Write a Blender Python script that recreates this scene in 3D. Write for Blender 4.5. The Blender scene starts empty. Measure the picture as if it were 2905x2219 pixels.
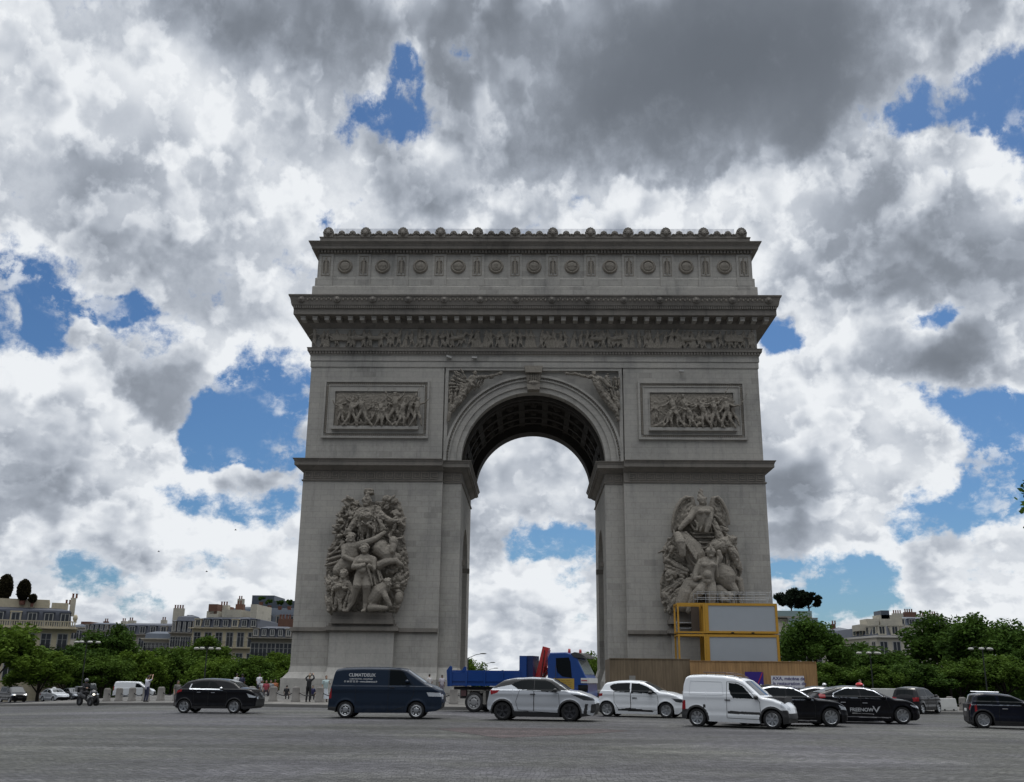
import bpy, bmesh, math, random
import numpy as np
from math import sin, cos, pi, radians, sqrt, atan2
from mathutils import Vector, Matrix, Euler

SC = bpy.context.scene
COL = SC.collection
# ------------------------------------------------------------------ camera model (a 2905 x 2219 photograph)
F_PX, PITCH, ROLL, YAW, CAM_Z = 2830.0, radians(16.08), radians(0.583), radians(1.225), 1.65
def ray(px, py):
    x, y = (px - 1452.5) / F_PX, -(py - 1109.5) / F_PX
    c, s = cos(ROLL), sin(ROLL); x, y = c*x - s*y, s*x + c*y
    X, Y, Z = x, cos(PITCH) - y*sin(PITCH), sin(PITCH) + y*cos(PITCH)
    c, s = cos(YAW), sin(YAW)
    return Vector((c*X - s*Y, s*X + c*Y, Z))
def at(px, py, Y):
    d = ray(px, py); t = Y / d.y
    return Vector((d.x*t, Y, CAM_Z + d.z*t))
def gnd(px, py, z=0.0):
    d = ray(px, py); t = (z - CAM_Z) / d.z
    return Vector((d.x*t, d.y*t, z))
cam = bpy.data.cameras.new('camera'); camo = bpy.data.objects.new('camera', cam); COL.objects.link(camo)
cam.sensor_width = 36.0; cam.sensor_fit = 'HORIZONTAL'; cam.lens = F_PX / 2905 * 36.0
cam.clip_start = 0.1; cam.clip_end = 6000
_f = ray(1452.5, 1109.5); _r = (ray(1552.5, 1109.5) - _f).normalized(); _u = (ray(1452.5, 1009.5) - _f).normalized()
camo.matrix_world = Matrix(((_r.x, _u.x, -_f.normalized().x, 0), (_r.y, _u.y, -_f.normalized().y, 0), (_r.z, _u.z, -_f.normalized().z, CAM_Z), (0, 0, 0, 1)))
SC.camera = camo
SC.view_settings.view_transform = 'Standard'; SC.view_settings.look = 'None'
SC.view_settings.exposure = 0.0; SC.view_settings.gamma = 1.0

# ------------------------------------------------------------------ node helpers and materials
class NT:
    def __init__(s, tree): s.t = tree; s.n = tree.nodes; s.l = tree.links
    def new(s, t, **kw):
        n = s.n.new(t)
        for k, v in kw.items(): setattr(n, k, v)
        return n
    def put(s, sock, v):
        if hasattr(v, 'is_output') or isinstance(v, bpy.types.NodeSocket): s.l.new(v, sock)
        elif v is not None: sock.default_value = v
    def math(s, op, a, b=None, c=None, clamp=False):
        n = s.new('ShaderNodeMath', operation=op, use_clamp=clamp)
        for i, v in enumerate((a, b, c)):
            if v is not None: s.put(n.inputs[i], v)
        return n.outputs[0]
    def vmath(s, op, a, b=None, c=None):
        n = s.new('ShaderNodeVectorMath', operation=op)
        for i, v in enumerate((a, b, c)):
            if v is not None: s.put(n.inputs[i], v)
        return n.outputs['Value' if op in ('LENGTH', 'DOT_PRODUCT', 'DISTANCE') else 'Vector']
    def noise(s, vec, scale, detail=4, rough=0.55, dist=0.0, color=False, dim='3D'):
        n = s.new('ShaderNodeTexNoise', noise_dimensions=dim); s.put(n.inputs['Vector'], vec)
        n.inputs['Scale'].default_value = scale; n.inputs['Detail'].default_value = detail
        n.inputs['Roughness'].default_value = rough; n.inputs['Distortion'].default_value = dist
        return n.outputs['Color' if color else 0]
    def mix(s, f, a, b, mode='MIX'):
        n = s.new('ShaderNodeMix', data_type='RGBA', blend_type=mode)
        s.put(n.inputs[0], f); s.put(n.inputs[6], a); s.put(n.inputs[7], b)
        return n.outputs[2]
    def ramp(s, f, lo, hi, a=0.0, b=1.0, smooth=True):
        n = s.new('ShaderNodeMapRange', interpolation_type='SMOOTHSTEP' if smooth else 'LINEAR')
        for i, v in enumerate((f, lo, hi, a, b)): s.put(n.inputs[i], v)
        return n.outputs[0]
    def sep(s, v):
        n = s.new('ShaderNodeSeparateXYZ'); s.put(n.inputs[0], v); return n.outputs
    def comb(s, x, y, z=0.0):
        n = s.new('ShaderNodeCombineXYZ')
        for i, v in enumerate((x, y, z)): s.put(n.inputs[i], v)
        return n.outputs[0]
def c4(c): return (c[0], c[1], c[2], 1.0)
MATS = {}
def mat(name, col, rough=0.7, metal=0.0, spec=0.5, coat=0.0, var=0.12, scale=3.0, bump=0.0, trans=0.0, emit=None):
    if name in MATS: return MATS[name]
    m = bpy.data.materials.new(name); m.use_nodes = True; MATS[name] = m
    nt = NT(m.node_tree); b = nt.n['Principled BSDF']
    b.inputs['Roughness'].default_value = rough; b.inputs['Metallic'].default_value = metal
    b.inputs['Specular IOR Level'].default_value = spec; b.inputs['Coat Weight'].default_value = coat
    b.inputs['Coat Roughness'].default_value = 0.03
    if trans: b.inputs['Transmission Weight'].default_value = trans
    if emit: b.inputs['Emission Color'].default_value = c4(emit[0]); b.inputs['Emission Strength'].default_value = emit[1]
    if var > 0:
        p = nt.new('ShaderNodeNewGeometry').outputs['Position']
        f = nt.noise(p, scale, 5, 0.6)
        lo = [max(0, v*(1-var)) for v in col]; hi = [min(1, v*(1+var)) for v in col]
        nt.put(b.inputs['Base Color'], nt.mix(f, c4(lo), c4(hi)))
        if bump:
            bm = nt.new('ShaderNodeBump'); bm.inputs['Strength'].default_value = bump; bm.inputs['Distance'].default_value = 0.02
            nt.put(bm.inputs['Height'], f); nt.put(b.inputs['Normal'], bm.outputs[0])
    else: b.inputs['Base Color'].default_value = c4(col)
    return m
def paint(name, col, metal=0.0, rough=0.3, dirt=0.2):
    """car paint: clear coat, faint road dirt low down"""
    if name in MATS: return MATS[name]
    k = .35 if sum(col) < .08 else .7
    m = mat(name, col, rough, metal, 0.25 if k > .5 else .12, k, 0.0)
    nt = NT(m.node_tree); b = nt.n['Principled BSDF']
    tc = nt.new('ShaderNodeTexCoord').outputs['Object']; z = nt.sep(tc)[2]
    n = nt.noise(tc, 5, 5, 0.65)
    d = nt.math('MULTIPLY', nt.ramp(z, 0.95, 0.2), nt.ramp(n, 0.35, 0.75))
    d = nt.math('MULTIPLY', d, dirt)
    nt.put(b.inputs['Base Color'], nt.mix(d, c4(col), (0.16, 0.145, 0.125, 1)))
    nt.put(b.inputs['Roughness'], nt.math('ADD', nt.math('MULTIPLY', d, 0.5), rough))
    nt.put(b.inputs['Coat Weight'], nt.math('SUBTRACT', k, d))
    return m
# ------------------------------------------------------------------ mesh builder
class MB:
    def __init__(s): s.v = []; s.f = []
    def add(s, vs, fs):
        o = len(s.v); s.v += [tuple(v) for v in vs]; s.f += [tuple(i + o for i in f) for f in fs]; return s
    def box(s, x0, x1, y0, y1, z0, z1):
        return s.add([(x0,y0,z0),(x1,y0,z0),(x1,y1,z0),(x0,y1,z0),(x0,y0,z1),(x1,y0,z1),(x1,y1,z1),(x0,y1,z1)],
                     [(0,3,2,1),(4,5,6,7),(0,1,5,4),(1,2,6,5),(2,3,7,6),(3,0,4,7)])
    def obox(s, c, ax, ay, az):
        c = Vector(c); ax, ay, az = Vector(ax), Vector(ay), Vector(az)
        return s.add([c-ax-ay-az, c+ax-ay-az, c+ax+ay-az, c-ax+ay-az, c-ax-ay+az, c+ax-ay+az, c+ax+ay+az, c-ax+ay+az],
                     [(0,3,2,1),(4,5,6,7),(0,1,5,4),(1,2,6,5),(2,3,7,6),(3,0,4,7)])
    def frus(s, a, b, z0, z1):   # a, b = (x0,x1,y0,y1) at z0 / z1
        return s.add([(a[0],a[2],z0),(a[1],a[2],z0),(a[1],a[3],z0),(a[0],a[3],z0),(b[0],b[2],z1),(b[1],b[2],z1),(b[1],b[3],z1),(b[0],b[3],z1)],
                     [(0,3,2,1),(4,5,6,7),(0,1,5,4),(1,2,6,5),(2,3,7,6),(3,0,4,7)])
    def ell(s, c, r, nu=10, nv=7, rot=None):
        c = Vector(c); r = (r, r, r) if not hasattr(r, '__len__') else r
        vs, fs = [], []
        for j in range(nv + 1):
            t = pi * j / nv
            for i in range(nu):
                a = 2*pi*i/nu; p = Vector((r[0]*sin(t)*cos(a), r[1]*sin(t)*sin(a), r[2]*cos(t)))
                if rot is not None: p = rot @ p
                vs.append(c + p)
        for j in range(nv):
            for i in range(nu):
                fs.append((j*nu+i, (j+1)*nu+i, (j+1)*nu+(i+1) % nu, j*nu+(i+1) % nu))
        return s.add(vs, fs)
    def tube(s, pts, rad, n=8, caps=True):
        pts = [Vector(p) for p in pts]
        if len(pts) < 2: return s
        rad = [rad]*len(pts) if not hasattr(rad, '__len__') else rad
        vs, fs, up = [], [], None
        for i, p in enumerate(pts):
            d = (pts[min(i+1, len(pts)-1)] - pts[max(i-1, 0)])
            d = d.normalized() if d.length > 1e-9 else Vector((0, 0, 1))
            if up is None: up = d.orthogonal().normalized()
            up = (up - d*up.dot(d)); up = up.normalized() if up.length > 1e-6 else d.orthogonal().normalized()
            q = d.cross(up)
            for k in range(n):
                a = 2*pi*k/n; vs.append(p + (up*cos(a) + q*sin(a))*rad[i])
        for i in range(len(pts)-1):
            for k in range(n): fs.append((i*n+k, i*n+(k+1) % n, (i+1)*n+(k+1) % n, (i+1)*n+k))
        if caps:
            fs.append(tuple(range(n-1, -1, -1))); fs.append(tuple((len(pts)-1)*n+k for k in range(n)))
        return s.add(vs, fs)
    def limb(s, pts, rad, n=8):          # a tube with rounded joints and ends
        rad = [rad]*len(pts) if not hasattr(rad, '__len__') else rad
        s.tube(pts, rad, n)
        for p, r in zip(pts, rad): s.ell(p, r*0.99, n, 6)
        return s
    def prism(s, poly, axis, a, b):      # poly of 2D points extruded along axis 'x','y','z' from a to b
        n = len(poly)
        def P(p, t): return {'x': (t, p[0], p[1]), 'y': (p[0], t, p[1]), 'z': (p[0], p[1], t)}[axis]
        vs = [P(p, a) for p in poly] + [P(p, b) for p in poly]
        fs = [tuple(range(n)), tuple(range(2*n-1, n-1, -1))] + [(i, n+i, n+(i+1) % n, (i+1) % n) for i in range(n)]
        return s.add(vs, fs)
    def lathe(s, prof, c=(0,0,0), axis='z', n=24):   # prof: (r, h)
        vs, fs = [], []
        for r, h in prof:
            for k in range(n):
                a = 2*pi*k/n; x, y = r*cos(a), r*sin(a)
                p = {'z': (x, y, h), 'y': (x, h, y), 'x': (h, x, y)}[axis]
                vs.append((p[0]+c[0], p[1]+c[1], p[2]+c[2]))
        for i in range(len(prof)-1):
            for k in range(n): fs.append((i*n+k, i*n+(k+1) % n, (i+1)*n+(k+1) % n, (i+1)*n+k))
        return s.add(vs, fs)
    def xf(s, M): s.v = [tuple(M @ Vector(v)) for v in s.v]; return s
    def join(s, o): return s.add(o.v, o.f)
def remesh(o, vox, smooth=2):
    md = o.modifiers.new('r', 'REMESH'); md.mode = 'VOXEL'; md.voxel_size = vox; md.use_smooth_shade = True
    if smooth:
        s = o.modifiers.new('s', 'SMOOTH'); s.iterations = smooth; s.factor = 0.5
    return o
def tag(o, label=None, cat=None, group=None, kind=None):
    if label: o['label'] = label
    if cat: o['category'] = cat
    if group: o['group'] = group
    if kind: o['kind'] = kind
    return o
def thing(name, label, cat, loc=(0,0,0), rz=0.0, group=None, world=False):
    o = bpy.data.objects.new(name, None); COL.objects.link(o); o.location = loc; o.rotation_euler = (0, 0, rz)
    o.empty_display_size = 0.3
    if world: ORIG[o.name] = Vector(loc)
    return tag(o, label, cat, group)
ORIG = {}
def _b2(s, name, m, parent=None, smooth=False, off=None, fix=True):
    p = parent
    while off is None and p is not None:
        if p.name in ORIG: off = ORIG[p.name]
        p = p.parent
    return _build_raw(s, name, m, parent, smooth, off, fix)
def _build_raw(s, name, m, parent, smooth, off, fix):
    me = bpy.data.meshes.new(name)
    vs = s.v if off is None else [(v[0]-off[0], v[1]-off[1], v[2]-off[2]) for v in s.v]
    me.from_pydata(vs, [], s.f); me.update()
    if fix:
        bm = bmesh.new(); bm.from_mesh(me); bmesh.ops.recalc_face_normals(bm, faces=bm.faces); bm.to_mesh(me); bm.free()
    for x in (m if isinstance(m, (list, tuple)) else [m]): me.materials.append(x)
    if smooth: me.polygons.foreach_set('use_smooth', [True]*len(me.polygons))
    o = bpy.data.objects.new(name, me); COL.objects.link(o)
    if parent is not None: o.parent = parent
    return o
MB.build = _b2
def copy_tree(o, parent=None):
    c = o.copy(); COL.objects.link(c)
    if parent is not None: c.parent = parent
    for ch in list(o.children): copy_tree(ch, c)
    return c
def text_mesh(body, size, m, name, parent, M, ext=0.004, align='CENTER', sx=1.0, spacing=1.0):
    """lettering as a real mesh; M places the text plane (x right, y up)"""
    cu = bpy.data.curves.new(name, 'FONT'); cu.body = body; cu.size = size; cu.extrude = ext; cu.align_x = align; cu.align_y = 'CENTER'
    cu.resolution_u = 3; cu.offset = size*.022; cu.space_character = spacing
    to = bpy.data.objects.new('t', cu); COL.objects.link(to)
    dg = bpy.context.evaluated_depsgraph_get(); dg.update()
    me = bpy.data.meshes.new_from_object(to.evaluated_get(dg)); bpy.data.objects.remove(to)
    me.transform(M @ Matrix.Diagonal((sx, 1, 1, 1))); me.materials.clear(); me.materials.append(m)
    o = bpy.data.objects.new(name, me); COL.objects.link(o)
    if parent is not None: o.parent = parent
    return o
# ------------------------------------------------------------------ sky
def build_sky():
    w = bpy.data.worlds.new('World'); SC.world = w; w.use_nodes = True
    nt = NT(w.node_tree); nt.n.clear()
    sky = nt.new('ShaderNodeTexSky'); sky.sky_type = 'NISHITA'; sky.sun_disc = False
    sky.sun_elevation = radians(SUN_EL); sky.sun_rotation = radians(SUN_AZ)
    sky.air_density = 1.0; sky.dust_density = 0.6; sky.ozone_density = 2.5
    d = nt.new('ShaderNodeTexCoord').outputs['Generated']
    x, y, z = nt.sep(d)
    az = nt.math('ARCTAN2', x, y); el = nt.math('ARCSINE', z)
    p = nt.comb(az, el, 0.0)
    def px(ox, oy):                     # sky direction of a cloud, read from the 2200 px wide view of the photograph
        r = ray(ox*1.3205, oy*1.3205).normalized(); return atan2(r.x, r.y), math.asin(r.z)
    W1 = nt.vmath('SUBTRACT', nt.noise(p, 5.0, 3, 0.5, color=True, dim='2D'), (0.5, 0.5, 0.5))
    W2 = nt.vmath('SUBTRACT', nt.noise(p, 22.0, 4, 0.6, color=True, dim='2D'), (0.5, 0.5, 0.5))
    pw = nt.vmath('ADD', p, nt.vmath('ADD', nt.vmath('MULTIPLY', W1, (0.06, 0.05, 0)), nt.vmath('MULTIPLY', W2, (0.035, 0.03, 0))))
    k = 1.3205 / F_PX
    def field(blobs, base, vec):
        acc = base
        for (ox, oy, sx, sy, rot, a) in blobs:
            c = px(ox, oy)
            m = nt.new('ShaderNodeMapping', vector_type='TEXTURE'); nt.put(m.inputs[0], vec)
            m.inputs[1].default_value = (c[0], c[1], 0); m.inputs[2].default_value = (0, 0, radians(-rot)); m.inputs[3].default_value = (sx*k, sy*k, 1)
            g = nt.new('ShaderNodeTexGradient', gradient_type='SPHERICAL'); nt.put(g.inputs[0], m.outputs[0])
            s_ = nt.math('SMOOTH_MIN', g.outputs[1], 0.6, 0.5) if False else g.outputs[1]
            acc = nt.math('MULTIPLY_ADD', s_, a, acc)
        return acc
    cover = field([b[:5] + (b[5]*(1.12 if b[5] < 0 else 1),) for b in SKY_GAPS], 0.50, pw)
    tone = field([b[:5] + (b[5]*(.74 if b[5] < 0 else 1),) for b in SKY_TONE], 0.685, pw)
    tone = nt.math('ADD', tone, nt.ramp(z, 0.20, 0.03, 0.0, 0.12))      # paler towards the horizon
    up = nt.ramp(z, 0.66, 0.9, 0.0, SKY_UP); back = nt.ramp(y, 0.2, -0.5, 0.0, SKY_BACK)      # unseen cloud overhead and behind, brightened to light the scene
    tone = nt.math('ADD', tone, nt.math('MAXIMUM', up, back))
    lowb = nt.math('MULTIPLY', nt.ramp(y, 0.1, -0.4), nt.ramp(z, 0.55, 0.22)); tone = nt.math('MULTIPLY_ADD', lowb, SKY_LOWB, tone)      # unseen sky low behind the viewer, darkened to dim reflections in the cars
    # stretched coordinates: the cloud deck recedes towards the horizon
    el2 = nt.math('POWER', nt.math('MAXIMUM', nt.math('ADD', el, 0.03), 0.001), 0.75)
    q = nt.comb(az, nt.math('MULTIPLY', el2, 1.15), 0.0)
    qw = nt.vmath('ADD', q, nt.vmath('MULTIPLY', W2, (0.009, 0.009, 0)))
    def layer(scale, detail, rough, up, lo, seed):
        """cumulus tops: crisp bright upper rims that fade into grey bodies below"""
        def f(v, det):
            n = nt.noise(v, scale, det, rough, dim='2D')
            vo = nt.new('ShaderNodeTexVoronoi', feature='SMOOTH_F1', voronoi_dimensions='2D'); nt.put(vo.inputs['Vector'], v); vo.inputs['Scale'].default_value = scale*2.3
            vo.inputs['Detail'].default_value = 1.5; vo.inputs['Roughness'].default_value = 0.6; vo.inputs['Smoothness'].default_value = 0.12; vo.normalize = True
            return nt.math('MULTIPLY_ADD', nt.math('SUBTRACT', 0.36, vo.outputs['Distance']), 0.24, n)
        v0 = nt.vmath('ADD', qw, (seed, seed*.37, 0)); a = f(v0, detail); b = f(nt.vmath('ADD', v0, (up*.25, up, 0)), 3)
        return a, nt.math('MULTIPLY', nt.ramp(a, lo-.012, lo+.075), nt.math('SUBTRACT', 1.0, nt.ramp(b, lo-.02, lo+.16))), nt.ramp(a, lo-.01, lo+.20)
    sA, rimA, bodA = layer(4.2, 8, .52, .075, .47, 3.1)
    sB, rimB, bodB = layer(8.5, 8, .54, .036, .49, 7.7)
    sC, rimC, bodC = layer(17.0, 7, .56, .018, .50, 1.3)
    fine = nt.noise(qw, 36.0, 7, 0.66, dim='2D')
    H = nt.math('ADD', nt.math('MULTIPLY', sA, .45), nt.math('ADD', nt.math('MULTIPLY', sB, .35), nt.math('MULTIPLY', sC, .2)))
    dens = nt.math('MULTIPLY_ADD', nt.math('SUBTRACT', H, 0.49), 2.6, cover)
    dens = nt.math('MULTIPLY_ADD', nt.math('SUBTRACT', fine, 0.5), 1.0, dens)
    alpha = nt.ramp(dens, -0.10, 0.34)
    veil = nt.math('MULTIPLY', nt.ramp(dens, -1.0, 0.0), nt.math('MULTIPLY', nt.ramp(sC, 0.47, 0.66), nt.ramp(fine, 0.42, 0.62)))      # wisps that cross the blue
    alpha = nt.math('MAXIMUM', alpha, nt.math('MULTIPLY', veil, 0.75))
    calm = nt.ramp(tone, 0.05, 0.55, 0.12, 1.0)
    t = nt.math('MULTIPLY_ADD', bodA, -SKY_REL[0]*.48, nt.math('MULTIPLY', rimA, SKY_REL[0]))
    t = nt.math('MULTIPLY_ADD', t, calm, tone)
    bright = nt.math('MULTIPLY', nt.ramp(t, 0.10, 0.60, 0.2, 1.0), calm)     # thick dark cloud shows little relief
    dt = nt.math('MULTIPLY_ADD', rimB, SKY_REL[1], nt.math('MULTIPLY', bodB, -SKY_REL[1]*.44))
    dt = nt.math('MULTIPLY_ADD', rimC, SKY_REL[2], nt.math('MULTIPLY_ADD', bodC, -SKY_REL[2]*.45, dt))
    dt = nt.math('MULTIPLY_ADD', nt.math('SUBTRACT', fine, 0.5), 0.16, dt)
    t = nt.math('MULTIPLY_ADD', dt, bright, t)
    edge = nt.ramp(dens, 0.85, 0.15)               # thin rims of cloud let the light through
    t = nt.math('MULTIPLY_ADD', edge, 0.24, t)
    cr = nt.new('ShaderNodeValToRGB'); nt.put(cr.inputs[0], nt.math('MULTIPLY', t, 0.80)); cr.color_ramp.interpolation = 'B_SPLINE'
    els = cr.color_ramp.elements
    els[0].position = -0.0; els[0].color = (0.125, 0.143, 0.170, 1)
    els[1].position = 1.0; els[1].color = (0.90, 0.925, 0.95, 1)
    for pos, c in ((0.25, (0.205, 0.23, 0.27)), (0.5, (0.36, 0.40, 0.465)), (0.74, (0.59, 0.63, 0.69))):
        e = els.new(pos); e.color = c4(c)
    bg1 = nt.new('ShaderNodeBackground'); bg1.inputs[1].default_value = SKY_STR; nt.put(bg1.inputs[0], nt.mix(1.0, sky.outputs[0], (0.50, 0.74, 0.98, 1), 'MULTIPLY'))
    bg2 = nt.new('ShaderNodeBackground'); bg2.inputs[1].default_value = 1.0; nt.put(bg2.inputs[0], cr.outputs[0]); nt.put(bg2.inputs[1], nt.ramp(z, 0.66, 0.92, 1.0, 2.9))     # veiled sun high above the frame; unseen zenith boosted for stronger top light
    ms = nt.new('ShaderNodeMixShader'); nt.put(ms.inputs[0], alpha); nt.put(ms.inputs[1], bg1.outputs[0]); nt.put(ms.inputs[2], bg2.outputs[0])
    out = nt.new('ShaderNodeOutputWorld'); nt.put(out.inputs[0], ms.outputs[0])
    w.cycles.sampling_method = 'MANUAL'; w.cycles.sample_map_resolution = 512
    sl = bpy.data.lights.new('sun', 'SUN'); sl.energy = SUN_E; sl.angle = radians(14); sl.color = (1.0, 0.95, 0.88)
    so = bpy.data.objects.new('sun', sl); COL.objects.link(so)
    a, e = radians(SUN_AZ), radians(SUN_EL)
    to_sun = Vector((sin(a)*cos(e), cos(a)*cos(e), sin(e)))
    so.rotation_euler = (-to_sun).to_track_quat('-Z', 'Y').to_euler(); so.location = (0, 0, 120)
SUN_EL, SUN_AZ, SUN_E, SKY_STR = 56.0, 18.0, 0.7, 0.07
SKY_REL = (0.44, 0.40, 0.21); SKY_UP, SKY_BACK, SKY_LOWB = 0.55, 0.10, -1.1
# (x, y, half-width, half-height, tilt, amount) in the 2200 px view: blue holes (negative) and thick masses (positive)
SKY_GAPS = [
 (850, 250, 185, 95, -8, -1.3), (885, 165, 85, 75, 30, -1.0), (1010, 118, 70, 55, 0, -0.95), (690, 460, 60, 40, 0, -.35),
 (2120, 235, 250, 115, -20, -1.3), (1890, 262, 160, 65, -15, -0.95), (2195, 320, 80, 120, 0, -0.8), (2060, 300, 95, 60, 10, 1.0),
 (60, 655, 190, 170, 25, -1.35), (270, 672, 90, 40, 0, -0.9), (5, 668, 60, 70, 0, 0.95),(180,720,80,40,0,.6),
 (560, 890, 215, 165, -35, -1.45), (620, 1010, 120, 60, 10, -0.6), (480, 985, 90, 70, 0, -0.7), (395, 850, 80, 140, 25, 0.9),
 (430, 1085, 170, 50, 12, -0.75), (600, 1090, 110, 60, 0, -0.5), (560, 1035, 150, 30, -5, 0.5),
 (215, 1245, 170, 60, 10, -0.55), (480, 1215, 120, 45, 0, -0.45), (360, 1290, 120, 40, 0, -.4),
 (1690, 742, 70, 45, 0, -1.0), (1670, 700, 60, 30, 0, -0.6), (2030, 690, 90, 40, -10, -0.9), (1960, 760, 130, 60, 0, .4),
 (2150, 895, 170, 80, 10, -1.2), (2180, 1020, 150, 110, 0, -1.0), (2030, 1000, 90, 30, 0, 0.5), (2050, 1110, 180, 60, -12, -0.9),
 (1740, 1220, 190, 50, 6, -0.95), (1850, 1280, 170, 60, 0, -0.85), (1750,1310,150,60,0,-.7), (1980, 1255, 70, 50, 0, 0.8),
 (1200, 1160, 150, 60, 10, -1.1), (1290, 985, 30, 40, 0, -0.6), (1195, 965, 50, 40, 20, -0.7), (1130, 1190, 80, 40, 0, -.3),
 (1500, 200, 700, 330, 12, 0.5), (300, 300, 600, 320, 0, 0.35), (1800, 950, 260, 160, 0, 0.35), (230, 900, 300, 150, 20, 0.35), (1850, 560, 260, 150, 0, 0.35),
 (1100, 1400, 2600, 160, 0, 0.15),
]
# lighter (positive) and darker (negative) cloud masses
SKY_TONE = [
 (1600, 130, 820, 360, 14, -0.85), (1300, 240, 420, 260, -10, -0.40), (1850, 40, 600, 170, 8, -0.2), (600, 20, 420, 140, 0, -.2), (560, 60, 380, 120, -5, -0.42), (1150, 330, 160, 90, 0, -.25),
 (2050, 60, 260, 120, 15, 0.25), (700, 430, 220, 120, 0, 0.28), (420, 260, 260, 170, 20, 0.22), (930, 330, 150, 80, -15, 0.4), (1080, 180, 100, 120, 0, 0.35),
 (1550, 440, 260, 60, -12, 0.45), (1760, 420, 260, 110, -15, 0.35), (2080, 320, 140, 80, 0, 0.5), (2130, 430, 140, 70, 0, 0.3), (1330, 440, 110, 50, 10, 0.35),
 (940, 420, 130, 70, 0, -0.3), (780, 330, 130, 70, 0, -0.2), (200, 430, 260, 90, 10, -0.1), (430, 640, 340, 130, 12, -0.3), (560,480,250,90,0,-.1),
 (1880, 560, 300, 130, -10, -0.22), (2050, 600, 260, 120, -10, -0.16), (2080, 770, 220, 70, 4, -0.55), (1900, 800, 200, 40, 0, -0.25), (1840, 735, 190, 70, 5, 0.45),
 (280, 830, 260, 150, 20, -0.32), (420, 930, 160, 110, -10, -0.25), (300, 990, 200, 60, 10, -0.25), (150, 1080, 260, 80, 0, -0.25), (330, 710, 300, 50, 5, 0.35), (100, 800, 180, 60, 0, 0.2),
 (1730, 1000, 180, 110, 0, -0.12), (1950, 900, 230, 60, 5, 0.25), (1800, 1110, 260, 60, 0, 0.1), (2050, 1240, 260, 100, 0, 0.15),
 (480, 1130, 260, 60, 0, 0.35), (420, 1200, 260, 40, 0, -0.2), (1080, 1090, 80, 60, 0, 0.35), (1180, 1050, 130, 60, 0, 0.15), (1130, 1010, 190, 130, 0, 0.45), (1850, 850, 200, 90, 0, .2), (1150, 1250, 130, 60, 0, 0.3), (1130, 1320, 170, 50, 0, -0.15),
]
build_sky()
# ------------------------------------------------------------------ ground
def cobble(name, c1, c2, size=(0.17, 0.12), patch=True):
    m = bpy.data.materials.new(name); m.use_nodes = True; MATS[name] = m
    nt = NT(m.node_tree); b = nt.n['Principled BSDF']
    g = nt.new('ShaderNodeNewGeometry').outputs['Position']
    wob = nt.vmath('MULTIPLY', nt.vmath('SUBTRACT', nt.noise(g, 0.35, 2, 0.5, color=True), (0.5, 0.5, 0.5)), (0.9, 0.9, 0))
    v = nt.vmath('ADD', g, wob)
    br = nt.new('ShaderNodeTexBrick'); nt.put(br.inputs['Vector'], v); br.inputs['Scale'].default_value = 1.0
    br.inputs['Brick Width'].default_value = size[0]; br.inputs['Row Height'].default_value = size[1]; br.inputs['Mortar Size'].default_value = 0.011; br.inputs['Mortar Smooth'].default_value = 0.3; br.inputs['Bias'].default_value = 0.0
    br.inputs['Color1'].default_value = c4([c*0.62 for c in c1]); br.inputs['Color2'].default_value = c4([c*1.45 for c in c1]); br.inputs['Mortar'].default_value = c4([c*0.42 for c in c1])
    n1 = nt.noise(g, 0.11, 5, 0.6); n2 = nt.noise(nt.vmath('MULTIPLY', g, (0.25, 1.0, 1)), 0.5, 6, 0.7); n3 = nt.noise(g, 2.2, 5, 0.7)
    c = nt.mix(nt.ramp(n1, 0.38, 0.62), br.outputs['Color'], nt.mix(1.0, br.outputs['Color'], c4([c2[i]/c1[i] for i in range(3)]), 'MULTIPLY'))
    n4 = nt.noise(nt.vmath('MULTIPLY', g, (0.06, 0.55, 1)), 1.0, 4, 0.55); n5 = nt.noise(g, 0.9, 3, 0.5)
    f = nt.math('MULTIPLY', nt.ramp(n2, 0.25, 0.75, 0.68, 1.30, False), nt.ramp(n3, 0.25, 0.75, 0.66, 1.34, False))
    f = nt.math('MULTIPLY', f, nt.math('MULTIPLY', nt.ramp(n4, 0.36, 0.64, 0.80, 1.22), nt.ramp(n5, 0.70, 0.78, 1.0, 0.62))); o = nt.new('ShaderNodeCombineColor'); [nt.put(o.inputs[i], f) for i in range(3)]
    vo = nt.new('ShaderNodeTexVoronoi', feature='F1', voronoi_dimensions='2D'); nt.put(vo.inputs['Vector'], g); vo.inputs['Scale'].default_value = .17; cell = nt.sep(vo.outputs['Color'])[0]
    vf = nt.new('ShaderNodeTexVoronoi', feature='F1', voronoi_dimensions='2D'); nt.put(vf.inputs['Vector'], g); vf.inputs['Scale'].default_value = .75; vf.inputs['Randomness'].default_value = .35
    fan = nt.math('SINE', nt.math('MULTIPLY', vf.outputs['Distance'], 52.0))       # setts laid in fans, old repairs in patches
    f = nt.math('MULTIPLY', f, nt.math('MULTIPLY', nt.ramp(cell, 0.1, 0.9, 0.80, 1.20, False), nt.math('MULTIPLY_ADD', fan, 0.13, 1.0))); nt.put(o.inputs[0], f); nt.put(o.inputs[1], f); nt.put(o.inputs[2], f)
    c = nt.mix(1.0, c, o.outputs[0], 'MULTIPLY'); nt.put(b.inputs['Base Color'], c)
    nt.put(b.inputs['Roughness'], nt.ramp(n3, 0.3, 0.7, 0.62, 0.88)); b.inputs['Specular IOR Level'].default_value = 0.3
    bm = nt.new('ShaderNodeBump'); bm.inputs['Strength'].default_value = 0.6; bm.inputs['Distance'].default_value = 0.02
    nt.put(bm.inputs['Height'], nt.math('SUBTRACT', n3, br.outputs['Fac'])); nt.put(b.inputs['Normal'], bm.outputs[0])
    return m
ROADM = cobble('road_setts', (0.074, 0.072, 0.078), (0.074, 0.074, 0.066))
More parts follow.
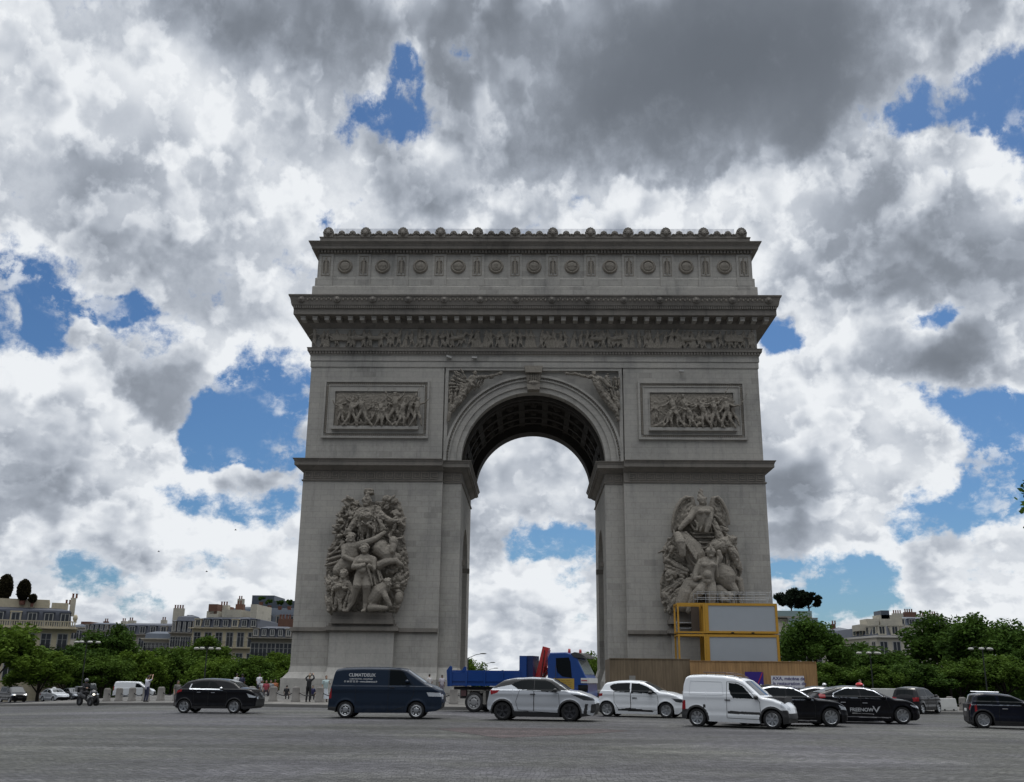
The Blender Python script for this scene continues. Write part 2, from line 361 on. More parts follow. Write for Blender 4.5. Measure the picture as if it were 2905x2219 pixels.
REDM = cobble('red_setts', (0.085, 0.064, 0.064), (0.08, 0.062, 0.062))
PAVE = cobble('island_paving', (0.125, 0.117, 0.106), (0.115, 0.109, 0.10), (0.6, 0.4))
KERB = mat('kerb_granite', (0.12, 0.115, 0.108), 0.8, var=0.25, scale=2)
FAR = mat('far_asphalt', (0.10, 0.10, 0.10), 0.85, var=0.2, scale=0.5)
def zroad(x):
    """the place falls away gently towards both sides"""
    t = (abs(x) - 22) / 4.0
    return -0.042 * 4.0 * (math.log1p(math.exp(t)) if t < 30 else t)
def gndz(px, py):
    z = 0.0
    for _ in range(25): p = gnd(px, py, z); z = .5*z + .5*zroad(p.x)
    return Vector((p.x, p.y, zroad(p.x)))
def sheet(name, mt, yf0, yf1, dz, xs, rows=1, kind='structure', zf=None):
    vs, fs = [], []
    for x in xs:
        for k in range(rows+1):
            t = k/rows; y = yf0(x)*(1-t) + yf1(x)*t; vs.append((x, y, zroad(x) + dz + (zf(x, y) if zf else 0)))
    n = rows+1
    for i in range(len(xs)-1):
        for k in range(rows): fs.append((n*i+k, n*i+n+k, n*i+n+k+1, n*i+k+1))
    o = MB().add(vs, fs).build(name, mt); tag(o, kind=kind); return o
XS = [-180, -120, -90] + [-72+3*i for i in range(49)] + [90, 120, 180]
XB = [-1500, -900, -500, -300] + XS + [300, 500, 900, 1500]
sheet('ground', FAR, lambda x: -200, lambda x: 2600, -.03, XB)
sheet('road', ROADM, lambda x: -40, lambda x: 190, 0, XS)
m = MB()                                      # band of redder setts that crosses the carriageway
c0 = [gnd(*q) for q in ((1235, 2068), (1330, 2064), (1700, 2068), (1790, 2074), (1640, 2084), (1420, 2094))]
m.add([(p.x, p.y, 0.004) for p in c0], [(0, 1, 2, 3, 4, 5)]); tag(m.build('road_patch', REDM), kind='structure')
# central island: rises gently towards the arch
def island_edge(x): return 56.0 + x*x/70.0
XI_ = [-42+2*i for i in range(43)]
def zisl(x, y): return .165 + .14*min(1, max(0, (y-island_edge(x))/38))
sheet('island_pavement', PAVE, lambda x: island_edge(x)+.32, lambda x: 150, 0, XI_, 14, zf=zisl)
m = MB(); vs, fs = [], []
for x in XI_:
    y0 = island_edge(x); z = zroad(x)
    for (y, h) in ((y0, -.01), (y0+.02, .15), (y0+.04, .168), (y0+.34, .168), (y0+.34, .0)): vs.append((x, y, z+h))
for i in range(len(XI_)-1):
    for k in range(4): fs.append((5*i+k, 5*i+5+k, 5*i+6+k, 5*i+1+k))
m.add(vs, fs); tag(m.build('kerb', KERB), kind='structure')
def zat(x, y): return zroad(x) + (zisl(x, y) if abs(x) < 42 and y > island_edge(x) else 0)
# ------------------------------------------------------------------ triumphal arch
D, DB, AX, HW = 98.0, 115.5, 0.1, 23.03          # front plane, rear plane, axis, half width
Z0 = 0.30                                         # pavement under the arch
SPR, RI = 22.62, 7.27                             # springing and intrados radius
def stone(name, col=(0.425, 0.405, 0.37), course=0.56, block=1.35, joints=0.20, stain=0.8, bump=0.25):
    m = bpy.data.materials.new(name); m.use_nodes = True; MATS[name] = m
    nt = NT(m.node_tree); b = nt.n['Principled BSDF']; b.inputs['Roughness'].default_value = 0.9; b.inputs['Specular IOR Level'].default_value = 0.25
    g = nt.new('ShaderNodeNewGeometry'); x, y, z = nt.sep(g.outputs['Position'])
    v = nt.comb(nt.math('ADD', x, y), z, 0)
    br = nt.new('ShaderNodeTexBrick'); nt.put(br.inputs['Vector'], v)
    br.inputs['Scale'].default_value = 1.0; br.inputs['Brick Width'].default_value = block; br.inputs['Row Height'].default_value = course
    br.inputs['Mortar Size'].default_value = 0.022; br.inputs['Mortar Smooth'].default_value = 0.4; br.inputs['Bias'].default_value = -0.1
    br.inputs['Color1'].default_value = (0.965, 0.965, 0.965, 1); br.inputs['Color2'].default_value = (1.04, 1.04, 1.03, 1); br.inputs['Mortar'].default_value = (1-joints,)*3 + (1,)
    br.offset = 0.5
    # a few replaced or darkened single blocks
    wn = nt.new('ShaderNodeTexBrick'); nt.put(wn.inputs['Vector'], nt.vmath('ADD', v, (17.3, 6*course, 0)))
    wn.inputs['Scale'].default_value = 1.0; wn.inputs['Brick Width'].default_value = block; wn.inputs['Row Height'].default_value = course
    wn.inputs['Mortar Size'].default_value = 0.0; wn.inputs['Color1'].default_value = (0, 0, 0, 1); wn.inputs['Color2'].default_value = (1, 1, 1, 1); wn.inputs['Bias'].default_value = 0.0
    odd = nt.ramp(wn.outputs['Color'], 0.955, 0.97, 1.0, 0.84)
    n1 = nt.noise(g.outputs['Position'], 0.22, 6, 0.62)
    n2 = nt.noise(nt.vmath('MULTIPLY', g.outputs['Position'], (1.2, 1.2, 0.16)), 1.0, 6, 0.65)     # rain streaks
    n3 = nt.noise(g.outputs['Position'], 3.5, 6, 0.7)
    st = nt.math('MULTIPLY', nt.math('ADD', nt.ramp(n1, 0.46, 0.70), nt.ramp(n2, 0.49, 0.74)), 0.5)
    c = nt.mix(nt.math('MULTIPLY', st, stain), c4(col), c4([col[0]*0.50, col[1]*0.52, col[2]*0.54]))
    c = nt.mix(nt.ramp(n1, 0.40, 0.25, 0, 0.5), c, c4([min(1, col[0]*1.14), min(1, col[1]*1.13), min(1, col[2]*1.10)]))
    c = nt.mix(1.0, c, br.outputs['Color'], 'MULTIPLY')
    oc = nt.new('ShaderNodeCombineColor'); [nt.put(oc.inputs[i], odd) for i in range(3)]
    c = nt.mix(1.0, c, oc.outputs[0], 'MULTIPLY')
    f3 = nt.ramp(n3, 0.2, 0.85, 0.84, 1.12, False); o3 = nt.new('ShaderNodeCombineColor'); [nt.put(o3.inputs[i], f3) for i in range(3)]
    c = nt.mix(1.0, c, o3.outputs[0], 'MULTIPLY')
    nt.put(b.inputs['Base Color'], c)
    bm = nt.new('ShaderNodeBump'); bm.inputs['Strength'].default_value = bump; bm.inputs['Distance'].default_value = 0.03
    nt.put(bm.inputs['Height'], nt.math('ADD', nt.math('MULTIPLY', br.outputs['Fac'], -0.8), n3)); nt.put(b.inputs['Normal'], bm.outputs[0])
    return m
ST = stone('ashlar')
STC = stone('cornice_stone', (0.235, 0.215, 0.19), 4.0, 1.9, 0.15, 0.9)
STV = stone('shade_dark_vault_stone', (0.06, 0.054, 0.047), 1.0, 1.9, 0.2, 0.6)  # stained vault stone, base colour darkened further to stand in for deep shade
STS = stone('carved_stone', (0.30, 0.27, 0.228), 50, 90, 0.0, 0.55, 0.35)
nt_ = NT(STS.node_tree); bm_ = [n for n in nt_.n if n.type == 'BUMP'][0]; g_ = nt_.new('ShaderNodeNewGeometry').outputs['Position']
bm2 = nt_.new('ShaderNodeBump'); bm2.inputs['Strength'].default_value = 0.75; bm2.inputs['Distance'].default_value = 0.09; nt_.put(bm2.inputs['Height'], nt_.noise(nt_.vmath('MULTIPLY', g_, (1, 1, .7)), 3.2, 5, .62, 1.2)); nt_.put(bm_.inputs['Normal'], bm2.outputs[0])
STW = stone('pedestal_stone', (0.46, 0.44, 0.405), 0.95, 1.9, 0.15, 0.6)

arch = thing('triumphal_arch', 'huge pale stone triumphal arch with carved reliefs in the middle of the roundabout', 'arch', (AX, (D+DB)/2, Z0), world=True)
def R(p): return (AX-HW-p, AX+HW+p, D-p, DB+p)
def ring(mb, z0, p0, z1, p1): return mb.frus(R(p0), R(p1), z0, z1)
# piers -----------------------------------------------------------
TY0, TY1, TR, TS = D+5.0, DB-5.0, 3.6, 13.2       # transverse passage
XM, XI = 9.03, 7.2                                # main face edge, jamb
STRIP = 0.8
def mx(s, x): return AX + s*x
def sbox(mb, s, xa, xb, y0, y1, z0, z1):
    a, b = sorted((mx(s, xa), mx(s, xb))); return mb.box(a, b, y0, y1, z0, z1)
def sfrus(mb, s, A, B, z0, z1):
    def r(t): a, b = sorted((mx(s, t[0]), mx(s, t[1]))); return (a, b, t[2], t[3])
    return mb.frus(r(A), r(B), z0, z1)
for s in (-1, 1):
    m = MB()
    for (a, b) in ((D, TY0), (TY1, DB)):
        st0, st1 = (STRIP, 0) if a == D else (0, STRIP)
        sbox(m, s, XM, HW, a, b, 2.6, 20.45)
        sbox(m, s, XI, XM, a+st0, b-st1, 2.6, 20.45)
    # block above the transverse passage
    n = 20; arc = [(TY0 + TR*0 + (TY1-TY0)/2 - (TY1-TY0)/2*cos(pi*i/n), TS + (TY1-TY0)/2*sin(pi*i/n)) for i in range(n+1)]
    poly = [(TY0, 20.45)] + arc + [(TY1, 20.45)]
    a, b = sorted((mx(s, XI), mx(s, HW))); m.prism(poly, 'x', a, b)
    pier = m.build('pier', ST, arch)
    for (a, b, f) in ((D, TY0, 1), (TY1, DB, -1)):      # plinth: step and flare
        m = MB()
        y0, y1 = (a-0.69, b) if f > 0 else (a, b+0.69)
        g0, g1 = (a, b)
        sbox(m, s, XM, HW+0.69, y0, y1, Z0-0.3, 1.48)
        sfrus(m, s, (XM, HW+0.60, y0+0.09*(f > 0), y1-0.09*(f < 0)), (XM, HW+0.12, a-0.12*(f > 0), b+0.12*(f < 0)), 1.48, 2.05)
        sfrus(m, s, (XM, HW+0.12, a-0.12*(f > 0), b+0.12*(f < 0)), (XM, HW, a, b), 2.05, 2.6)
        sbox(m, s, XI-0.45, XM, a+(STRIP-0.69 if f > 0 else 0), b-(STRIP-0.69 if f < 0 else 0), Z0-0.3, 1.48)
        sfrus(m, s, (XI-0.38, XM, a+(0.2 if f > 0 else 0), b-(0.2 if f < 0 else 0)), (XI, XM, a+(STRIP if f > 0 else 0), b-(STRIP if f < 0 else 0)), 1.48, 2.6)
        m.build('plinth', STW, pier)
    for (a, b, f) in ((D, TY0, 1), (TY1, DB, -1)):      # string course
        m = MB()
        for (z0, z1, p) in ((5.72, 5.84, 0.12), (5.84, 6.12, 0.26), (6.12, 6.2, 0.16)):
            sbox(m, s, XM+0.05, HW+p, a-p*(f > 0), b+p*(f < 0), z0, z1)
        m.build('string_course', STC, pier)
    m = MB()                                       # small imposts of the transverse passage
    for yy in (TY0-0.5, TY1-.05): sbox(m, s, XI-0.25, XI+2, yy, yy+0.55, TS-0.5, TS)
    m.build('passage_impost', STC, pier)
    # greek key band
    def wrap(mb, z0, p0, z1, p1):
        a0, a1 = (XM-p0*0, HW+p0, D-p0, DB+p0), (XM-p1*0, HW+p1, D-p1, DB+p1)
        sfrus(mb, s, a0, a1, z0, z1)
        sfrus(mb, s, (XI-p0, XM, D+STRIP-p0, DB-STRIP+p0), (XI-p1, XM, D+STRIP-p1, DB-STRIP+p1), z0, z1)
    m = MB(); wrap(m, 20.45, .10, 20.55, .14); wrap(m, 20.55, .14, 20.62, .03); wrap(m, 20.62, .0, 21.52, .0)
    band = m.build('greek_key_band', STC, arch)
    m = MB(); kw, kh, t = 0.90, 0.70, 0.075; z = 20.70
    def key(x, y, flip):
        f = -1 if flip else 1
        def seg(u0, u1, v0, v1):
            xa, xb = sorted((x + f*u0, x + f*u1)); m.box(xa, xb, y-0.07, y+0.02, z+v0, z+v1)
        h = kw*0.42
        seg(-h, h, kh-t, kh); seg(-h, -h+t, 0, kh-t-.002); seg(-h+t+.002, h*0.9, 0, t); seg(h-t, h, 0.22, kh-t-.002); seg(-h*0.35, h-t-.002, 0.22, 0.22+t); seg(-h*0.35, -h*0.35+t, 0.22+t+.002, 0.45)
    nk = 15
    for i in range(nk):
        u = XM + 0.45 + (HW-XM-0.55)*(i+0.5)/nk; key(mx(s, u), D, (i < nk//2) == (s > 0))
    for i in range(2): key(mx(s, XI+0.45+0.92*i), D+STRIP, s > 0)
    m.build('key_pattern', STS, band)
    m = MB()
    for (z0, p0, z1, p1) in ((21.52, .06, 21.62, .22), (21.62, .22, 21.85, .50), (21.85, .62, 21.95, .72), (21.95, .80, 22.33, .80), (22.33, .84, 22.42, .86), (22.42, .86, 22.58, .98), (22.58, .98, 22.62, .98)):
        wrap(m, z0, p0, z1, p1)
    m.build('impost_cornice', STC, arch)
# upper wall -------------------------------------------------------
m = MB(); UP = -0.05
for s in (-1, 1): sbox(m, s, XM+0.15, HW+UP, D-UP, DB+UP, 22.62, 32.42)
ns = 48
def half_poly(r, x1, z1):
    pts = [(AX + r*cos(pi*i/ns), SPR + r*sin(pi*i/ns)) for i in range(ns+1)]
    return pts
def arch_wall(mb, r, xh, ztop, y0, y1):           # a wall with a semicircular hole, as quads between arc and frame
    vs, fs = [], []
    for i in range(ns+1):
        a = pi*i/ns; cx, cz = cos(a), sin(a)
        k = min(xh/abs(cx) if abs(cx) > 1e-6 else 1e9, (ztop-SPR)/cz if cz > 1e-6 else 1e9)
        for y in (y0, y1):
            vs.append((AX + r*cx, y, SPR + r*cz)); vs.append((AX + k*cx, y, SPR + k*cz))
    for i in range(ns):
        o, p = 4*i, 4*i+4
        fs += [(o, o+1, p+1, p), (o+2, p+2, p+3, o+3), (o, p, p+2, o+2), (o+1, o+3, p+3, p+1)]
    a1 = math.atan2(ztop-SPR, xh)
    return mb.add(vs, fs)
arch_wall(m, 8.2, XM+0.148, 32.415, D+0.45, DB-0.45)
wall = m.build('upper_wall', ST, arch)
def arcbar(mb, r0, r1, y0, y1, a0=0.0, a1=pi, n=56, sq=0):
    vs, fs = [], []
    for i in range(n+1):
        a = a0 + (a1-a0)*i/n
        for r, y in ((r0, y0), (r1, y0), (r1, y1), (r0, y1)): vs.append((AX + r*cos(a), y, SPR + r*sin(a)))
    for i in range(n):
        o, p = 4*i, 4*i+4
        for k in range(4): fs.append((o+k, o+(k+1) % 4, p+(k+1) % 4, p+k))
    fs += [(0, 3, 2, 1), (4*n, 4*n+1, 4*n+2, 4*n+3)]
    return mb.add(vs, fs)
for (ya, yb) in ((DB-1.6, DB), (D, D+1.6)):
    m = MB(); f = 1 if ya == D else -1
    def yy(d): return (ya+d, yb) if f > 0 else (ya, yb-d)
    arcbar(m, RI, 7.82, *yy(0.38)); arcbar(m, 7.80, 8.45, *yy(0.24)); arcbar(m, 8.43, 8.58, *yy(0.10)); arcbar(m, 8.56, 8.80, *yy(0.20)); arcbar(m, 8.78, 9.02, *yy(-0.04))
    archi = m.build('archivolt', ST, arch)
m = MB()
for i in range(92):
    a = pi*(i+0.5)/92; c = Vector((AX + 8.68*cos(a), D+0.19, SPR + 8.68*sin(a)))
    m.ell(c, (0.075, 0.10, 0.10), 6, 5)
m.build('egg_moulding', STS, archi, True)
# keystone
for f in (1, -1):
    y = D if f > 0 else DB
    m = MB(); Y0, Y1 = sorted((y - f*0.35, y + f*1.0))
    m.prism([(AX-.52, 29.95), (AX+.52, 29.95), (AX+.80, 31.7), (AX-.80, 31.7)], 'y', Y0, Y1)
    Y0, Y1 = sorted((y - f*0.7, y + f*1.0)); m.prism([(AX-.62, 29.9), (AX+.62, 29.9), (AX+.66, 30.5), (AX-.66, 30.5)], 'y', Y0, Y1)
    Y0, Y1 = sorted((y - f*0.75, y + f*1.0)); m.prism([(AX-.80, 31.7), (AX+.80, 31.7), (AX+.95, 32.40), (AX-.95, 32.40)], 'y', Y0, Y1)
    for k in range(7): m.ell((AX-.54+.18*k, y-f*.42, 31.2), (.085, .16, .55), 6, 6)
    m.ell((AX, y-f*.55, 30.62), (.6, .3, .25), 10, 6)
    m.build('keystone', STS, arch)
# vault
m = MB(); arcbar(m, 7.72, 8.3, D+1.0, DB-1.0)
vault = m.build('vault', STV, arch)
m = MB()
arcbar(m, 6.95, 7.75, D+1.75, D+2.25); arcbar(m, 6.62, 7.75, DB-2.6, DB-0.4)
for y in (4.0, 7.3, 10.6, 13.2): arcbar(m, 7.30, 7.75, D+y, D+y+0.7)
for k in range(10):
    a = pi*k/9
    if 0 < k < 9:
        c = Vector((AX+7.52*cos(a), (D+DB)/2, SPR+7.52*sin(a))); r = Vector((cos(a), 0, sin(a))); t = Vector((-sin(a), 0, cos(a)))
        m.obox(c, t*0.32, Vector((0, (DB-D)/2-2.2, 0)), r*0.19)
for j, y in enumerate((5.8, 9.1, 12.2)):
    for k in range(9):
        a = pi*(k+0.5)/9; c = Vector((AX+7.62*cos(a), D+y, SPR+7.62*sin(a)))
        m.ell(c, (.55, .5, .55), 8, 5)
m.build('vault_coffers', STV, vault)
# entablature -------------------------------------------------------
m = MB(); ring(m, 32.42, .03, 33.02, .03); ring(m, 33.02, .05, 33.07, .05); ring(m, 33.07, .10, 33.62, .10); ring(m, 33.62, .10, 33.75, .18)
archt = m.build('architrave', ST, arch)
m = MB(); ring(m, 33.75, .20, 34.05, .20); ring(m, 34.05, .38, 34.28, .40); ring(m, 34.28, .40, 34.42, .46)
tm = m.build('taenia_moulding', STC, arch)
m = MB(); n = 150
for i in range(n):
    x = AX-HW-0.15 + (2*HW+0.3)*(i+0.5)/n; m.box(x-.09, x+.09, D-.33, D-.18, 33.77, 34.04)
m.build('dentil_row', STC, tm)
m = MB(); ring(m, 34.42, 0, 36.62, 0)
frieze = m.build('frieze', ST, arch)
m = MB(); ring(m, 36.62, .12, 36.75, .20); ring(m, 36.75, .22, 37.05, .42); ring(m, 37.05, .45, 37.50, .50); ring(m, 37.52, 1.70, 37.56, 1.72); ring(m, 37.56, 1.77, 38.14, 1.77); ring(m, 38.14, 1.80, 38.5, 1.82); ring(m, 38.5, 1.98, 38.82, 2.06); ring(m, 38.82, 2.04, 39.42, 2.20); ring(m, 39.42, 2.28, 39.57, 2.30)
m.frus(R(.5), R(1.70), 37.46, 37.52)
corn = m.build('main_cornice', STC, arch)
for i in range(40):
    x = AX + (i-19.5)*1.222
    mm = MB(); mm.box(x-.23, x+.23, D-1.45, D-.45, 37.06, 37.45); mm.box(x-.27, x+.27, D-1.52, D-.45, 37.35, 37.46)
    mm.build('modillion', ST, corn)
m = MB(); n = 220
for i in range(n):
    x = AX-HW-1.8 + (2*HW+3.6)*(i+0.5)/n; m.box(x-.07, x+.07, D-1.96, D-1.8, 38.18, 38.46)
m.build('dentil_row', STC, corn)
def lion(name, x, y, z, s, parent, mt):
    m = MB(); m.ell((x, y, z), (.42*s, .30*s, .40*s), 12, 8)
    rr = random.Random(int(x*77))
    for k in range(13):
        a = -0.6 + 2*pi*k/13; m.ell((x+.42*s*cos(a), y+.04, z+.42*s*sin(a)), (.17*s, .2*s, .17*s), 7, 5)
    m.ell((x, y-.26*s, z-.10*s), (.20*s, .22*s, .17*s), 8, 6); m.ell((x-.16*s, y-.22*s, z+.12*s), .09*s, 6, 5); m.ell((x+.16*s, y-.22*s, z+.12*s), .09*s, 6, 5)
    m.ell((x, y-.2*s, z-.30*s), (.17*s, .14*s, .1*s), 7, 5)
    return m.build(name, mt, parent, True)
for i in range(14): lion('lion_head', AX + (i-6.5)*3.69, D-2.16, 39.08, 0.66, corn, STC)
for i in range(13):                               # scrolls between the lions
    m = MB(); x0 = AX + (i-6)*3.69
    for k in range(-5, 6):
        x = x0 + k*0.24; m.ell((x, D-2.13, 39.12 + .08*(-1)**k), (.10, .06, .16), 6, 5)
    m.build('scroll_ornament', STS, corn, True)
# attic -------------------------------------------------------------
m = MB(); ring(m, 39.5, .34, 41.20, .34); ring(m, 41.20, .34, 41.30, .22); ring(m, 41.30, .14, 42.22, .14); ring(m, 42.22, .14, 42.32, .04); ring(m, 42.32, -.02, 45.02, -.02)
attic = m.build('attic', ST, arch)
SPAN = 4.02
for i in range(12):
    x = AX + (i-5.5)*SPAN; w = .74
    mm = MB(); mm.box(x-w, x+w, D-.10, D+.3, 42.32, 45.02); mm.box(x-w-.04, x+w+.04, D-.25, D+.3, 41.30, 42.26)
    pil = mm.build('attic_pilaster', ST, attic)
    mm = MB()
    for (a, b, c, d) in ((-.48, .48, 44.72, 44.78), (-.48, .48, 42.55, 42.61), (-.48, -.42, 42.61, 44.72), (.42, .48, 42.61, 44.72)): mm.box(x+a, x+b, D-.15, D-.09, c, d)
    mm.frus((x-.10, x+.10, D-.22, D-.09), (x-.13, x+.13, D-.22, D-.09), 42.95, 44.15); mm.box(x-.24, x+.24, D-.24, D-.09, 44.15, 44.25); mm.box(x-.05, x+.05, D-.22, D-.09, 44.25, 44.5); mm.ell((x, D-.15, 44.53), .09, 7, 5)
    mm.frus((x-.02, x+.02, D-.2, D-.09), (x-.10, x+.10, D-.22, D-.09), 42.68, 42.95)
    for k in range(8):
        for q in (-1, 1): mm.ell((x+q*.25, D-.14, 42.9+.165*k), (.10, .06, .07), 6, 4, Matrix.Rotation(q*.7, 3, 'Y'))
    mm.build('sword_relief', STS, pil)
NAMES = ['ULM', 'AUSTERLITZ', 'IENA', 'FRIEDLAND', 'SOMO\nSIERRA', 'ESSLING', 'WAGRAM', 'MOSKOWA', 'LUTZEN', 'BAUTZEN', 'DRESDE']
for i in range(11):
    x = AX + (i-5)*SPAN; z = 43.62
    mm = MB(); prof = [(0, .20), (.35, .18), (.50, .13), (.53, .07), (.56, .07), (.60, .20), (.67, .22), (.73, .16), (.76, .06), (.80, .05), (.82, -.1)]
    mm.lathe([(r, D-.02-h*.9) for r, h in prof], (x, 0, z), 'y', 28)
    sh = mm.build('shield', STS, attic, True)
    text_mesh(NAMES[i], .26, STS, 'shield_name', sh, Matrix.Translation(Vector((x, D-.195, z)) - ORIG['triumphal_arch']) @ Matrix.Rotation(pi/2, 4, 'X'), .02, sx=.8 if len(NAMES[i]) < 8 else .6)
m = MB(); ring(m, 45.02, .04, 45.08, .06); ring(m, 45.08, .10, 45.40, .10); ring(m, 45.40, .55, 45.44, .58); ring(m, 45.44, .62, 45.78, .64); ring(m, 45.78, .68, 45.90, .72); ring(m, 45.90, .74, 46.12, .92); ring(m, 46.12, .94, 46.2, .95)
ac = m.build('attic_cornice', STC, arch)
m = MB(); n = 132
for i in range(n):
    x = AX-HW-.1 + (2*HW+.2)*(i+.5)/n; m.box(x-.11, x+.11, D-.36, D-.08, 45.10, 45.38)
m.build('dentil_row', STC, ac)
m = MB(); ring(m, 46.2, .1, 46.42, .06); ring(m, 46.42, -.05, 46.98, -.05); ring(m, 46.98, .02, 47.08, .02)
crest = m.build('crest_parapet', STC, arch)
def shell(name, x, w, h, y, lobes, face=False):
    """antefix: a scalloped upright leaf of stone with raised ribs"""
    mm = MB(); n = lobes*6; pts = []
    for k in range(n+1):
        t = pi*k/n; r_ = 1 - .13*abs(sin(lobes*t))**.5 if False else .93+.07*abs(sin(lobes*t)); pts.append((x + w*r_*cos(t), 47.08 + h*(.30*1 + .70*r_*sin(t))))
    pts += [(x-w*.82, 47.04), (x+w*.82, 47.04)]
    mm.prism(pts, 'y', y, y+.38)
    for k in range(lobes):
        t = pi*(k+.5)/lobes; mm.ell((x+w*.50*cos(t), y-.02, 47.12+h*(.26+.40*sin(t))), (w*1.0/lobes, .10, h*.22), 7, 6, Matrix.Rotation(pi/2-t, 3, 'Y'))
    if face: mm.ell((x, y-.10, 47.08+h*.36), (w*.42, .24, h*.30), 10, 8); mm.ell((x, y-.30, 47.08+h*.26), (w*.18, .14, h*.11), 7, 6)
    return mm.build(name, STC, crest)
for i in range(12): shell('crest_head', AX + (i-5.5)*SPAN, .60, 1.12, D-.05, 7, True)
for i in range(11):
    for (f, w, h) in ((.205, .30, .40), (.355, .41, .74), (.5, .30, .40), (.645, .41, .74), (.795, .30, .40)):
        shell('palmette' if h > .5 else 'small_palmette', AX + (i-5.5+f)*SPAN, w, h, D+.02, 5)
IRON = mat('iron_railing', (0.16, 0.20, 0.30), 0.5, 0.3, var=0)
m = MB(); n = 330
for i in range(n):
    x = AX-HW+1.2 + (2*HW-2.6)*i/(n-1); m.box(x-.022, x+.022, D+1.48, D+1.52, 46.95, 48.72)
m.box(AX-HW+1.1, AX+HW-1.1, D+1.47, D+1.53, 47.3, 47.35)
o = m.build('spike_railing', IRON, arch)
# small floodlights on the wall
LAMP = mat('lamp_housing', (.45, .44, .42), .5, var=0)
for (px, py) in ((1274, 1013), (1346, 1015), (1933, 1053)):
    p = at(px, py, D-.35); mm = MB(); mm.obox(p, (.26, .05, -.08 if px == 1274 else 0), (0, .16, 0), (.02, 0, .09)); mm.tube([p, (p.x, D+.1, p.z-.1)], .04, 6)
    mm.build('floodlight', LAMP, arch)
# ------------------------------------------------------------------ carving
rng = random.Random(5)
class Zoom:
    """pixels of an enlarged detail of the photograph -> points in front of the arch"""
    dk = 1.5
    def __init__(s, ox, oy, sc, y): s.ox, s.oy, s.sc, s.y = ox, oy, sc, y; s.k = 98/F_PX/sc*1.035
    def P(s, x, y, d=0.0):
        p = at(s.ox + x/s.sc, s.oy + y/s.sc, s.y); return Vector((p.x, s.y - d*s.dk, p.z))
    def r(s, v): return v*s.k
def limb(m, z, pts, rad):
    m.limb([z.P(*p) for p in pts], [z.r(r) for r in (rad if hasattr(rad, '__len__') else [rad]*len(pts))], 14)
def blob(m, z, x, y, d, rx, ry, rd=None, rot=0):
    m.ell(z.P(x, y, d), (z.r(rx), rd if rd else z.r(min(rx, ry)), z.r(ry)), 12, 9, Matrix.Rotation(radians(rot), 3, 'Y'))
def folds(m, z, A, B, n, r, jit=.30):
    A = [Vector(p) for p in A]; B = [Vector(p) for p in B]
    def samp(L, t):
        t *= len(L)-1; i = min(int(t), len(L)-2); return L[i].lerp(L[i+1], t-i)
    for i in range(n):
        t = i/(n-1) if n > 1 else .5
        a, b = samp(A, t), samp(B, t); pts = []
        ph = rng.uniform(0, 6.28)
        for k in range(6):
            u = k/5; p = a.lerp(b, u); q = z.P(p.x, p.y, p.z)
            q.x += jit*sin(u*3+ph)*.5; q.y -= (.16 if i % 2 else -.10) + .04*sin(ph+u*4)
            pts.append(q)
        m.limb(pts, [z.r(r)*(.62+.3*rng.random()) for _ in pts], 7)
def head(m, z, x, y, d, r, turn=0, hair=True, beard=False, helmet=False):
    blob(m, z, x, y, d, r*.82, r, None); P = z.P(x, y, d); R_ = z.r(r)
    m.ell(P + Vector((R_*.25*turn, -R_*.78, -R_*.05)), (R_*.13, R_*.2, R_*.22), 6, 5)           # nose
    m.ell(P + Vector((R_*.2*turn, -R_*.62, -R_*.62)), (R_*.35, R_*.3, R_*.22), 6, 5)            # chin
    m.ell(P + Vector((R_*.2*turn, -R_*.70, R_*.28)), (R_*.55, R_*.2, R_*.10), 6, 5)             # brow
    m.ell(P + Vector((R_*.2*turn, -R_*.72, -R_*.36)), (R_*.24, R_*.12, R_*.06), 6, 5)           # mouth
    if hair or beard:
        for k in range(16 if beard else 11):
            a = rng.uniform(0.1, 3.04) if not beard or k < 10 else rng.uniform(3.6, 5.8)
            m.ell(P + Vector((R_*.85*cos(a), -R_*rng.uniform(0, .35), R_*.9*sin(a))), R_*rng.uniform(.22, .34), 6, 5)
    if helmet:
        m.ell(P + Vector((0, 0, R_*.35)), (R_*1.0, R_*1.05, R_*.85), 10, 7); m.ell(P + Vector((0, -R_*.3, R_*.9)), (R_*.25, R_*1.0, R_*.7), 8, 6)
def chest(m, z, x, y, d, w):
    """ribs, belly and breast of a bare torso centred on x, y (neck side) and w wide"""
    for q in (-1, 1):
        blob(m, z, x+q*w*.45, y+w*.30, d+.12, w*.44, w*.30)
        for i in range(3): blob(m, z, x+q*w*.20, y+w*(.85+.38*i), d+.13, w*.17, w*.15)
        for i in range(3): limb(m, z, [(x+q*w*.75, y+w*(.75+.22*i), d-.02), (x+q*w*.42, y+w*(.85+.24*i), d+.12)], [w*.08, w*.06])
    limb(m, z, [(x-w*.8, y-w*.02, d-.05), (x, y-w*.10, d+.12), (x+w*.8, y-w*.02, d-.05)], [w*.12, w*.10, w*.12])
def leaves(m, z, poly, n, rx, ry, d0, d1, ang=None):
    xs = [p[0] for p in poly]; ys = [p[1] for p in poly]
    def inside(x, y):
        c = False; j = len(poly)-1
        for i in range(len(poly)):
            if (poly[i][1] > y) != (poly[j][1] > y) and x < (poly[j][0]-poly[i][0])*(y-poly[i][1])/(poly[j][1]-poly[i][1])+poly[i][0]: c = not c
            j = i
        return c
    k = 0; tries = 0
    while k < n and tries < 9000:
        tries += 1; x, y = rng.uniform(min(xs), max(xs)), rng.uniform(min(ys), max(ys))
        if not inside(x, y): continue
        a = rng.uniform(-80, 80) if ang is None else ang(x, y) + rng.uniform(-14, 14)
        blob(m, z, x, y, rng.uniform(d0, d1), rx*rng.uniform(.7, 1.2), ry*rng.uniform(.7, 1.2), z.r(min(rx, ry))*.9, a); k += 1
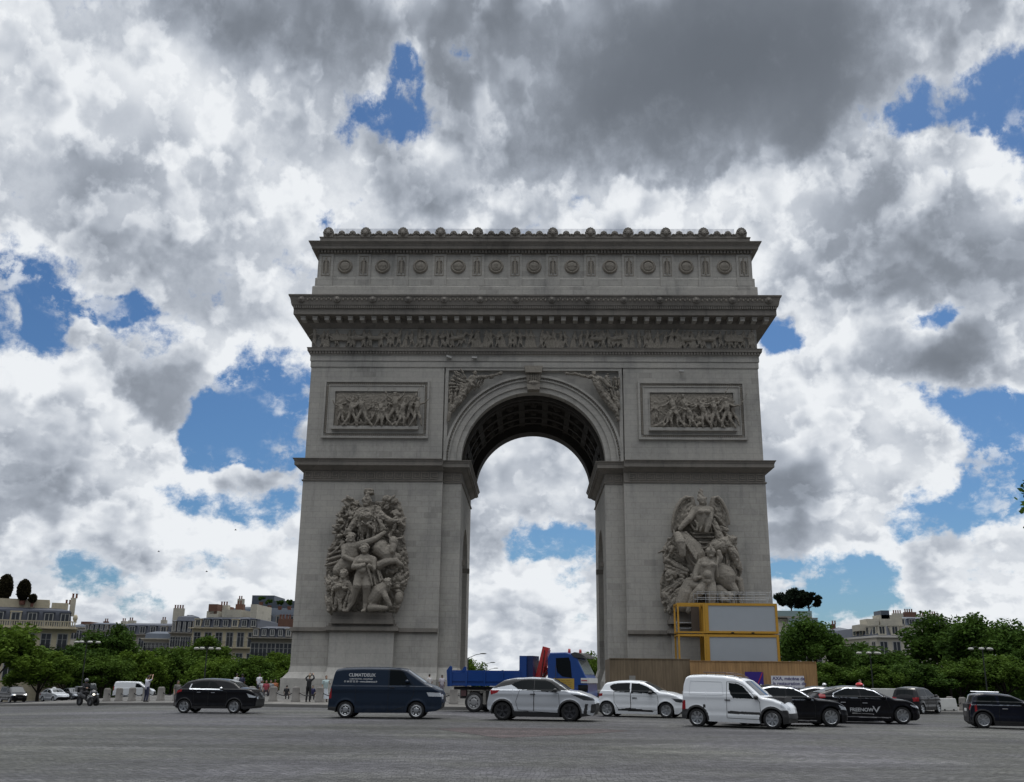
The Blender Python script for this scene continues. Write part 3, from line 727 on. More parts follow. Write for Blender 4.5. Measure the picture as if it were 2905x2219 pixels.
def slab(m, z, poly, d0, d1):
    pts = [z.P(x, y) for x, y in poly]; m.prism([(p.x, p.z) for p in pts], 'y', z.y-d1, z.y-d0)
VX = 0.045
# left group -------------------------------------------------------
z = Zoom(800, 1350, 2.8, D)
grp = thing('sculpture_group', None, None, (0, 0, 0)); grp.parent = arch; grp.location = (0, 0, 0)
ORIG['sculpture_group'] = ORIG['triumphal_arch']
grp['label'] = 'carved group of a helmeted woman above a standing warrior'
def chisel(o, kind, strength, size, depth=3):
    """real displacement: folds of cloth or tool-worn lumps in the carved surface"""
    k = 'carve_%s_%d' % (kind, int(size*1000)); t = bpy.data.textures.get(k)
    if t is None:
        t = bpy.data.textures.new(k, kind); t.noise_scale = size; t.noise_depth = depth
        if kind == 'MARBLE': t.turbulence = 9; t.marble_type = 'SHARP'
    d = o.modifiers.new('carve', 'DISPLACE'); d.texture = t; d.strength = strength; d.mid_level = .55; d.texture_coords = 'GLOBAL'
def part(m, name, g, vox=VX, mt=STS):
    o = m.build(name, mt, g); remesh(o, vox, 0)
    if any(w in name for w in ('backing', 'cloak', 'seated', 'rider', 'sheaves', 'helmeted')): chisel(o, 'MARBLE', .13, .36)
    elif any(w in name for w in ('tree', 'wings')): chisel(o, 'CLOUDS', .12, .20)
    else: chisel(o, 'CLOUDS', .07, .16, 3)
    return o
m = MB(); slab(m, z, [(700, 200), (800, 215), (940, 210), (985, 380), (965, 470), (1000, 640), (1010, 800), (960, 960), (920, 1080), (400, 1090), (365, 960), (350, 800), (362, 680), (420, 500), (470, 300), (530, 200), (640, 230)], -.1, .12)
part(m, 'backing_stone', grp)
m = MB()
head(m, z, 693, 232, 1.15, 36, 0, True, False, True); slab(m, z, [(668, 122), (732, 120), (736, 152), (715, 160), (668, 158)], .3, 1.2); limb(m, z, [(698, 158, .9), (698, 210, .9)], 16)
limb(m, z, [(693, 268, 1.0), (690, 300, .95)], 20)
limb(m, z, [(645, 305, .85), (690, 310, 1.0), (745, 300, .85)], [34, 46, 36]); limb(m, z, [(690, 320, .95), (688, 370, .95), (685, 430, .8)], [60, 58, 56])
blob(m, z, 665, 345, 1.45, 26, 24); blob(m, z, 712, 345, 1.45, 26, 24)
limb(m, z, [(638, 305, .9), (600, 390, 1.0), (560, 450, 1.1), (530, 480, 1.1)], [30, 25, 20, 17])
limb(m, z, [(765, 300, .9), (815, 345, 1.1), (880, 380, 1.2), (945, 382, 1.2)], [32, 27, 19, 16]); limb(m, z, [(925, 385, 1.2), (905, 440, 1.1), (880, 490, 1.0)], 9)
folds(m, z, [(632, 370, 1.2), (740, 365, 1.2)], [(618, 530, 1.0), (765, 530, 1.0)], 9, 10)
folds(m, z, [(640, 420, 1.3), (680, 395, 1.5)], [(720, 395, 1.5), (735, 440, 1.3)], 4, 9)
folds(m, z, [(745, 265, 1.0), (800, 270, 1.0)], [(755, 470, 1.2), (845, 440, 1.1)], 7, 12)
part(m, 'carved_helmeted_woman', grp)
m = MB()
leaves(m, z, [(515, 205), (560, 185), (612, 215), (610, 300), (590, 380), (540, 470), (470, 500), (425, 480), (440, 400), (455, 320), (490, 250)], 110, 24, 13, .3, .95)
for q in ((500, 480, 560, 230), (520, 470, 480, 330), (560, 420, 590, 300), (480, 480, 450, 420)): limb(m, z, [(q[0], q[1], .5), ((q[0]+q[2])/2+12, (q[1]+q[3])/2, .6), (q[2], q[3], .5)], [9, 7, 5])
part(m, 'carved_laurel_tree', grp)
m = MB()
leaves(m, z, [(800, 200), (850, 178), (920, 185), (940, 270), (985, 370), (975, 450), (930, 470), (900, 340), (840, 270)], 80, 26, 15, .3, 1.0)
for q in ((905, 460, 850, 220), (915, 440, 900, 260), (940, 440, 960, 370)): limb(m, z, [(q[0], q[1], .5), ((q[0]+q[2])/2+10, (q[1]+q[3])/2, .6), (q[2], q[3], .5)], [9, 7, 5])
part(m, 'carved_laurel_tree', grp)
m = MB()                                            # bearded man reaching right
head(m, z, 575, 515, 1.25, 40, .6, True, True); limb(m, z, [(520, 590, .9), (575, 585, 1.1), (625, 580, 1.0)], [34, 50, 38]); limb(m, z, [(570, 600, 1.0), (572, 650, 1.0), (590, 690, .9)], [60, 58, 50])
limb(m, z, [(622, 575, 1.1), (700, 550, 1.3), (770, 520, 1.3), (835, 470, 1.2)], [34, 27, 22, 16]); limb(m, z, [(525, 600, 1.1), (520, 660, 1.3), (590, 690, 1.4)], [28, 22, 18])
folds(m, z, [(510, 520, .8), (520, 690, .8)], [(410, 530, .5), (365, 740, .5)], 11, 13)
folds(m, z, [(440, 520, .7), (520, 540, .9)], [(405, 560, .6), (370, 650, .5)], 4, 12)
chest(m, z, 574, 588, 1.12, 54); part(m, 'carved_bearded_man', grp)
m = MB()                                            # ox with its driver
limb(m, z, [(600, 690, .6), (520, 720, .7), (470, 760, .7)], [60, 66, 50]); limb(m, z, [(800, 590, .9), (850, 640, 1.0), (880, 600, 1.1)], [70, 60, 40])
blob(m, z, 905, 545, 1.2, 34, 46); limb(m, z, [(905, 580, 1.3), (900, 620, 1.4)], [28, 20]); limb(m, z, [(880, 520, 1.2), (868, 490, 1.2), (880, 470, 1.2)], [9, 8, 4]); limb(m, z, [(935, 520, 1.2), (975, 510, 1.1), (990, 490, 1.1)], [9, 8, 4])
blob(m, z, 920, 660, 1.0, 40, 34); folds(m, z, [(770, 560, .9), (840, 570, 1.0)], [(790, 690, .9), (880, 690, .9)], 7, 15)
limb(m, z, [(785, 730, 1.2), (850, 700, 1.3), (920, 690, 1.2), (965, 720, 1.1)], [32, 28, 24, 16])
part(m, 'carved_ox', grp)
m = MB()                                            # standing nude warrior
head(m, z, 690, 608, 1.75, 38, 0, True, False, False); blob(m, z, 690, 580, 1.7, 34, 18); limb(m, z, [(690, 640, 1.55), (686, 665, 1.5)], 20)
limb(m, z, [(630, 690, 1.3), (685, 685, 1.45), (745, 690, 1.3)], [32, 46, 34]); limb(m, z, [(682, 700, 1.45), (676, 750, 1.45), (672, 800, 1.4)], [60, 52, 52])
blob(m, z, 660, 705, 1.85, 26, 20); blob(m, z, 712, 705, 1.85, 26, 20); blob(m, z, 674, 770, 1.8, 30, 30)
limb(m, z, [(625, 695, 1.4), (605, 745, 1.6), (660, 745, 2.0), (690, 735, 2.0)], [27, 23, 19, 14]); limb(m, z, [(748, 695, 1.4), (755, 760, 1.6), (730, 740, 1.9)], [28, 22, 16])
limb(m, z, [(645, 815, 1.4), (632, 890, 1.6), (610, 945, 1.4), (580, 1015, 1.2), (548, 1076, 1.3)], [40, 36, 27, 24, 13]); limb(m, z, [(702, 815, 1.4), (703, 890, 1.6), (698, 945, 1.4), (690, 1020, 1.2), (680, 1078, 1.3)], [40, 35, 27, 24, 13])
limb(m, z, [(548, 1080, 1.3), (525, 1086, 1.7)], [13, 8]); limb(m, z, [(680, 1080, 1.3), (672, 1088, 1.8)], [14, 9])
folds(m, z, [(742, 700, 1.2), (790, 700, 1.1)], [(748, 890, 1.2), (805, 840, 1.2)], 5, 12); limb(m, z, [(715, 745, 1.9), (735, 820, 1.8), (750, 890, 1.7)], [9, 8, 6])
chest(m, z, 684, 690, 1.55, 56); part(m, 'carved_warrior', grp)
m = MB()                                            # seated woman and child
head(m, z, 518, 800, 1.3, 34, -.5); head(m, z, 448, 845, 1.3, 28, .5); limb(m, z, [(520, 835, 1.1), (510, 880, 1.1), (505, 935, 1.0)], [34, 48, 52])
limb(m, z, [(480, 865, 1.2), (445, 910, 1.4), (500, 890, 1.6)], [24, 20, 15]); limb(m, z, [(550, 865, 1.2), (580, 920, 1.3), (530, 905, 1.6)], [24, 20, 14]); limb(m, z, [(450, 875, 1.3), (470, 900, 1.4), (500, 900, 1.4)], [26, 24, 18])
folds(m, z, [(440, 920, 1.2), (585, 925, 1.3)], [(425, 1070, 1.0), (560, 1075, 1.2)], 10, 13)
part(m, 'carved_seated_woman', grp)
m = MB()                                            # crouching man, sheaves
head(m, z, 862, 862, 1.3, 34, .5, True, True); limb(m, z, [(835, 895, 1.1), (790, 930, 1.2), (740, 990, 1.1)], [46, 54, 52]); limb(m, z, [(820, 920, 1.3), (850, 980, 1.4), (880, 1040, 1.3)], [26, 22, 16]); limb(m, z, [(745, 1010, 1.1), (730, 1060, 1.3), (850, 1062, 1.3)], [40, 30, 18])
blob(m, z, 940, 980, .8, 34, 50); part(m, 'carved_crouching_man', grp)
m = MB()
for (cx, cy, tips) in ((885, 905, [(1015, 770), (1010, 815), (1000, 860), (985, 900), (970, 760), (940, 760), (975, 945)]), (850, 800, [(990, 590), (985, 650), (992, 700), (960, 620), (830, 750), (870, 740), (910, 745)]), (915, 1085, [(940, 990), (970, 950), (955, 1010), (925, 985)]), (420, 930, [(350, 800), (355, 850), (360, 890), (385, 800), (372, 920)]), (410, 1095, [(362, 950), (370, 1000), (385, 960), (372, 1060), (400, 960)])):
    for (tx, ty) in tips:
        for w in (0, 1):
            jx, jy = rng.uniform(-14, 14), rng.uniform(-14, 14)
            limb(m, z, [(cx+jx, cy+jy, .5), ((cx+tx)/2+jx, (cy+ty)/2+jy-8, .8), (tx+jx*.4, ty+jy*.4, .55)], [6, 12, 5])
part(m, 'carved_sheaves', grp)
m = MB()
for (x0, x1, y0, y1, p) in ((398, 872, 1086, 1118, .95), (392, 878, 1118, 1140, 1.05), (385, 884, 1140, 1172, 1.2)):
    a, b = z.P(x0, y1), z.P(x1, y0); f = (D-p)/D; m.box(a.x*f, b.x*f, D-p, D+.1, 1.65+(a.z-1.65)*f, 1.65+(b.z-1.65)*f-.004)
m.build('group_base', STC, grp)
# right group -------------------------------------------------------
z = Zoom(1660, 1350, 2.667, D)
grp = thing('sculpture_group', None, None, (0, 0, 0)); grp.parent = arch; ORIG[grp.name] = ORIG['triumphal_arch']
grp['label'] = 'carved group of a winged spirit above a nude youth and a horse'
m = MB(); slab(m, z, [(800, 240), (940, 240), (1040, 420), (1060, 500), (1130, 560), (1160, 720), (1185, 800), (1180, 900), (1150, 1060), (640, 1050), (570, 940), (570, 800), (600, 700), (590, 560), (660, 450), (690, 420)], -.1, .12)
part(m, 'backing_stone', grp)
m = MB()
for sgn, root, tips in ((-1, (812, 265), [(792, 185), (748, 180), (708, 208), (682, 250), (663, 295), (652, 340), (648, 388), (655, 428), (690, 425), (725, 390), (755, 350)]), (1, (938, 265), [(950, 187), (985, 183), (1014, 208), (1036, 246), (1054, 288), (1067, 335), (1072, 382), (1070, 418), (1032, 405), (1000, 375), (970, 345)])):
    slab(m, z, [root] + tips + [(root[0]+sgn*6, root[1]+60)], -.05, .62)
    limb(m, z, [(root[0]+sgn*-2, root[1]+10, .8)] + [t + (.85,) for t in tips[:7]], [20, 17, 16, 15, 14, 12, 10, 8])
    for row, (u, d_) in enumerate(((.92, .66), (.70, .78), (.48, .90))):
        for k in range(len(tips)-1):
            for h in (.0, .5):
                t = (tips[k][0]*(1-h)+tips[k+1][0]*h, tips[k][1]*(1-h)+tips[k+1][1]*h); cx_, cy_ = root[0]+(t[0]-root[0])*u, root[1]+25+(t[1]-root[1]-25)*u
                ax_, ay_ = root[0]+(t[0]-root[0])*(u-.30), root[1]+25+(t[1]-root[1]-25)*(u-.30)
                limb(m, z, [(ax_, ay_, d_-.1), ((ax_+cx_)/2, (ay_+cy_)/2, d_+.06*(k % 2)), (cx_, cy_+6, d_-.12)], [7, 8.5, 4.5])
part(m, 'carved_wings', grp, .065)
m = MB()
head(m, z, 862, 212, 1.3, 36, 0, True, True)
for k in range(7): blob(m, z, 852+rng.uniform(-12, 12), 180-k*8, 1.1, 15-k, 15, None)
limb(m, z, [(862, 245, 1.1), (866, 270, 1.0)], 20); limb(m, z, [(812, 285, .95), (868, 282, 1.1), (925, 285, .95)], [34, 46, 34]); limb(m, z, [(870, 300, 1.1), (872, 345, 1.1), (868, 395, 1.0)], [58, 54, 50])
blob(m, z, 845, 300, 1.55, 26, 20); blob(m, z, 895, 300, 1.55, 26, 20)
limb(m, z, [(805, 295, 1.0), (765, 350, 1.3), (725, 390, 1.3), (695, 425, 1.3)], [30, 25, 20, 15]); limb(m, z, [(925, 298, 1.0), (912, 360, 1.4), (900, 410, 1.5), (888, 445, 1.5)], [29, 24, 20, 15])
folds(m, z, [(790, 370, 1.2), (860, 350, 1.4), (930, 350, 1.2)], [(800, 430, 1.2), (860, 440, 1.3), (945, 430, 1.1)], 8, 11)
folds(m, z, [(800, 440, 1.0), (825, 480, .9), (830, 540, .9), (850, 600, .9)], [(950, 430, .9), (940, 480, .9), (935, 540, .9), (930, 590, .9)], 10, 10)
chest(m, z, 868, 288, 1.15, 54); part(m, 'carved_winged_spirit', grp)
m = MB()                                            # horse
limb(m, z, [(676, 474, 1.6), (690, 530, 1.9), (700, 580, 1.95), (704, 622, 1.9)], [28, 36, 25, 22]); limb(m, z, [(660, 470, 1.2), (652, 430, 1.2)], [12, 5]); limb(m, z, [(700, 462, 1.2), (706, 430, 1.2)], [12, 5])
limb(m, z, [(720, 480, 1.0), (770, 540, 1.0), (815, 610, .9), (840, 690, .8)], [42, 62, 72, 66]); limb(m, z, [(840, 700, .7), (940, 720, .7), (1040, 770, .8)], [80, 86, 82]); blob(m, z, 1045, 775, 1.0, 66, 84, .7)
for k in range(12): limb(m, z, [(700+k*11, 455+k*7, 1.1), (740+k*10, 450+k*9, 1.2), (770+k*8, 480+k*11, 1.15)], [8, 11, 5])
limb(m, z, [(1070, 830, .9), (1110, 880, 1.0), (1080, 940, 1.0), (1100, 1030, 1.0)], [46, 30, 22, 18]); limb(m, z, [(1110, 780, .8), (1150, 800, .8), (1165, 880, .8), (1140, 960, .7)], [20, 24, 22, 10])
blob(m, z, 676, 520, 1.75, 8, 8); limb(m, z, [(668, 600, 1.75), (735, 590, 1.6), (790, 560, 1.3)], 5); limb(m, z, [(660, 545, 1.7), (720, 548, 1.75), (745, 500, 1.4)], 5); blob(m, z, 694, 612, 1.75, 8, 6)
for k in range(9): limb(m, z, [(742+k*9, 500+k*14, 1.55), (725+k*10, 530+k*15, 1.7), (735+k*10, 560+k*14, 1.6)], [9, 8, 4])
limb(m, z, [(760, 640, 1.3), (800, 690, 1.5), (850, 720, 1.4)], [7, 7, 7]); part(m, 'carved_horse', grp)
m = MB()                                            # rider on the right
head(m, z, 1092, 505, 1.1, 32, .6, True, True); limb(m, z, [(1060, 520, .9), (1010, 540, 1.0), (960, 560, 1.0)], [44, 62, 54]); limb(m, z, [(1000, 500, 1.1), (975, 430, 1.1), (955, 350, .9)], [30, 22, 14]); limb(m, z, [(1060, 540, 1.1), (1100, 610, 1.2), (1130, 690, 1.1), (1155, 720, 1.0)], [32, 27, 22, 14])
folds(m, z, [(985, 570, .9), (1060, 560, .9), (1120, 560, .8)], [(1000, 720, .9), (1070, 740, .9), (1150, 760, .7)], 10, 13); folds(m, z, [(980, 400, .7), (1050, 420, .6)], [(1000, 490, .8), (1080, 490, .7)], 5, 12)
limb(m, z, [(985, 395, .8), (1060, 425, .8)], 11); part(m, 'carved_rider', grp)
m = MB()                                            # nude youth
head(m, z, 910, 612, 1.9, 36, 0, True, False, True); limb(m, z, [(908, 642, 1.7), (900, 665, 1.6)], 20); limb(m, z, [(845, 680, 1.4), (895, 680, 1.6), (955, 675, 1.4)], [34, 48, 36]); limb(m, z, [(893, 700, 1.6), (888, 755, 1.6), (890, 815, 1.5)], [64, 55, 55])
blob(m, z, 870, 700, 2.0, 28, 22); blob(m, z, 918, 698, 2.0, 28, 22); blob(m, z, 888, 770, 1.95, 32, 34)
limb(m, z, [(838, 685, 1.5), (812, 740, 1.6), (800, 800, 1.8), (830, 790, 1.9)], [29, 24, 19, 14]); limb(m, z, [(958, 680, 1.5), (985, 640, 1.6), (975, 600, 1.7)], [30, 24, 17])
limb(m, z, [(915, 835, 1.5), (920, 890, 1.7), (922, 950, 1.6), (925, 1040, 1.4)], [42, 38, 30, 24]); limb(m, z, [(865, 835, 1.5), (830, 890, 1.8), (790, 930, 1.6), (760, 1030, 1.4)], [42, 37, 30, 24])
limb(m, z, [(850, 810, 1.7), (890, 820, 2.0), (930, 808, 1.7)], [14, 16, 14]); limb(m, z, [(975, 600, 1.6), (955, 700, 1.9), (965, 780, 1.7)], 10)
chest(m, z, 894, 682, 1.68, 60); part(m, 'carved_youth', grp)
m = MB()                                            # kneeling man, cloaks
head(m, z, 798, 785, 1.5, 34, .5, True, True); limb(m, z, [(760, 830, 1.3), (810, 850, 1.6), (870, 860, 1.7)], [34, 32, 22]); limb(m, z, [(770, 830, 1.2), (750, 900, 1.2), (720, 980, 1.1)], [48, 58, 56]); limb(m, z, [(830, 850, 1.7), (880, 840, 1.8)], [20, 14])
part(m, 'carved_kneeling_man', grp)
m = MB()
folds(m, z, [(620, 640, .8), (600, 720, .7)], [(760, 720, 1.1), (730, 780, 1.1)], 6, 15); folds(m, z, [(615, 490, .7), (640, 560, .9)], [(600, 600, .6), (600, 660, .6)], 4, 14); limb(m, z, [(640, 560, .8), (590, 570, .7), (545, 592, .5)], [22, 14, 6])
folds(m, z, [(720, 790, 1.1), (740, 820, 1.1), (740, 860, 1.1)], [(565, 880, .6), (590, 980, .6), (650, 1050, .7)], 12, 14); limb(m, z, [(612, 800, .9), (640, 795, 1.1), (655, 815, 1.0)], 13); blob(m, z, 640, 760, .9, 50, 34)
folds(m, z, [(570, 900, .6), (620, 900, .8)], [(600, 1030, .6), (680, 1060, .7)], 5, 13)
part(m, 'carved_cloaks', grp)
m = MB()
head(m, z, 1065, 925, 1.2, 32, .5); limb(m, z, [(1020, 900, 1.0), (985, 880, 1.1), (960, 920, 1.0)], [40, 44, 36]); limb(m, z, [(990, 900, 1.2), (1010, 950, 1.3), (1060, 960, 1.2)], [28, 24, 16]); folds(m, z, [(1110, 850, .8), (1170, 840, .6)], [(1100, 1040, .8), (1165, 1000, .6)], 6, 14); blob(m, z, 980, 1000, .9, 60, 40)
part(m, 'carved_fallen_man', grp)
m = MB()
for (x0, x1, y0, y1, p) in ((650, 1140, 1035, 1065, .95), (642, 1150, 1065, 1088, 1.05), (634, 1158, 1088, 1120, 1.2)):
    a, b = z.P(x0, y1), z.P(x1, y0); f = (D-p)/D; m.box(a.x*f, b.x*f, D-p, D+.1, 1.65+(a.z-1.65)*f, 1.65+(b.z-1.65)*f-.004)
m.build('group_base', STC, grp)
# pedestals of the groups
for s in (-1, 1):
    m = MB(); sbox(m, s, 13.2, 19.35, D-.60, D+.1, 1.48, 5.75); sbox(m, s, 13.1, 19.45, D-1.29, D-.6, Z0-.3, 1.48); sfrus(m, s, (13.1, 19.45, D-1.2, D), (13.2, 19.35, D-.62, D), 1.48, 2.5)
    ped = m.build('pedestal', STW, arch)
    m = MB()
    for (z0, z1, p) in ((5.75, 5.90, .18), (5.90, 6.22, .42), (6.22, 6.34, .30), (6.34, 6.6, .12)): sbox(m, s, 13.2-p, 19.35+p, D-.60-p, D+.1, z0, z1)
    m.build('pedestal_cornice', STC, ped)
# small figures for panels and frieze --------------------------------
def mini(m, x, z, h, y, lean=0.0, robe=False, arms=None, spread=.12, spear=False, hat=True):
    hip = Vector((x+lean*.4*h, y, z+.5*h)); nk = Vector((x+lean*h, y-.02*h, z+.82*h)); up = (nk-hip).normalized()
    m.limb([hip, hip.lerp(nk, .5)+Vector((0, -.03*h, 0)), nk], [.085*h, .10*h, .085*h], 7)
    hd = nk + up*.11*h + Vector((0, -.02*h, 0)); m.ell(hd, (.058*h, .065*h, .07*h), 7, 6)
    if hat: m.ell(hd + up*.05*h, (.085*h, .06*h, .035*h), 7, 5)
    if robe:
        for k in range(5):
            t = (k-2)/2; m.limb([hip+Vector((t*.07*h, -.02*h*(k % 2), .05*h)), (x+t*.15*h, y-.03*h*(k % 2), z+.02*h)], [.05*h, .06*h], 6)
    else:
        for q in (-1, 1):
            ft = Vector((x+q*spread*h, y-.02*h, z)); kn = hip.lerp(ft, .5)+Vector((.05*h*(1 if lean >= 0 else -1), -.04*h, 0))
            m.limb([hip+Vector((q*.04*h, 0, 0)), kn, ft], [.07*h, .055*h, .035*h], 6)
    arms = arms or (rng.uniform(-2.6, -.3), rng.uniform(-2.8, .6))
    for q, a in zip((-1, 1), arms):
        sh = nk + Vector((q*.09*h, 0, -.04*h)); e = sh + Vector((q*cos(a)*.17*h*(1 if rng.random() < .8 else -.5), -.04*h, sin(a)*.17*h)); ha = e + Vector((q*cos(a+.5)*.16*h, -.03*h, sin(a+.5)*.16*h))
        m.limb([sh, e, ha], [.042*h, .036*h, .028*h], 6)
        if spear and q > 0: m.tube([ha + Vector((-.2*h, 0, -.25*h)), ha + Vector((.25*h, -.02, .45*h))], .014*h+.012, 5)
def beast(m, x, z, L, h, y, f=1, rear=0.0, ox=False):
    a = Vector((x-f*L*.32, y, z+h*.66)); b = Vector((x+f*L*.25, y, z+h*(.66+rear)))
    m.limb([a, a.lerp(b, .5), b], [h*.17, h*.17, h*.18], 8)
    hd = b + Vector((f*L*.22, -.03, h*(.16 if ox else .32))); m.limb([b, b.lerp(hd, .6)+Vector((0, 0, .05*h)), hd], [h*.15, h*.12, h*.09], 7); m.limb([hd, hd+Vector((f*L*.10, -.02, -h*.14))], [h*.085, h*.055], 7)
    if ox:
        for q in (-1, 1): m.limb([hd+Vector((0, 0, h*.06)), hd+Vector((q*h*.1, -.03, h*.2))], [h*.025, h*.01], 5)
    for (p, d) in ((a, -.06), (a, .08), (b, -.05), (b, .12 + rear*.6)):
        ft = Vector((p.x+f*d*L, y-.03, z + (h*.25 if rear and p is b else 0))); m.limb([p, p.lerp(ft, .5)+Vector((f*.05*L, -.03, 0)), ft], [h*.10, h*.06, h*.035], 6)
    m.limb([a, a+Vector((-f*L*.1, 0, -h*.1)), a+Vector((-f*L*.1, 0, -h*.4))], [h*.05, h*.04, h*.02], 5)
# frieze -------------------------------------------------------------
m = MB(); yF = D-.15; zF, hF = 34.46, 1.98
busy = []
def fx(px): return at(px, 960, D).x
for (px, k) in ((963, 'cart'), (1018, 'ox'), (1068, 'ox'), (1300, 'horse'), (1695, 'horse'), (1752, 'horse'), (1950, 'horse'), (2010, 'horse'), (2080, 'cart')):
    x = fx(px)
    if k == 'cart':
        m.box(x-.9, x+.95, yF-.22, yF+.1, zF+.75, zF+1.15)
        for q in (-.62, .62): m.lathe([(.10, yF-.3), (.34, yF-.26), (.36, yF-.1), (.36, yF+.1)], (x+q, 0, zF+.36), 'y', 14); m.lathe([(.05, yF-.36), (.16, yF-.3), (.0, yF-.38)], (x+q, 0, zF+.36), 'y', 8)
        for q in range(4): m.ell((x-.6+.4*q, yF-.08, zF+1.3), (.3, .18, .25), 7, 5)
        busy.append((x-1.0, x+1.0))
    elif k == 'ox': beast(m, x, zF, 1.9, 1.55, yF-.08, 1, 0, True); busy.append((x-.7, x+.75))
    else: beast(m, x, zF, 1.9, 1.5, yF-.08, 1 if px != 1950 else -1, .12 if px in (1300, 1752) else 0); busy.append((x-.6, x+.6)); mini(m, x-.1, zF+.75, 1.25, yF+.02)
x = AX-HW+.3
while x < AX+HW-.25:
    if not any(a < x < b for a, b in busy): mini(m, x, zF+rng.uniform(-.02, .03), hF*rng.uniform(.88, 1.02), yF-.08+rng.uniform(-.05, .05), rng.uniform(-.12, .12), rng.random() < .35, spread=rng.uniform(.06, .17), spear=rng.random() < .15, hat=rng.random() < .6)
    elif rng.random() < .8: mini(m, x, zF+.1, hF*.95, yF+.05, rng.uniform(-.1, .1), hat=False)
    x += rng.uniform(.46, .72)
for px in (1192, 1838):
    xx = fx(px); m.box(xx-.32, xx+.32, D-.2, D+.05, 34.44, 36.58)
o = m.build('frieze_figures', STS, frieze); remesh(o, .05, 0); chisel(o, 'CLOUDS', .08, .16)
# relief panels --------------------------------------------------------
for s, zz, key in ((-1, Zoom(820, 1000, 4.2, D), 0), (1, Zoom(1740, 1000, 4.2, D), 1)):
    xc = (-15.95 if s < 0 else 16.15); W_, H0, H1 = 5.42, 24.86, 30.96
    m = MB()
    def frame(w, a, b, t, y0, y1):
        m.box(xc-w, xc+w, y0, y1, b-t, b); m.box(xc-w, xc+w, y0, y1, a, a+t); m.box(xc-w, xc-w+t, y0, y1, a+t+.001, b-t-.001); m.box(xc+w-t, xc+w, y0, y1, a+t+.001, b-t-.001)
    frame(W_, H0, H1, .22, D-.20, D+.06); frame(W_-.225, H0+.225, H1-.225, .26, D-.02, D+.06); frame(W_-.49, H0+.49, H1-.49, .10, D-.14, D+.06); frame(W_-.595, H0+.595, H1-.595, .48, D-.06, D+.06); frame(W_-1.08, H0+1.08, H1-1.08, .10, D-.16, D+.06)
    m.box(xc-W_+1.0, xc+W_-1.0, D-.5, D+.05, 25.72, 26.05)
    pan = m.build('relief_panel', ST, arch)
    m = MB(); n = 50
    for i in range(n):
        x = xc-W_+.35+(2*W_-.7)*(i+.5)/n
        for zz_ in (H0+.355, H1-.355): m.box(x-.06, x+.06, D-.10, D, zz_-.1, zz_+.1)
    for i in range(28):
        zq = H0+.55+(H1-H0-1.1)*(i+.5)/28
        for q in (-1, 1): m.box(xc+q*(W_-.355)-.1, xc+q*(W_-.355)+.1, D-.10, D, zq-.06, zq+.06)
    m.build('egg_moulding', STS, pan)
    m = MB(); zb = 26.06
    m.box(xc-4.2, xc+4.2, D-.04, D+.04, zb, 29.7)
    if key == 0:
        spec = [(600, .2, 1.7), (640, -.15, 2.6), (690, .35, 1.8), (735, .1, 2.9), (800, -.2, 3.0), (905, -.25, 3.3), (1000, .4, 2.2), (1070, .2, 2.8), (1120, .1, 2.9), (1180, -.5, 2.3), (1270, -.05, 3.4), (1330, .2, 2.9), (1440, 0, 3.0), (1515, .1, 3.0)]
    else:
        spec = [(600, .5, 1.6), (640, .3, 2.0), (760, -.3, 3.2), (800, -.5, 2.1), (890, -.2, 3.3), (945, -.35, 2.4), (1010, -.5, 1.9), (1110, -.35, 3.1), (1180, -.4, 2.0), (1230, -.2, 3.2), (1290, -.15, 3.0), (1360, -.1, 3.2), (1410, .1, 2.7)]
    for i, (px, lean, h) in enumerate(spec):
        x = zz.P(px, 870).x; front = i % 2
        mini(m, x, zb+(.02 if front else .25), h*.96, D-(.52 if front else .26), lean*.6, False, (rng.uniform(-2.4, .9), rng.uniform(-1.2, 1.2)), rng.uniform(.12, .28), i % 3 == 0, True)
    for i in range(8):
        x = xc+rng.uniform(-3.6, 3.6); m.limb([(x-.5, D-.3, zb+.1), (x, D-.42, zb+rng.uniform(.25, .5)), (x+.55, D-.3, zb+.12)], [.13, .19, .1], 7)
    for i in range(10): x = xc+rng.uniform(-3.9, 3.9); mini(m, x, zb+.6, 2.3*rng.uniform(.8, 1.05), D-.04, rng.uniform(-.2, .2))
    if key == 1: beast(m, zz.P(1090, 870).x, zb+.05, 2.6, 1.7, D-.3, -1, -.15)
    o = m.build('carved_battle_scene', STS, pan); remesh(o, .05, 0); chisel(o, 'CLOUDS', .14, .22)
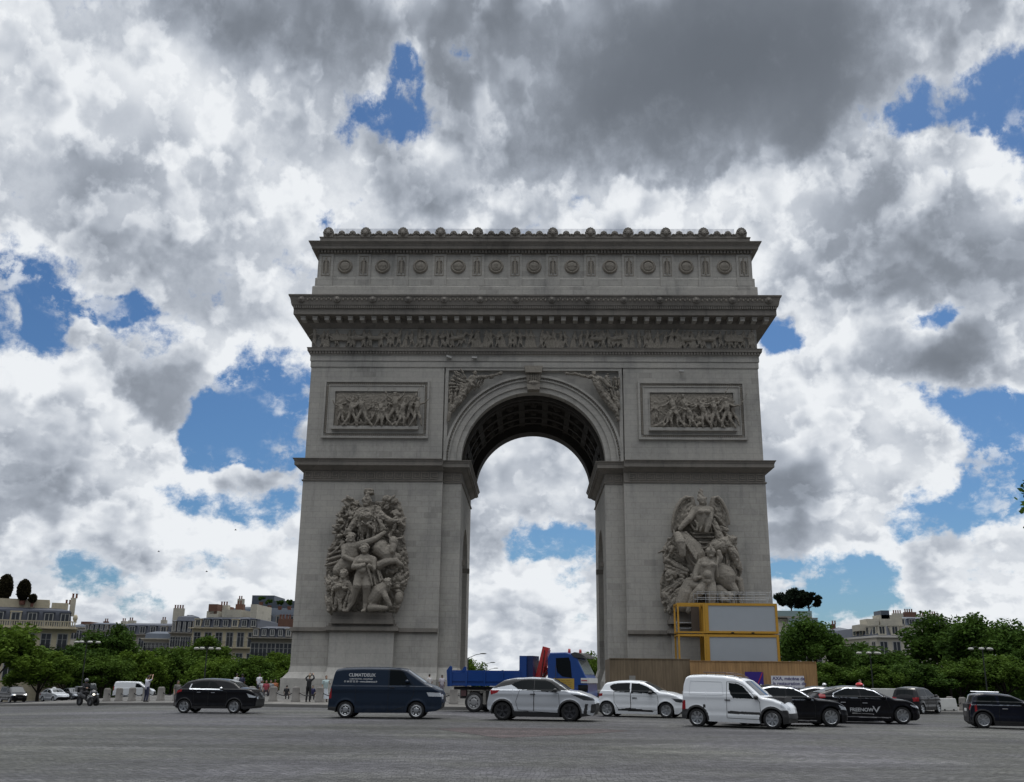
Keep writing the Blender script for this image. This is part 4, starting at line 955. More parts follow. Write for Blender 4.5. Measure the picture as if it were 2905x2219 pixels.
# spandrels --------------------------------------------------------------
m = MB()
for s in (-1, 1): sbox(m, s, 8.72, 9.06, D+.05, D+.5, 22.62, 32.40)
sbox(m, 1, -8.72, 8.72, D+.05, D+.5, 32.12, 32.405)
m.build('spandrel_frame', ST, arch)
z = Zoom(1240, 1000, 3.9286, D+.42)
for s in (-1, 1):
    m = MB()
    def fx2(p): return p if s < 0 else (2*1087-p[0],) + tuple(p[1:])
    def L(pts, r): limb(m, z, [fx2(p) for p in pts], r)
    def H(x, y, d, r): q = fx2((x, y)); head(m, z, q[0], q[1], d, r, 0)
    def FO(A, B, n, r): folds(m, z, [fx2(p) for p in A], [fx2(p) for p in B], n, r, .05)
    if s < 0:
        H(425, 262, .55, 26); L([(415, 290, .5), (395, 340, .55), (370, 400, .55), (330, 440, .5)], [22, 38, 40, 42]); L([(400, 300, .6), (350, 340, .7), (400, 400, .8), (415, 410, .8)], [22, 19, 16, 12]); L([(430, 310, .55), (520, 300, .5), (600, 285, .5), (690, 255, .4)], [20, 17, 13, 9])
        L([(330, 320, .6), (270, 215, .6)], 8); FO([(345, 330, .5), (350, 400, .5), (340, 430, .5)], [(210, 220, .25), (140, 330, .25), (140, 440, .25)], 12, 12); FO([(345, 440, .55), (250, 440, .5), (150, 440, .4)], [(290, 560, .5), (200, 640, .45), (140, 650, .35)], 9, 15); FO([(470, 290, .4), (520, 310, .4)], [(420, 440, .4), (500, 380, .4)], 5, 9)
        L([(300, 480, .5), (220, 590, .5), (150, 690, .45), (130, 770, .4)], [40, 34, 24, 16]); L([(600, 300, .4), (640, 280, .4), (720, 245, .35)], 14)
    else:
        q = lambda x: 2*1087-x
        H(q(1745), 255, .55, 26); L([(q(1740), 290, .5), (q(1770), 350, .6), (q(1810), 430, .6), (q(1850), 480, .5)], [24, 44, 42, 44]); L([(q(1710), 300, .55), (q(1620), 285, .5), (q(1540), 262, .5), (q(1470), 262, .4)], [22, 17, 13, 9]); L([(q(1780), 310, .6), (q(1840), 340, .8), (q(1900), 410, .8)], [22, 20, 14])
        for k in range(9): L([(q(1850), 350, .3), (q(1880+k*4), 300+k*12, .45), (q(1900+k*8), 255+k*22, .3)], [10, 13, 6])
        FO([(q(1800), 450, .5), (q(1880), 440, .5), (q(1960), 430, .4)], [(q(1860), 560, .5), (q(1950), 620, .45), (q(2020), 640, .35)], 10, 14); L([(q(1860), 500, .5), (q(1930), 600, .5), (q(1990), 690, .45), (q(2010), 770, .4)], [44, 36, 25, 17]); FO([(q(1960), 290, .25), (q(2020), 300, .25)], [(q(1970), 420, .25), (q(2030), 420, .25)], 4, 12); FO([(q(1960), 470, .35), (q(2020), 450, .3)], [(q(1990), 640, .35), (q(2030), 640, .3)], 5, 12)
        L([(q(1470), 262, .4), (q(1440), 255, .4)], 14)
    o = m.build('spandrel_relief', STS, arch); remesh(o, .05, 0); chisel(o, 'MARBLE', .14, .34)
# ------------------------------------------------------------------ vehicles
RUB = mat('tyre_rubber', (.018, .018, .019), .85, var=.2, scale=8)
GLS = mat('tinted_glass', (.006, .008, .009), .04, spec=.16, var=0)
WSG = mat('windscreen_glass', (.03, .035, .038), .03, spec=.5, var=0)
TRM = mat('black_plastic', (.022, .022, .023), .6, var=.2, scale=6)
CHR = mat('chrome', (.75, .76, .78), .12, 1.0, var=0)
ALU = mat('alloy_rim', (.42, .43, .44), .3, .8, var=0)
DKR = mat('dark_rim', (.05, .05, .055), .35, .5, var=0)
HLG = mat('headlamp_glass', (.55, .58, .62), .08, .2, spec=.8, var=0)
DHL = mat('dark_headlamp_glass', (.045, .05, .055), .06, spec=.6, var=0)
TLG = mat('tail_lamp_red', (.26, .012, .016), .15, var=0)
PLT = mat('number_plate', (.62, .62, .60), .4, var=0)
BLK = mat('seam_black', (.008, .008, .008), .8, var=0)
def inpoly(x, z, poly):
    c = np.zeros(x.shape, bool); j = len(poly)-1
    for i in range(len(poly)):
        (xi, zi), (xj, zj) = poly[i], poly[j]
        if zi != zj: c ^= ((zi > z) != (zj > z)) & (x < (xj-xi)*(z-zi)/(zj-zi)+xi)
        j = i
    return c
def resample(pl, step, smooth):
    P_ = np.array(pl, float); d = np.r_[0, np.cumsum(np.hypot(*np.diff(P_, axis=0).T))]
    n = max(8, int(d[-1]/step)); s = np.linspace(0, d[-1], n)
    q = np.c_[np.interp(s, d, P_[:, 0]), np.interp(s, d, P_[:, 1])]
    k = max(1, int(smooth/step)); 
    if k > 1:
        w = np.hanning(k+2)[1:-1]; w /= w.sum(); pad = k//2
        e = np.vstack([2*q[0]-q[pad:0:-1], q, 2*q[-1]-q[-2:-pad-2:-1]])
        r = np.c_[np.convolve(e[:, 0], w, 'same'), np.convolve(e[:, 1], w, 'same')][pad:pad+len(q)]
        r[0], r[-1] = q[0], q[-1]; q = r
    return q
def submesh(name, V, F, mt, parent, smooth=True):
    u, inv = np.unique(F.ravel(), return_inverse=True); me = bpy.data.meshes.new(name)
    me.from_pydata(V[u].tolist(), [], inv.reshape(F.shape).tolist()); me.update(); me.materials.append(mt)
    if smooth: me.polygons.foreach_set('use_smooth', [True]*len(me.polygons))
    o = bpy.data.objects.new(name, me); COL.objects.link(o); o.parent = parent; return o
def wheel(parent, x, y, r, w, side, rimm, spokes=5, steel=False):
    s = 1 if side > 0 else -1
    m = MB(); ri = r*.70
    m.lathe([(ri, y-w/2+.01), (r*.93, y-w/2), (r*.985, y-w*.36), (r, y-w*.2), (r, y+w*.2), (r*.985, y+w*.36), (r*.93, y+w/2), (ri, y+w/2-.01)], (x, 0, r), 'y', 40)
    for k in range(36):
        a = 2*pi*k/36; m.obox((x+r*.995*cos(a), y, r+r*.995*sin(a)), (.008*-sin(a), 0, .008*cos(a)), (0, w*.42, 0), (.006*cos(a), 0, .006*sin(a)))
    t = m.build('wheel', RUB, parent, True)
    m = MB(); yo = y + s*(w/2-.012)
    m.lathe([(ri*1.02, yo), (ri*.97, yo+s*.012), (ri*.90, yo), (ri*.88, yo-s*.07), (0.0, yo-s*.09)], (x, 0, r), 'y', 36)
    if steel:
        m.lathe([(ri*.90, yo-s*.01), (ri*.74, yo+s*.004), (ri*.55, yo-s*.02), (ri*.40, yo+s*.012), (0, yo+s*.02)], (x, 0, r), 'y', 30)
    else:
        for k in range(spokes):
            a = 2*pi*(k+.25)/spokes
            for da in (-.13, .13):
                c0 = Vector((x+ri*.15*cos(a), yo-s*.02, r+ri*.15*sin(a))); c1 = Vector((x+ri*.93*cos(a+da), yo-s*.004, r+ri*.93*sin(a+da)))
                d = (c1-c0); q = Vector((-d.z, 0, d.x)).normalized()*(.020 if spokes > 5 else .026); m.obox((c0+c1)/2, d/2, q, (0, .012, 0))
        m.lathe([(ri*.24, yo-s*.03), (ri*.22, yo+s*.005), (0, yo+s*.012)], (x, 0, r), 'y', 20)
    m.build('rim', rimm, t, False)
    if steel:
        m = MB()
        for k in range(8):
            a = 2*pi*(k+.5)/8; m.lathe([(.0, yo+s*.006), (.030, yo+s*.006), (.030, yo-s*.02)], (x+ri*.64*cos(a), 0, r+ri*.64*sin(a)), 'y', 10)
        m.build('rim_hole', BLK, t)
class Trace:
    """outline points read from an enlarged view: wheel contacts a, b fix the scale"""
    def __init__(s, a, b, wb): s.a, s.b, s.k, s.wb = a, b, wb/(b[0]-a[0]), wb
    def __call__(s, pts):
        o = []
        for (x, y) in pts:
            t = (x-s.a[0])/(s.b[0]-s.a[0]); g = s.a[1]+(s.b[1]-s.a[1])*t; o.append(((x-s.a[0])*s.k, (g-y)*s.k))
        return o
def squeeze(S, rear=1.0, front=1.0):
    """shorten an overhang whose traced outline also took in the end face"""
    wb = S['wb']
    def f(p): return (p[0]*rear if p[0] < 0 else wb+(p[0]-wb)*front if p[0] > wb else p[0], p[1])
    for k in ('top', 'low', 'tail', 'head'): S[k] = [f(p) for p in S[k]]
    for k in ('wscreen', 'rscreen'):
        if S.get(k): S[k] = tuple(f((v, 0))[0] for v in S[k])
    return S
def car_body(root, S):
    """one body shell from a side outline: S holds outlines, window shapes and colours in metres (x forward from the rear axle)"""
    W, wb, wr, belt = S['W']/2, S['wb'], S['wr'], S['belt']; st = .022
    top = resample(S['top'], st, S.get('sm', .12)); low = resample(S['low'], st, .06)
    top[:, 0] = np.maximum.accumulate(top[:, 0] + np.arange(len(top))*1e-6); low[:, 0] = np.maximum.accumulate(low[:, 0] + np.arange(len(low))*1e-6)
    x0, x1 = top[0, 0], top[-1, 0]; tt = S.get('tumble', .30); rd = S.get('round', .085); er, ef = S.get('end', (.80, .72)); Le = S.get('endlen', .55)
    ar = wr + S.get('gap', .055)
    def ztop(x): return np.interp(x, top[:, 0], top[:, 1])
    def zlow(x): return np.interp(x, low[:, 0], low[:, 1])
    def side(x, z):
        e0 = np.clip((x-x0)/Le, 0, 1); e1 = np.clip((x1-x)/(Le*1.25), 0, 1)
        w = W*np.minimum(er + (1-er)*np.sqrt(np.clip(1-(1-e0)**2.3, 0, 1)), ef + (1-ef)*np.sqrt(np.clip(1-(1-e1)**2.3, 0, 1)))
        w = w - np.clip(z-belt, 0, 9)*tt - np.clip(z-belt, 0, .03)*.6 - np.clip(.42-z, 0, 9)*.16 + .014*np.exp(-((z-belt+.13)/.07)**2) - .012*np.exp(-((z-.52)/.1)**2)
        for xa in (0, wb):
            dd = np.hypot(x-xa, z-wr); w = w + S.get('flare', .022)*np.exp(-((dd-ar)/.07)**2)*(z < belt)
        d = np.clip(ztop(x)-z, 0, rd); return w - (rd - np.sqrt(np.clip(rd**2-(rd-d)**2, 0, None)))
    # side columns
    xs = np.unique(np.r_[x0+ (x1-x0)*.0, np.linspace(x0+.004, x0+.25, 22), np.linspace(x0+.25, x1-.25, int((x1-x0-.5)/st)), np.linspace(x1-.25, x1-.004, 22)])
    nv = S.get('nv', 64); v = np.linspace(0, 1, nv)
    zb = zlow(xs)
    for xa in (0, wb):
        h = ar**2-(xs-xa)**2; zb = np.where(h > 0, np.maximum(zb, wr+np.sqrt(np.clip(h, 0, None))), zb)
    zt = ztop(xs); zb = np.minimum(zb, zt-.002)
    X = np.repeat(xs[:, None], nv, 1); Z = zb[:, None] + (zt-zb)[:, None]*v[None]; Y = side(X, Z)
    n = len(xs); idx = np.arange(n*nv).reshape(n, nv)
    F = np.stack([idx[:-1, :-1], idx[1:, :-1], idx[1:, 1:], idx[:-1, 1:]], -1).reshape(-1, 4)
    V = np.c_[X.ravel(), Y.ravel(), Z.ravel()]
    ctr = V[F].mean(1)
    cls = np.zeros(len(F), int); names = [('body', None, S['paint'])]
    def add(name, mask, mt, lab=None):
        names.append((name, lab, mt)); cls[mask] = len(names)-1
    cx, cz = ctr[:, 0], ctr[:, 2]
    for poly in S.get('doors', []): add('door', inpoly(cx, cz, poly), S['paint'])
    if 'pillar' in S: add('black_pillars', (cz > belt+.02) & inpoly(cx, cz, S['pillar']), TRM)
    if 'clad' in S: add('cladding', inpoly(cx, cz, S['clad']) if isinstance(S['clad'], list) else (cz < S['clad']), TRM)
    if S.get('arch_trim'):
        for xa in S.get('arch_at', (0, wb)): add('arch_trim', np.hypot(cx-xa, cz-wr) < ar+S['arch_trim'], TRM)
    for nm, poly, mt in S.get('marks', []): add(nm, inpoly(cx, cz, poly), mt)
    for poly in S.get('chrome', []): add('chrome_strip', inpoly(cx, cz, poly), CHR)
    for poly in S.get('glass', []): add('side_window', inpoly(cx, cz, poly), GLS)
    add('tail_lamp', inpoly(cx, cz, S['tail']), TLG); add('headlamp', inpoly(cx, cz, S['head']), S.get('headmat', HLG))
    body = None; parts = {}
    for sg in (1, -1):
        for k, (nm, lab, mt) in enumerate(names):
            f = F[cls == k]
            if not len(f): continue
            VV = V * np.array([1, sg, 1]); parts.setdefault((k, nm), []).append((sg, VV, f[:, ::-1] if sg > 0 else f, mt))
    # top strip
    T = 26; t = np.linspace(-1, 1, T)
    ox, oz = top[:, 0], top[:, 1]; ye = side(ox, oz); crown = S.get('crown', .035)
    XX = np.repeat(ox[:, None], T, 1); YY = ye[:, None]*t[None]; ZZ = oz[:, None] + crown*(1-t[None]**2)*np.clip((oz[:, None]-.5)*2, 0, 1)
    bow = np.clip(1-np.abs(ox-x1)/.5, 0, 1)[:, None]*.10*(1-t[None]**2) - np.clip(1-np.abs(ox-x0)/.4, 0, 1)[:, None]*.06*(1-t[None]**2); XX = XX + bow
    m = len(ox); id2 = np.arange(m*T).reshape(m, T); F2 = np.stack([id2[:-1, :-1], id2[1:, :-1], id2[1:, 1:], id2[:-1, 1:]], -1).reshape(-1, 4)[:, ::-1]
    V2 = np.c_[XX.ravel(), YY.ravel(), ZZ.ravel()]; c2 = V2[F2].mean(1); ax_, ay_, az_ = c2[:, 0], np.abs(c2[:, 1]), c2[:, 2]; yel = np.interp(ax_, ox, ye)
    g2 = np.zeros(len(F2), int); n2 = [('body', None, S['paint'])]
    def add2(name, mask, mt): n2.append((name, None, mt)); g2[mask] = len(n2)-1
    if 'roof' in S: add2('roof', (az_ > belt+.3), S['roof'])
    (wa, wz) = S['wscreen']; mk = (ax_ > min(wa, wz)) & (ax_ < max(wa, wz)) & (ay_ < yel-.07) & (az_ > belt-.05); add2('windscreen', mk, WSG)
    if S.get('rscreen'): (ra, rz) = S['rscreen']; add2('rear_window', (ax_ > ra) & (ax_ < rz) & (ay_ < yel-.09) & (az_ > belt-.02), GLS)
    fr = ax_ > wb+.25
    for (nm, za, zb_, ymin, ymax, mt) in S.get('front', []): add2(nm, fr & (az_ > za) & (az_ < zb_) & (ay_ >= ymin) & (ay_ <= ymax) & (ax_ > x1-.45), mt)
    for (nm, za, zb_, ymin, ymax, mt) in S.get('rear', []): add2(nm, (ax_ < x0+.45) & (az_ > za) & (az_ < zb_) & (ay_ >= ymin) & (ay_ <= ymax), mt)
    # bottom strip closes the shell
    lx, lz = low[:, 0], low[:, 1]; yl = side(lx, lz); X3 = np.repeat(lx[:, None], 5, 1); Y3 = yl[:, None]*np.linspace(-1, 1, 5)[None]; Z3 = np.repeat(lz[:, None], 5, 1)
    id3 = np.arange(len(lx)*5).reshape(len(lx), 5); F3 = np.stack([id3[:-1, :-1], id3[1:, :-1], id3[1:, 1:], id3[:-1, 1:]], -1).reshape(-1, 4); V3 = np.c_[X3.ravel(), Y3.ravel(), Z3.ravel()]
    # the painted shell: both sides and the top in one mesh
    bv, bf, o = [V2], [F2[g2 == 0]], len(V2)
    for (sg, VV, f, mt) in parts[(0, 'body')]: bv.append(VV); bf.append(f+o); o += len(VV)
    body = submesh('body', np.vstack(bv), np.vstack(bf), S['paint'], root)
    submesh('underbody', V3, F3, TRM, root)
    for (k, nm), L in parts.items():
        if nm == 'body': continue
        for (sg, VV, f, mt) in L:
            if nm == 'door':
                d = submesh(nm, VV, f, mt, root)
                poly = names[k]; P_ = S['doors'][k-1]; q = resample(P_+[P_[0]], .03, .02); yq = side(q[:, 0], q[:, 1])
                mm = MB(); mm.tube([(a, sg*(b+.001), c) for (a, c), b in zip(q, yq)], .0075, 5); mm.build('door_seam', BLK, d)
                hx, hz = S['handles'][(k-1) % len(S['handles'])]; hy = float(side(np.array([hx]), np.array([hz]))[0])
                mm = MB(); mm.box(hx-.10, hx+.10, *sorted((sg*(hy-.01), sg*(hy+.028))), hz-.014, hz+.014); mm.build('door_handle', S.get('handle_mat', TRM), d)
            else: submesh(nm, VV, f, mt, root)
    for k, (nm, lab, mt) in enumerate(n2):
        f = F2[g2 == k]
        if k and len(f): submesh(nm, V2, f, mt, root)
    for xa in (0, wb):
        for sg in (1, -1): wheel(root, xa, sg*(W-.125), wr, .21, sg, S['rim'], S.get('spokes', 5), S.get('steel', False))
    # dark inner tub between the wheels
    mm = MB(); mm.box(-.5, wb+.4, -(W-.30), W-.30, .24, belt-.1); mm.box(.5, wb-.5, -(W-.14), W-.14, .24, .45); mm.build('wheel_housing', TRM, root)
    if 'mirror' in S:
        x, z, mt = S['mirror']; y = float(side(np.array([x]), np.array([z]))[0])
        for sg in (1, -1):
            mm = MB(); mm.ell((x, sg*(y+.13), z+.03), (.085, .12, .075), 12, 8); mm.tube([(x+.02, sg*(y-.01), z-.03), (x, sg*(y+.08), z)], .022, 6); mm.build('mirror', mt, root, True)
    return side, (x0, x1)
def place(root, a, b, wb, W):
    """stand the near-side wheels on two ground points of the picture; returns nothing, scales the thing"""
    P0, P1 = gndz(*a), gndz(*b); d = P1-P0; s = d.length/wb; ang = atan2(d.y, d.x)
    n = Vector((-sin(ang), cos(ang), 0)); c = P0 + n*(W/2-.125)*s
    root.location = c; root.rotation_euler = (0, -math.asin(d.z/d.length) if d.length else 0, ang); root.scale = (s, s, s)
    return s
def Z2(ox, oy, sc): return lambda x, y: (ox+x/sc, oy+y/sc)

# 1 black crossover ------------------------------------------------------
BLACKP = paint('black_paint', (.004, .004, .006), dirt=.05); 
T = Trace((300, 1568), (897, 1572), 2.70); zz = Z2(450, 1650, 4.2)
r = thing('crossover_car', 'black crossover car with chrome window line, leftmost car driving on the setts', 'car')
S = dict(W=1.80, wb=2.70, wr=.345, belt=1.22, paint=BLACKP, rim=ALU, spokes=5, tumble=.42,
 top=T([(178,1420),(182,1350),(207,1300),(262,1262),(312,1215),(400,1196),(480,1188),(560,1186),(700,1192),(790,1203),(870,1232),(965,1290),(1060,1298),(1130,1316),(1180,1345),(1205,1385),(1212,1420)]),
 low=T([(178,1420),(176,1455),(190,1505),(300,1512),(900,1518),(1150,1520),(1200,1490),(1212,1420)]),
 glass=[T([(362,1288),(374,1252),(450,1224),(568,1214),(568,1298)]), T([(580,1214),(640,1225),(690,1262),(735,1300),(580,1298)])],
 chrome=[T([(345,1296),(362,1290),(740,1303),(760,1318),(360,1302)]), T([(345,1296),(362,1240),(372,1240),(360,1292)])],
 doors=[T([(585,1308),(745,1312),(800,1330),(810,1480),(590,1490)]), T([(400,1305),(580,1308),(584,1490),(420,1470)])], handles=[T([(640,1340)])[0], T([(470,1335)])[0]], handle_mat=CHR,
 tail=T([(180,1320),(262,1300),(262,1325),(182,1350)]), head=T([(1075,1350),(1200,1385),(1195,1400),(1110,1395)]), clad=.36, arch_trim=.05,
 wscreen=(T([(955,0)])[0][0], T([(760,0)])[0][0]), rscreen=(T([(215,0)])[0][0], T([(308,0)])[0][0]),
 front=[('grille', .52, .80, 0, .42, TRM), ('headlamp', .72, .84, .5, .9, HLG), ('front_bumper_trim', .2, .34, 0, .7, CHR), ('number_plate', .40, .50, 0, .26, PLT)], rear=[('tail_lamp', .85, 1.02, .5, .9, TLG), ('number_plate', .6, .72, 0, .26, PLT)],
 mirror=T([(742, 1300)])[0]+(CHR,))
S['belt'] = T([(0, 1305)])[0][1]-.01 if False else 1.20
car_body(r, squeeze(S, 1, .80)); place(r, zz(300, 1568), zz(897, 1572), 2.70, 1.80)
# 2 dark blue van ----------------------------------------------------------
NAVY = paint('navy_van_paint', (.010, .019, .036), rough=.4, dirt=.10)
T = Trace((387, 918), (1370, 928), 3.0); zz = Z2(900, 1850, 4.889)
VANT = T
r = van = thing('delivery_van', 'dark navy panel van with white lettering on its long side', 'van')
S = dict(W=1.90, wb=3.0, wr=.345, belt=1.30, paint=NAVY, rim=ALU, steel=True, tumble=.13, round=.11, end=(.93, .80), nv=84,
 top=T([(140,720),(150,600),(175,480),(212,300),(232,268),(330,250),(600,242),(900,245),(1130,254),(1215,272),(1480,452),(1600,500),(1690,560),(1716,630),(1722,720)]),
 low=T([(140,720),(118,760),(120,805),(270,825),(390,845),(1370,850),(1640,825),(1715,780),(1722,720)]),
 glass=[T([(985,270),(1125,275),(1175,300),(1300,478),(985,485)])],
 doors=[T([(972,262),(1130,262),(1190,300),(1330,480),(1330,600),(1240,760),(975,830)])], handles=[T([(1030, 515)])[0]],
 tail=T([(142,520),(182,520),(182,655),(142,655)]), head=T([(1505,575),(1715,585),(1715,635),(1540,630)]), clad=T([(100,765),(260,765),(270,830),(100,830)]),
 wscreen=(T([(1470,0)])[0][0], T([(1235,0)])[0][0]), rscreen=None, mirror=T([(1235, 440)])[0]+(NAVY,),
 front=[('grille', .82, .98, 0, .50, TRM), ('headlamp', .80, 1.0, .5, .95, HLG), ('lower_grille', .38, .55, 0, .6, TRM), ('number_plate', .58, .68, 0, .26, PLT)], rear=[('tail_lamp', .9, 1.3, .75, .95, TLG)])
vside, _ = car_body(r, S); vs_ = place(r, zz(387, 918), zz(1370, 928), 3.0, 1.90)
WHT = mat('white_lettering', (.45, .46, .47), .5, var=0)
def side_text(root, side, body, cx, cz, size, m, name, sx=1.0):
    y = float(side(np.array([cx]), np.array([cz]))[0]); y2 = float(side(np.array([cx]), np.array([cz+.2]))[0]); tl = atan2(y-y2, .2)
    M = Matrix.Translation((cx, -y-.004, cz)) @ Matrix.Rotation(pi/2-tl, 4, 'X')
    return text_mesh(body, size, m, name, root, M, .003, sx=sx)
for (body, px, py, h, nm, sx) in (('CLIMATDEUX', 597, 345, .185, 'company_name', 1.0), ('CLIMATISATION - CHAUFFAGE', 585, 397, .075, 'company_line', .95), ('01 64 57 55 30 - www.climatdeux.fr', 583, 432, .105, 'phone_number', .92)):
    (cx, cz), = T([(px, py)]); side_text(r, vside, body, cx, cz, h, WHT, nm, sx)
mm = MB(); 
for py in (555, 570):
    (xa, za), (xb, zb) = T([(190, py), (1320, py+5)]); ya = float(vside(np.array([(xa+xb)/2]), np.array([za]))[0]); mm.box(xa, xb, -ya-.006, -ya+.01, za-.012, za+.012)
(xa, za), (xb, zb) = T([(520, 260), (522, 830)])
mm.build('swage_line', NAVY, r)
mm = MB(); q = [(xa, z_) for z_ in np.linspace(.35, 1.85, 24)]; mm.tube([(a, -float(vside(np.array([a]), np.array([c]))[0])-.001, c) for a, c in q], .006, 5); mm.build('sliding_door_seam', BLK, r)
# 3 silver coupe-like crossover -------------------------------------------
SILV = paint('silver_paint', (.52, .54, .57), .25, .32, .12)
T = Trace((862, 985), (1705, 1000), 2.64); zz = Z2(1230, 1820, 4.4)
r = thing('crossover_car', 'light silver crossover with sloping black-pillared roof in front of the blue truck', 'car')
S = dict(W=1.80, wb=2.64, wr=.345, belt=1.12, paint=SILV, rim=DKR, spokes=5, tumble=.44, flare=.04, roof=SILV,
 top=T([(658,770),(680,690),(700,625),(760,575),(850,518),(900,505),(1000,490),(1200,481),(1400,492),(1500,515),(1600,575),(1690,640),(1800,650),(1920,690),(2000,735),(2025,790)]),
 low=T([(658,770),(665,845),(740,890),(900,938),(1580,950),(1860,945),(1990,930),(2022,860),(2025,790)]),
 glass=[T([(975,562),(1010,535),(1100,508),(1255,499),(1255,630),(1060,612)]), T([(1266,499),(1400,510),(1480,545),(1600,640),(1500,652),(1266,630)])],
 pillar=T([(700,590),(850,515),(1000,492),(1450,492),(1560,560),(1690,640),(1500,655),(1060,615),(970,560),(760,600)]),
 doors=[T([(1262,636),(1500,655),(1570,670),(1580,900),(1260,880)]), T([(1080,625),(1258,634),(1255,880),(1060,860),(1030,760)])], handles=[T([(1245,675)])[0], T([(1080,600)])[0]],
 clad=T([(740,840),(1010,872),(1580,900),(1900,905),(2030,960),(640,960)]), arch_trim=.07, tail=T([(700,622),(825,625),(800,655),(715,680)]), head=T([(1720,680),(1900,698),(2030,738),(2010,758),(1880,752)]), headmat=DHL, marks=[('bumper_vane', T([(1895,795),(1930,795),(1915,905),(1872,908)]), TRM), ('front_intake', T([(1968,800),(2040,792),(2040,870),(1990,905),(1955,900)]), TRM)],
 wscreen=(T([(1680,0)])[0][0], T([(1480,0)])[0][0]), rscreen=(T([(700,0)])[0][0], T([(850,0)])[0][0]), mirror=T([(1530, 640)])[0]+(TRM,),
 front=[('grille', .30, .56, 0, .6, TRM), ('headlamp', .72, .84, .45, .9, HLG), ('number_plate', .44, .54, 0, .26, PLT)], rear=[('tail_lamp', .95, 1.12, .4, .9, TLG), ('number_plate', .72, .84, 0, .26, PLT)])
car_body(r, S); place(r, zz(862, 985), zz(1705, 1000), 2.64, 1.80)
# 4 white hatchback ---------------------------------------------------------
WHP = paint('white_paint', (.72, .74, .76), 0, .3, .12)
T = Trace((160, 562), (775, 577), 2.59); zz = Z2(1680, 1880, 3.667)
r = thing('hatchback_car', 'white five-door hatchback behind the white van, in front of the dark hoarding', 'car')
S = dict(W=1.73, wb=2.59, wr=.31, belt=1.06, paint=WHP, rim=ALU, spokes=6, tumble=.40,
 top=T([(66,430),(62,380),(72,330),(102,288),(130,242),(150,228),(250,215),(380,212),(480,220),(550,234),(640,277),(715,325),(800,335),(880,360),(935,392),(958,440)]),
 low=T([(66,430),(62,480),(78,520),(160,530),(775,545),(900,540),(950,500),(958,440)]),
 glass=[T([(190,262),(230,240),(330,232),(405,234),(408,328),(240,312),(200,285)]), T([(420,235),(500,240),(570,265),(640,305),(690,345),(420,330)])],
 doors=[T([(416,334),(690,350),(700,420),(690,500),(415,500)]), T([(240,318),(412,333),(412,500),(290,495),(240,420)])], handles=[T([(455,380)])[0], T([(235,290)])[0]],
 marks=[('side_moulding', T([(278,490),(400,476),(655,508),(640,520),(278,502)]), TRM)], tail=T([(62,328),(118,332),(112,358),(66,364)]), head=T([(835,388),(945,400),(945,432),(880,425)]), headmat=DHL,
 wscreen=(T([(705,0)])[0][0], T([(545,0)])[0][0]), rscreen=(T([(104,0)])[0][0], T([(142,0)])[0][0]), mirror=T([(625, 338)])[0]+(TRM,),
 front=[('grille', .25, .5, 0, .5, TRM), ('headlamp', .62, .78, .45, .9, HLG)], rear=[('tail_lamp', .85, 1.0, .45, .9, TLG)])
car_body(r, S); place(r, zz(160, 562), zz(775, 577), 2.59, 1.73)
# 5 white small van -----------------------------------------------------------
T = Trace((1105, 667), (1885, 693), 2.69)
r = wv = thing('small_van', 'white boxy small panel van with black bumpers and roof rack', 'van')
S = dict(W=1.72, wb=2.69, wr=.315, belt=1.16, paint=WHP, rim=ALU, spokes=7, tumble=.16, round=.10, end=(.95, .72), nv=76,
 top=T([(936,540),(945,440),(955,380),(965,230),(985,168),(1020,152),(1200,151),(1400,166),(1520,188),(1600,218),(1790,388),(1900,406),(2010,440),(2075,490),(2100,560),(2105,600)]),
 low=T([(936,540),(936,578),(1000,590),(1105,606),(1885,645),(2000,652),(2090,645),(2105,600)]),
 glass=[T([(1452,238),(1540,245),(1600,275),(1715,400),(1500,388),(1470,350),(1455,300)])],
 doors=[T([(1432,225),(1540,232),(1620,270),(1740,395),(1770,430),(1775,600),(1425,580)])], handles=[T([(1438, 405)])[0]],
 marks=[('side_strip', T([(1432,512),(1795,532),(1795,557),(1432,540)]), TRM), ('fuel_cap', T([(1175,445),(1205,446),(1205,478),(1175,477)]), TRM), ('rear_bumper', T([(920,488),(1030,486),(1030,610),(920,600)]), TRM), ('front_bumper', T([(1975,515),(2120,515),(2120,670),(1975,660)]), TRM)],
 arch_trim=.07, arch_at=(0, 2.69), tail=T([(945,400),(986,400),(984,490),(945,488)]), head=T([(2000,440),(2060,452),(2090,500),(2010,492)]),
 wscreen=(T([(1780,0)])[0][0], T([(1612,0)])[0][0]), rscreen=None, mirror=T([(1745, 395)])[0]+(TRM,),
 front=[('front_bumper', .1, .52, 0, .9, TRM), ('headlamp', .62, .85, .4, .9, HLG)], rear=[('rear_bumper', .1, .48, 0, .9, TRM), ('tail_lamp', .6, 1.0, .66, .9, TLG)])
ws, _ = car_body(r, squeeze(S, 1, .74)); place(r, zz(1105, 667), zz(1885, 693), 2.69, 1.72)
m = MB()                                           # roof rack of bars
ra = T([(1165, 122), (1400, 132), (1480, 150), (1556, 188)])
for y in (-.55, .55):
    m.tube([(x, y, z_+.0) for x, z_ in ra], .016, 6)
    for x, z_ in T([(1200, 150), (1300, 156), (1400, 166), (1500, 184)]): m.tube([(x, y, z_-.03), (x, y, z_+.09)], .012, 5)
for x, z_ in T([(1170, 124), (1240, 126), (1320, 130), (1400, 134), (1480, 152), (1548, 184)]): m.tube([(x, -.55, z_), (x, .55, z_)], .014, 6)
m.build('roof_rack', mat('rack_brown_steel', (.10, .06, .045), .6, .3, var=0), r)
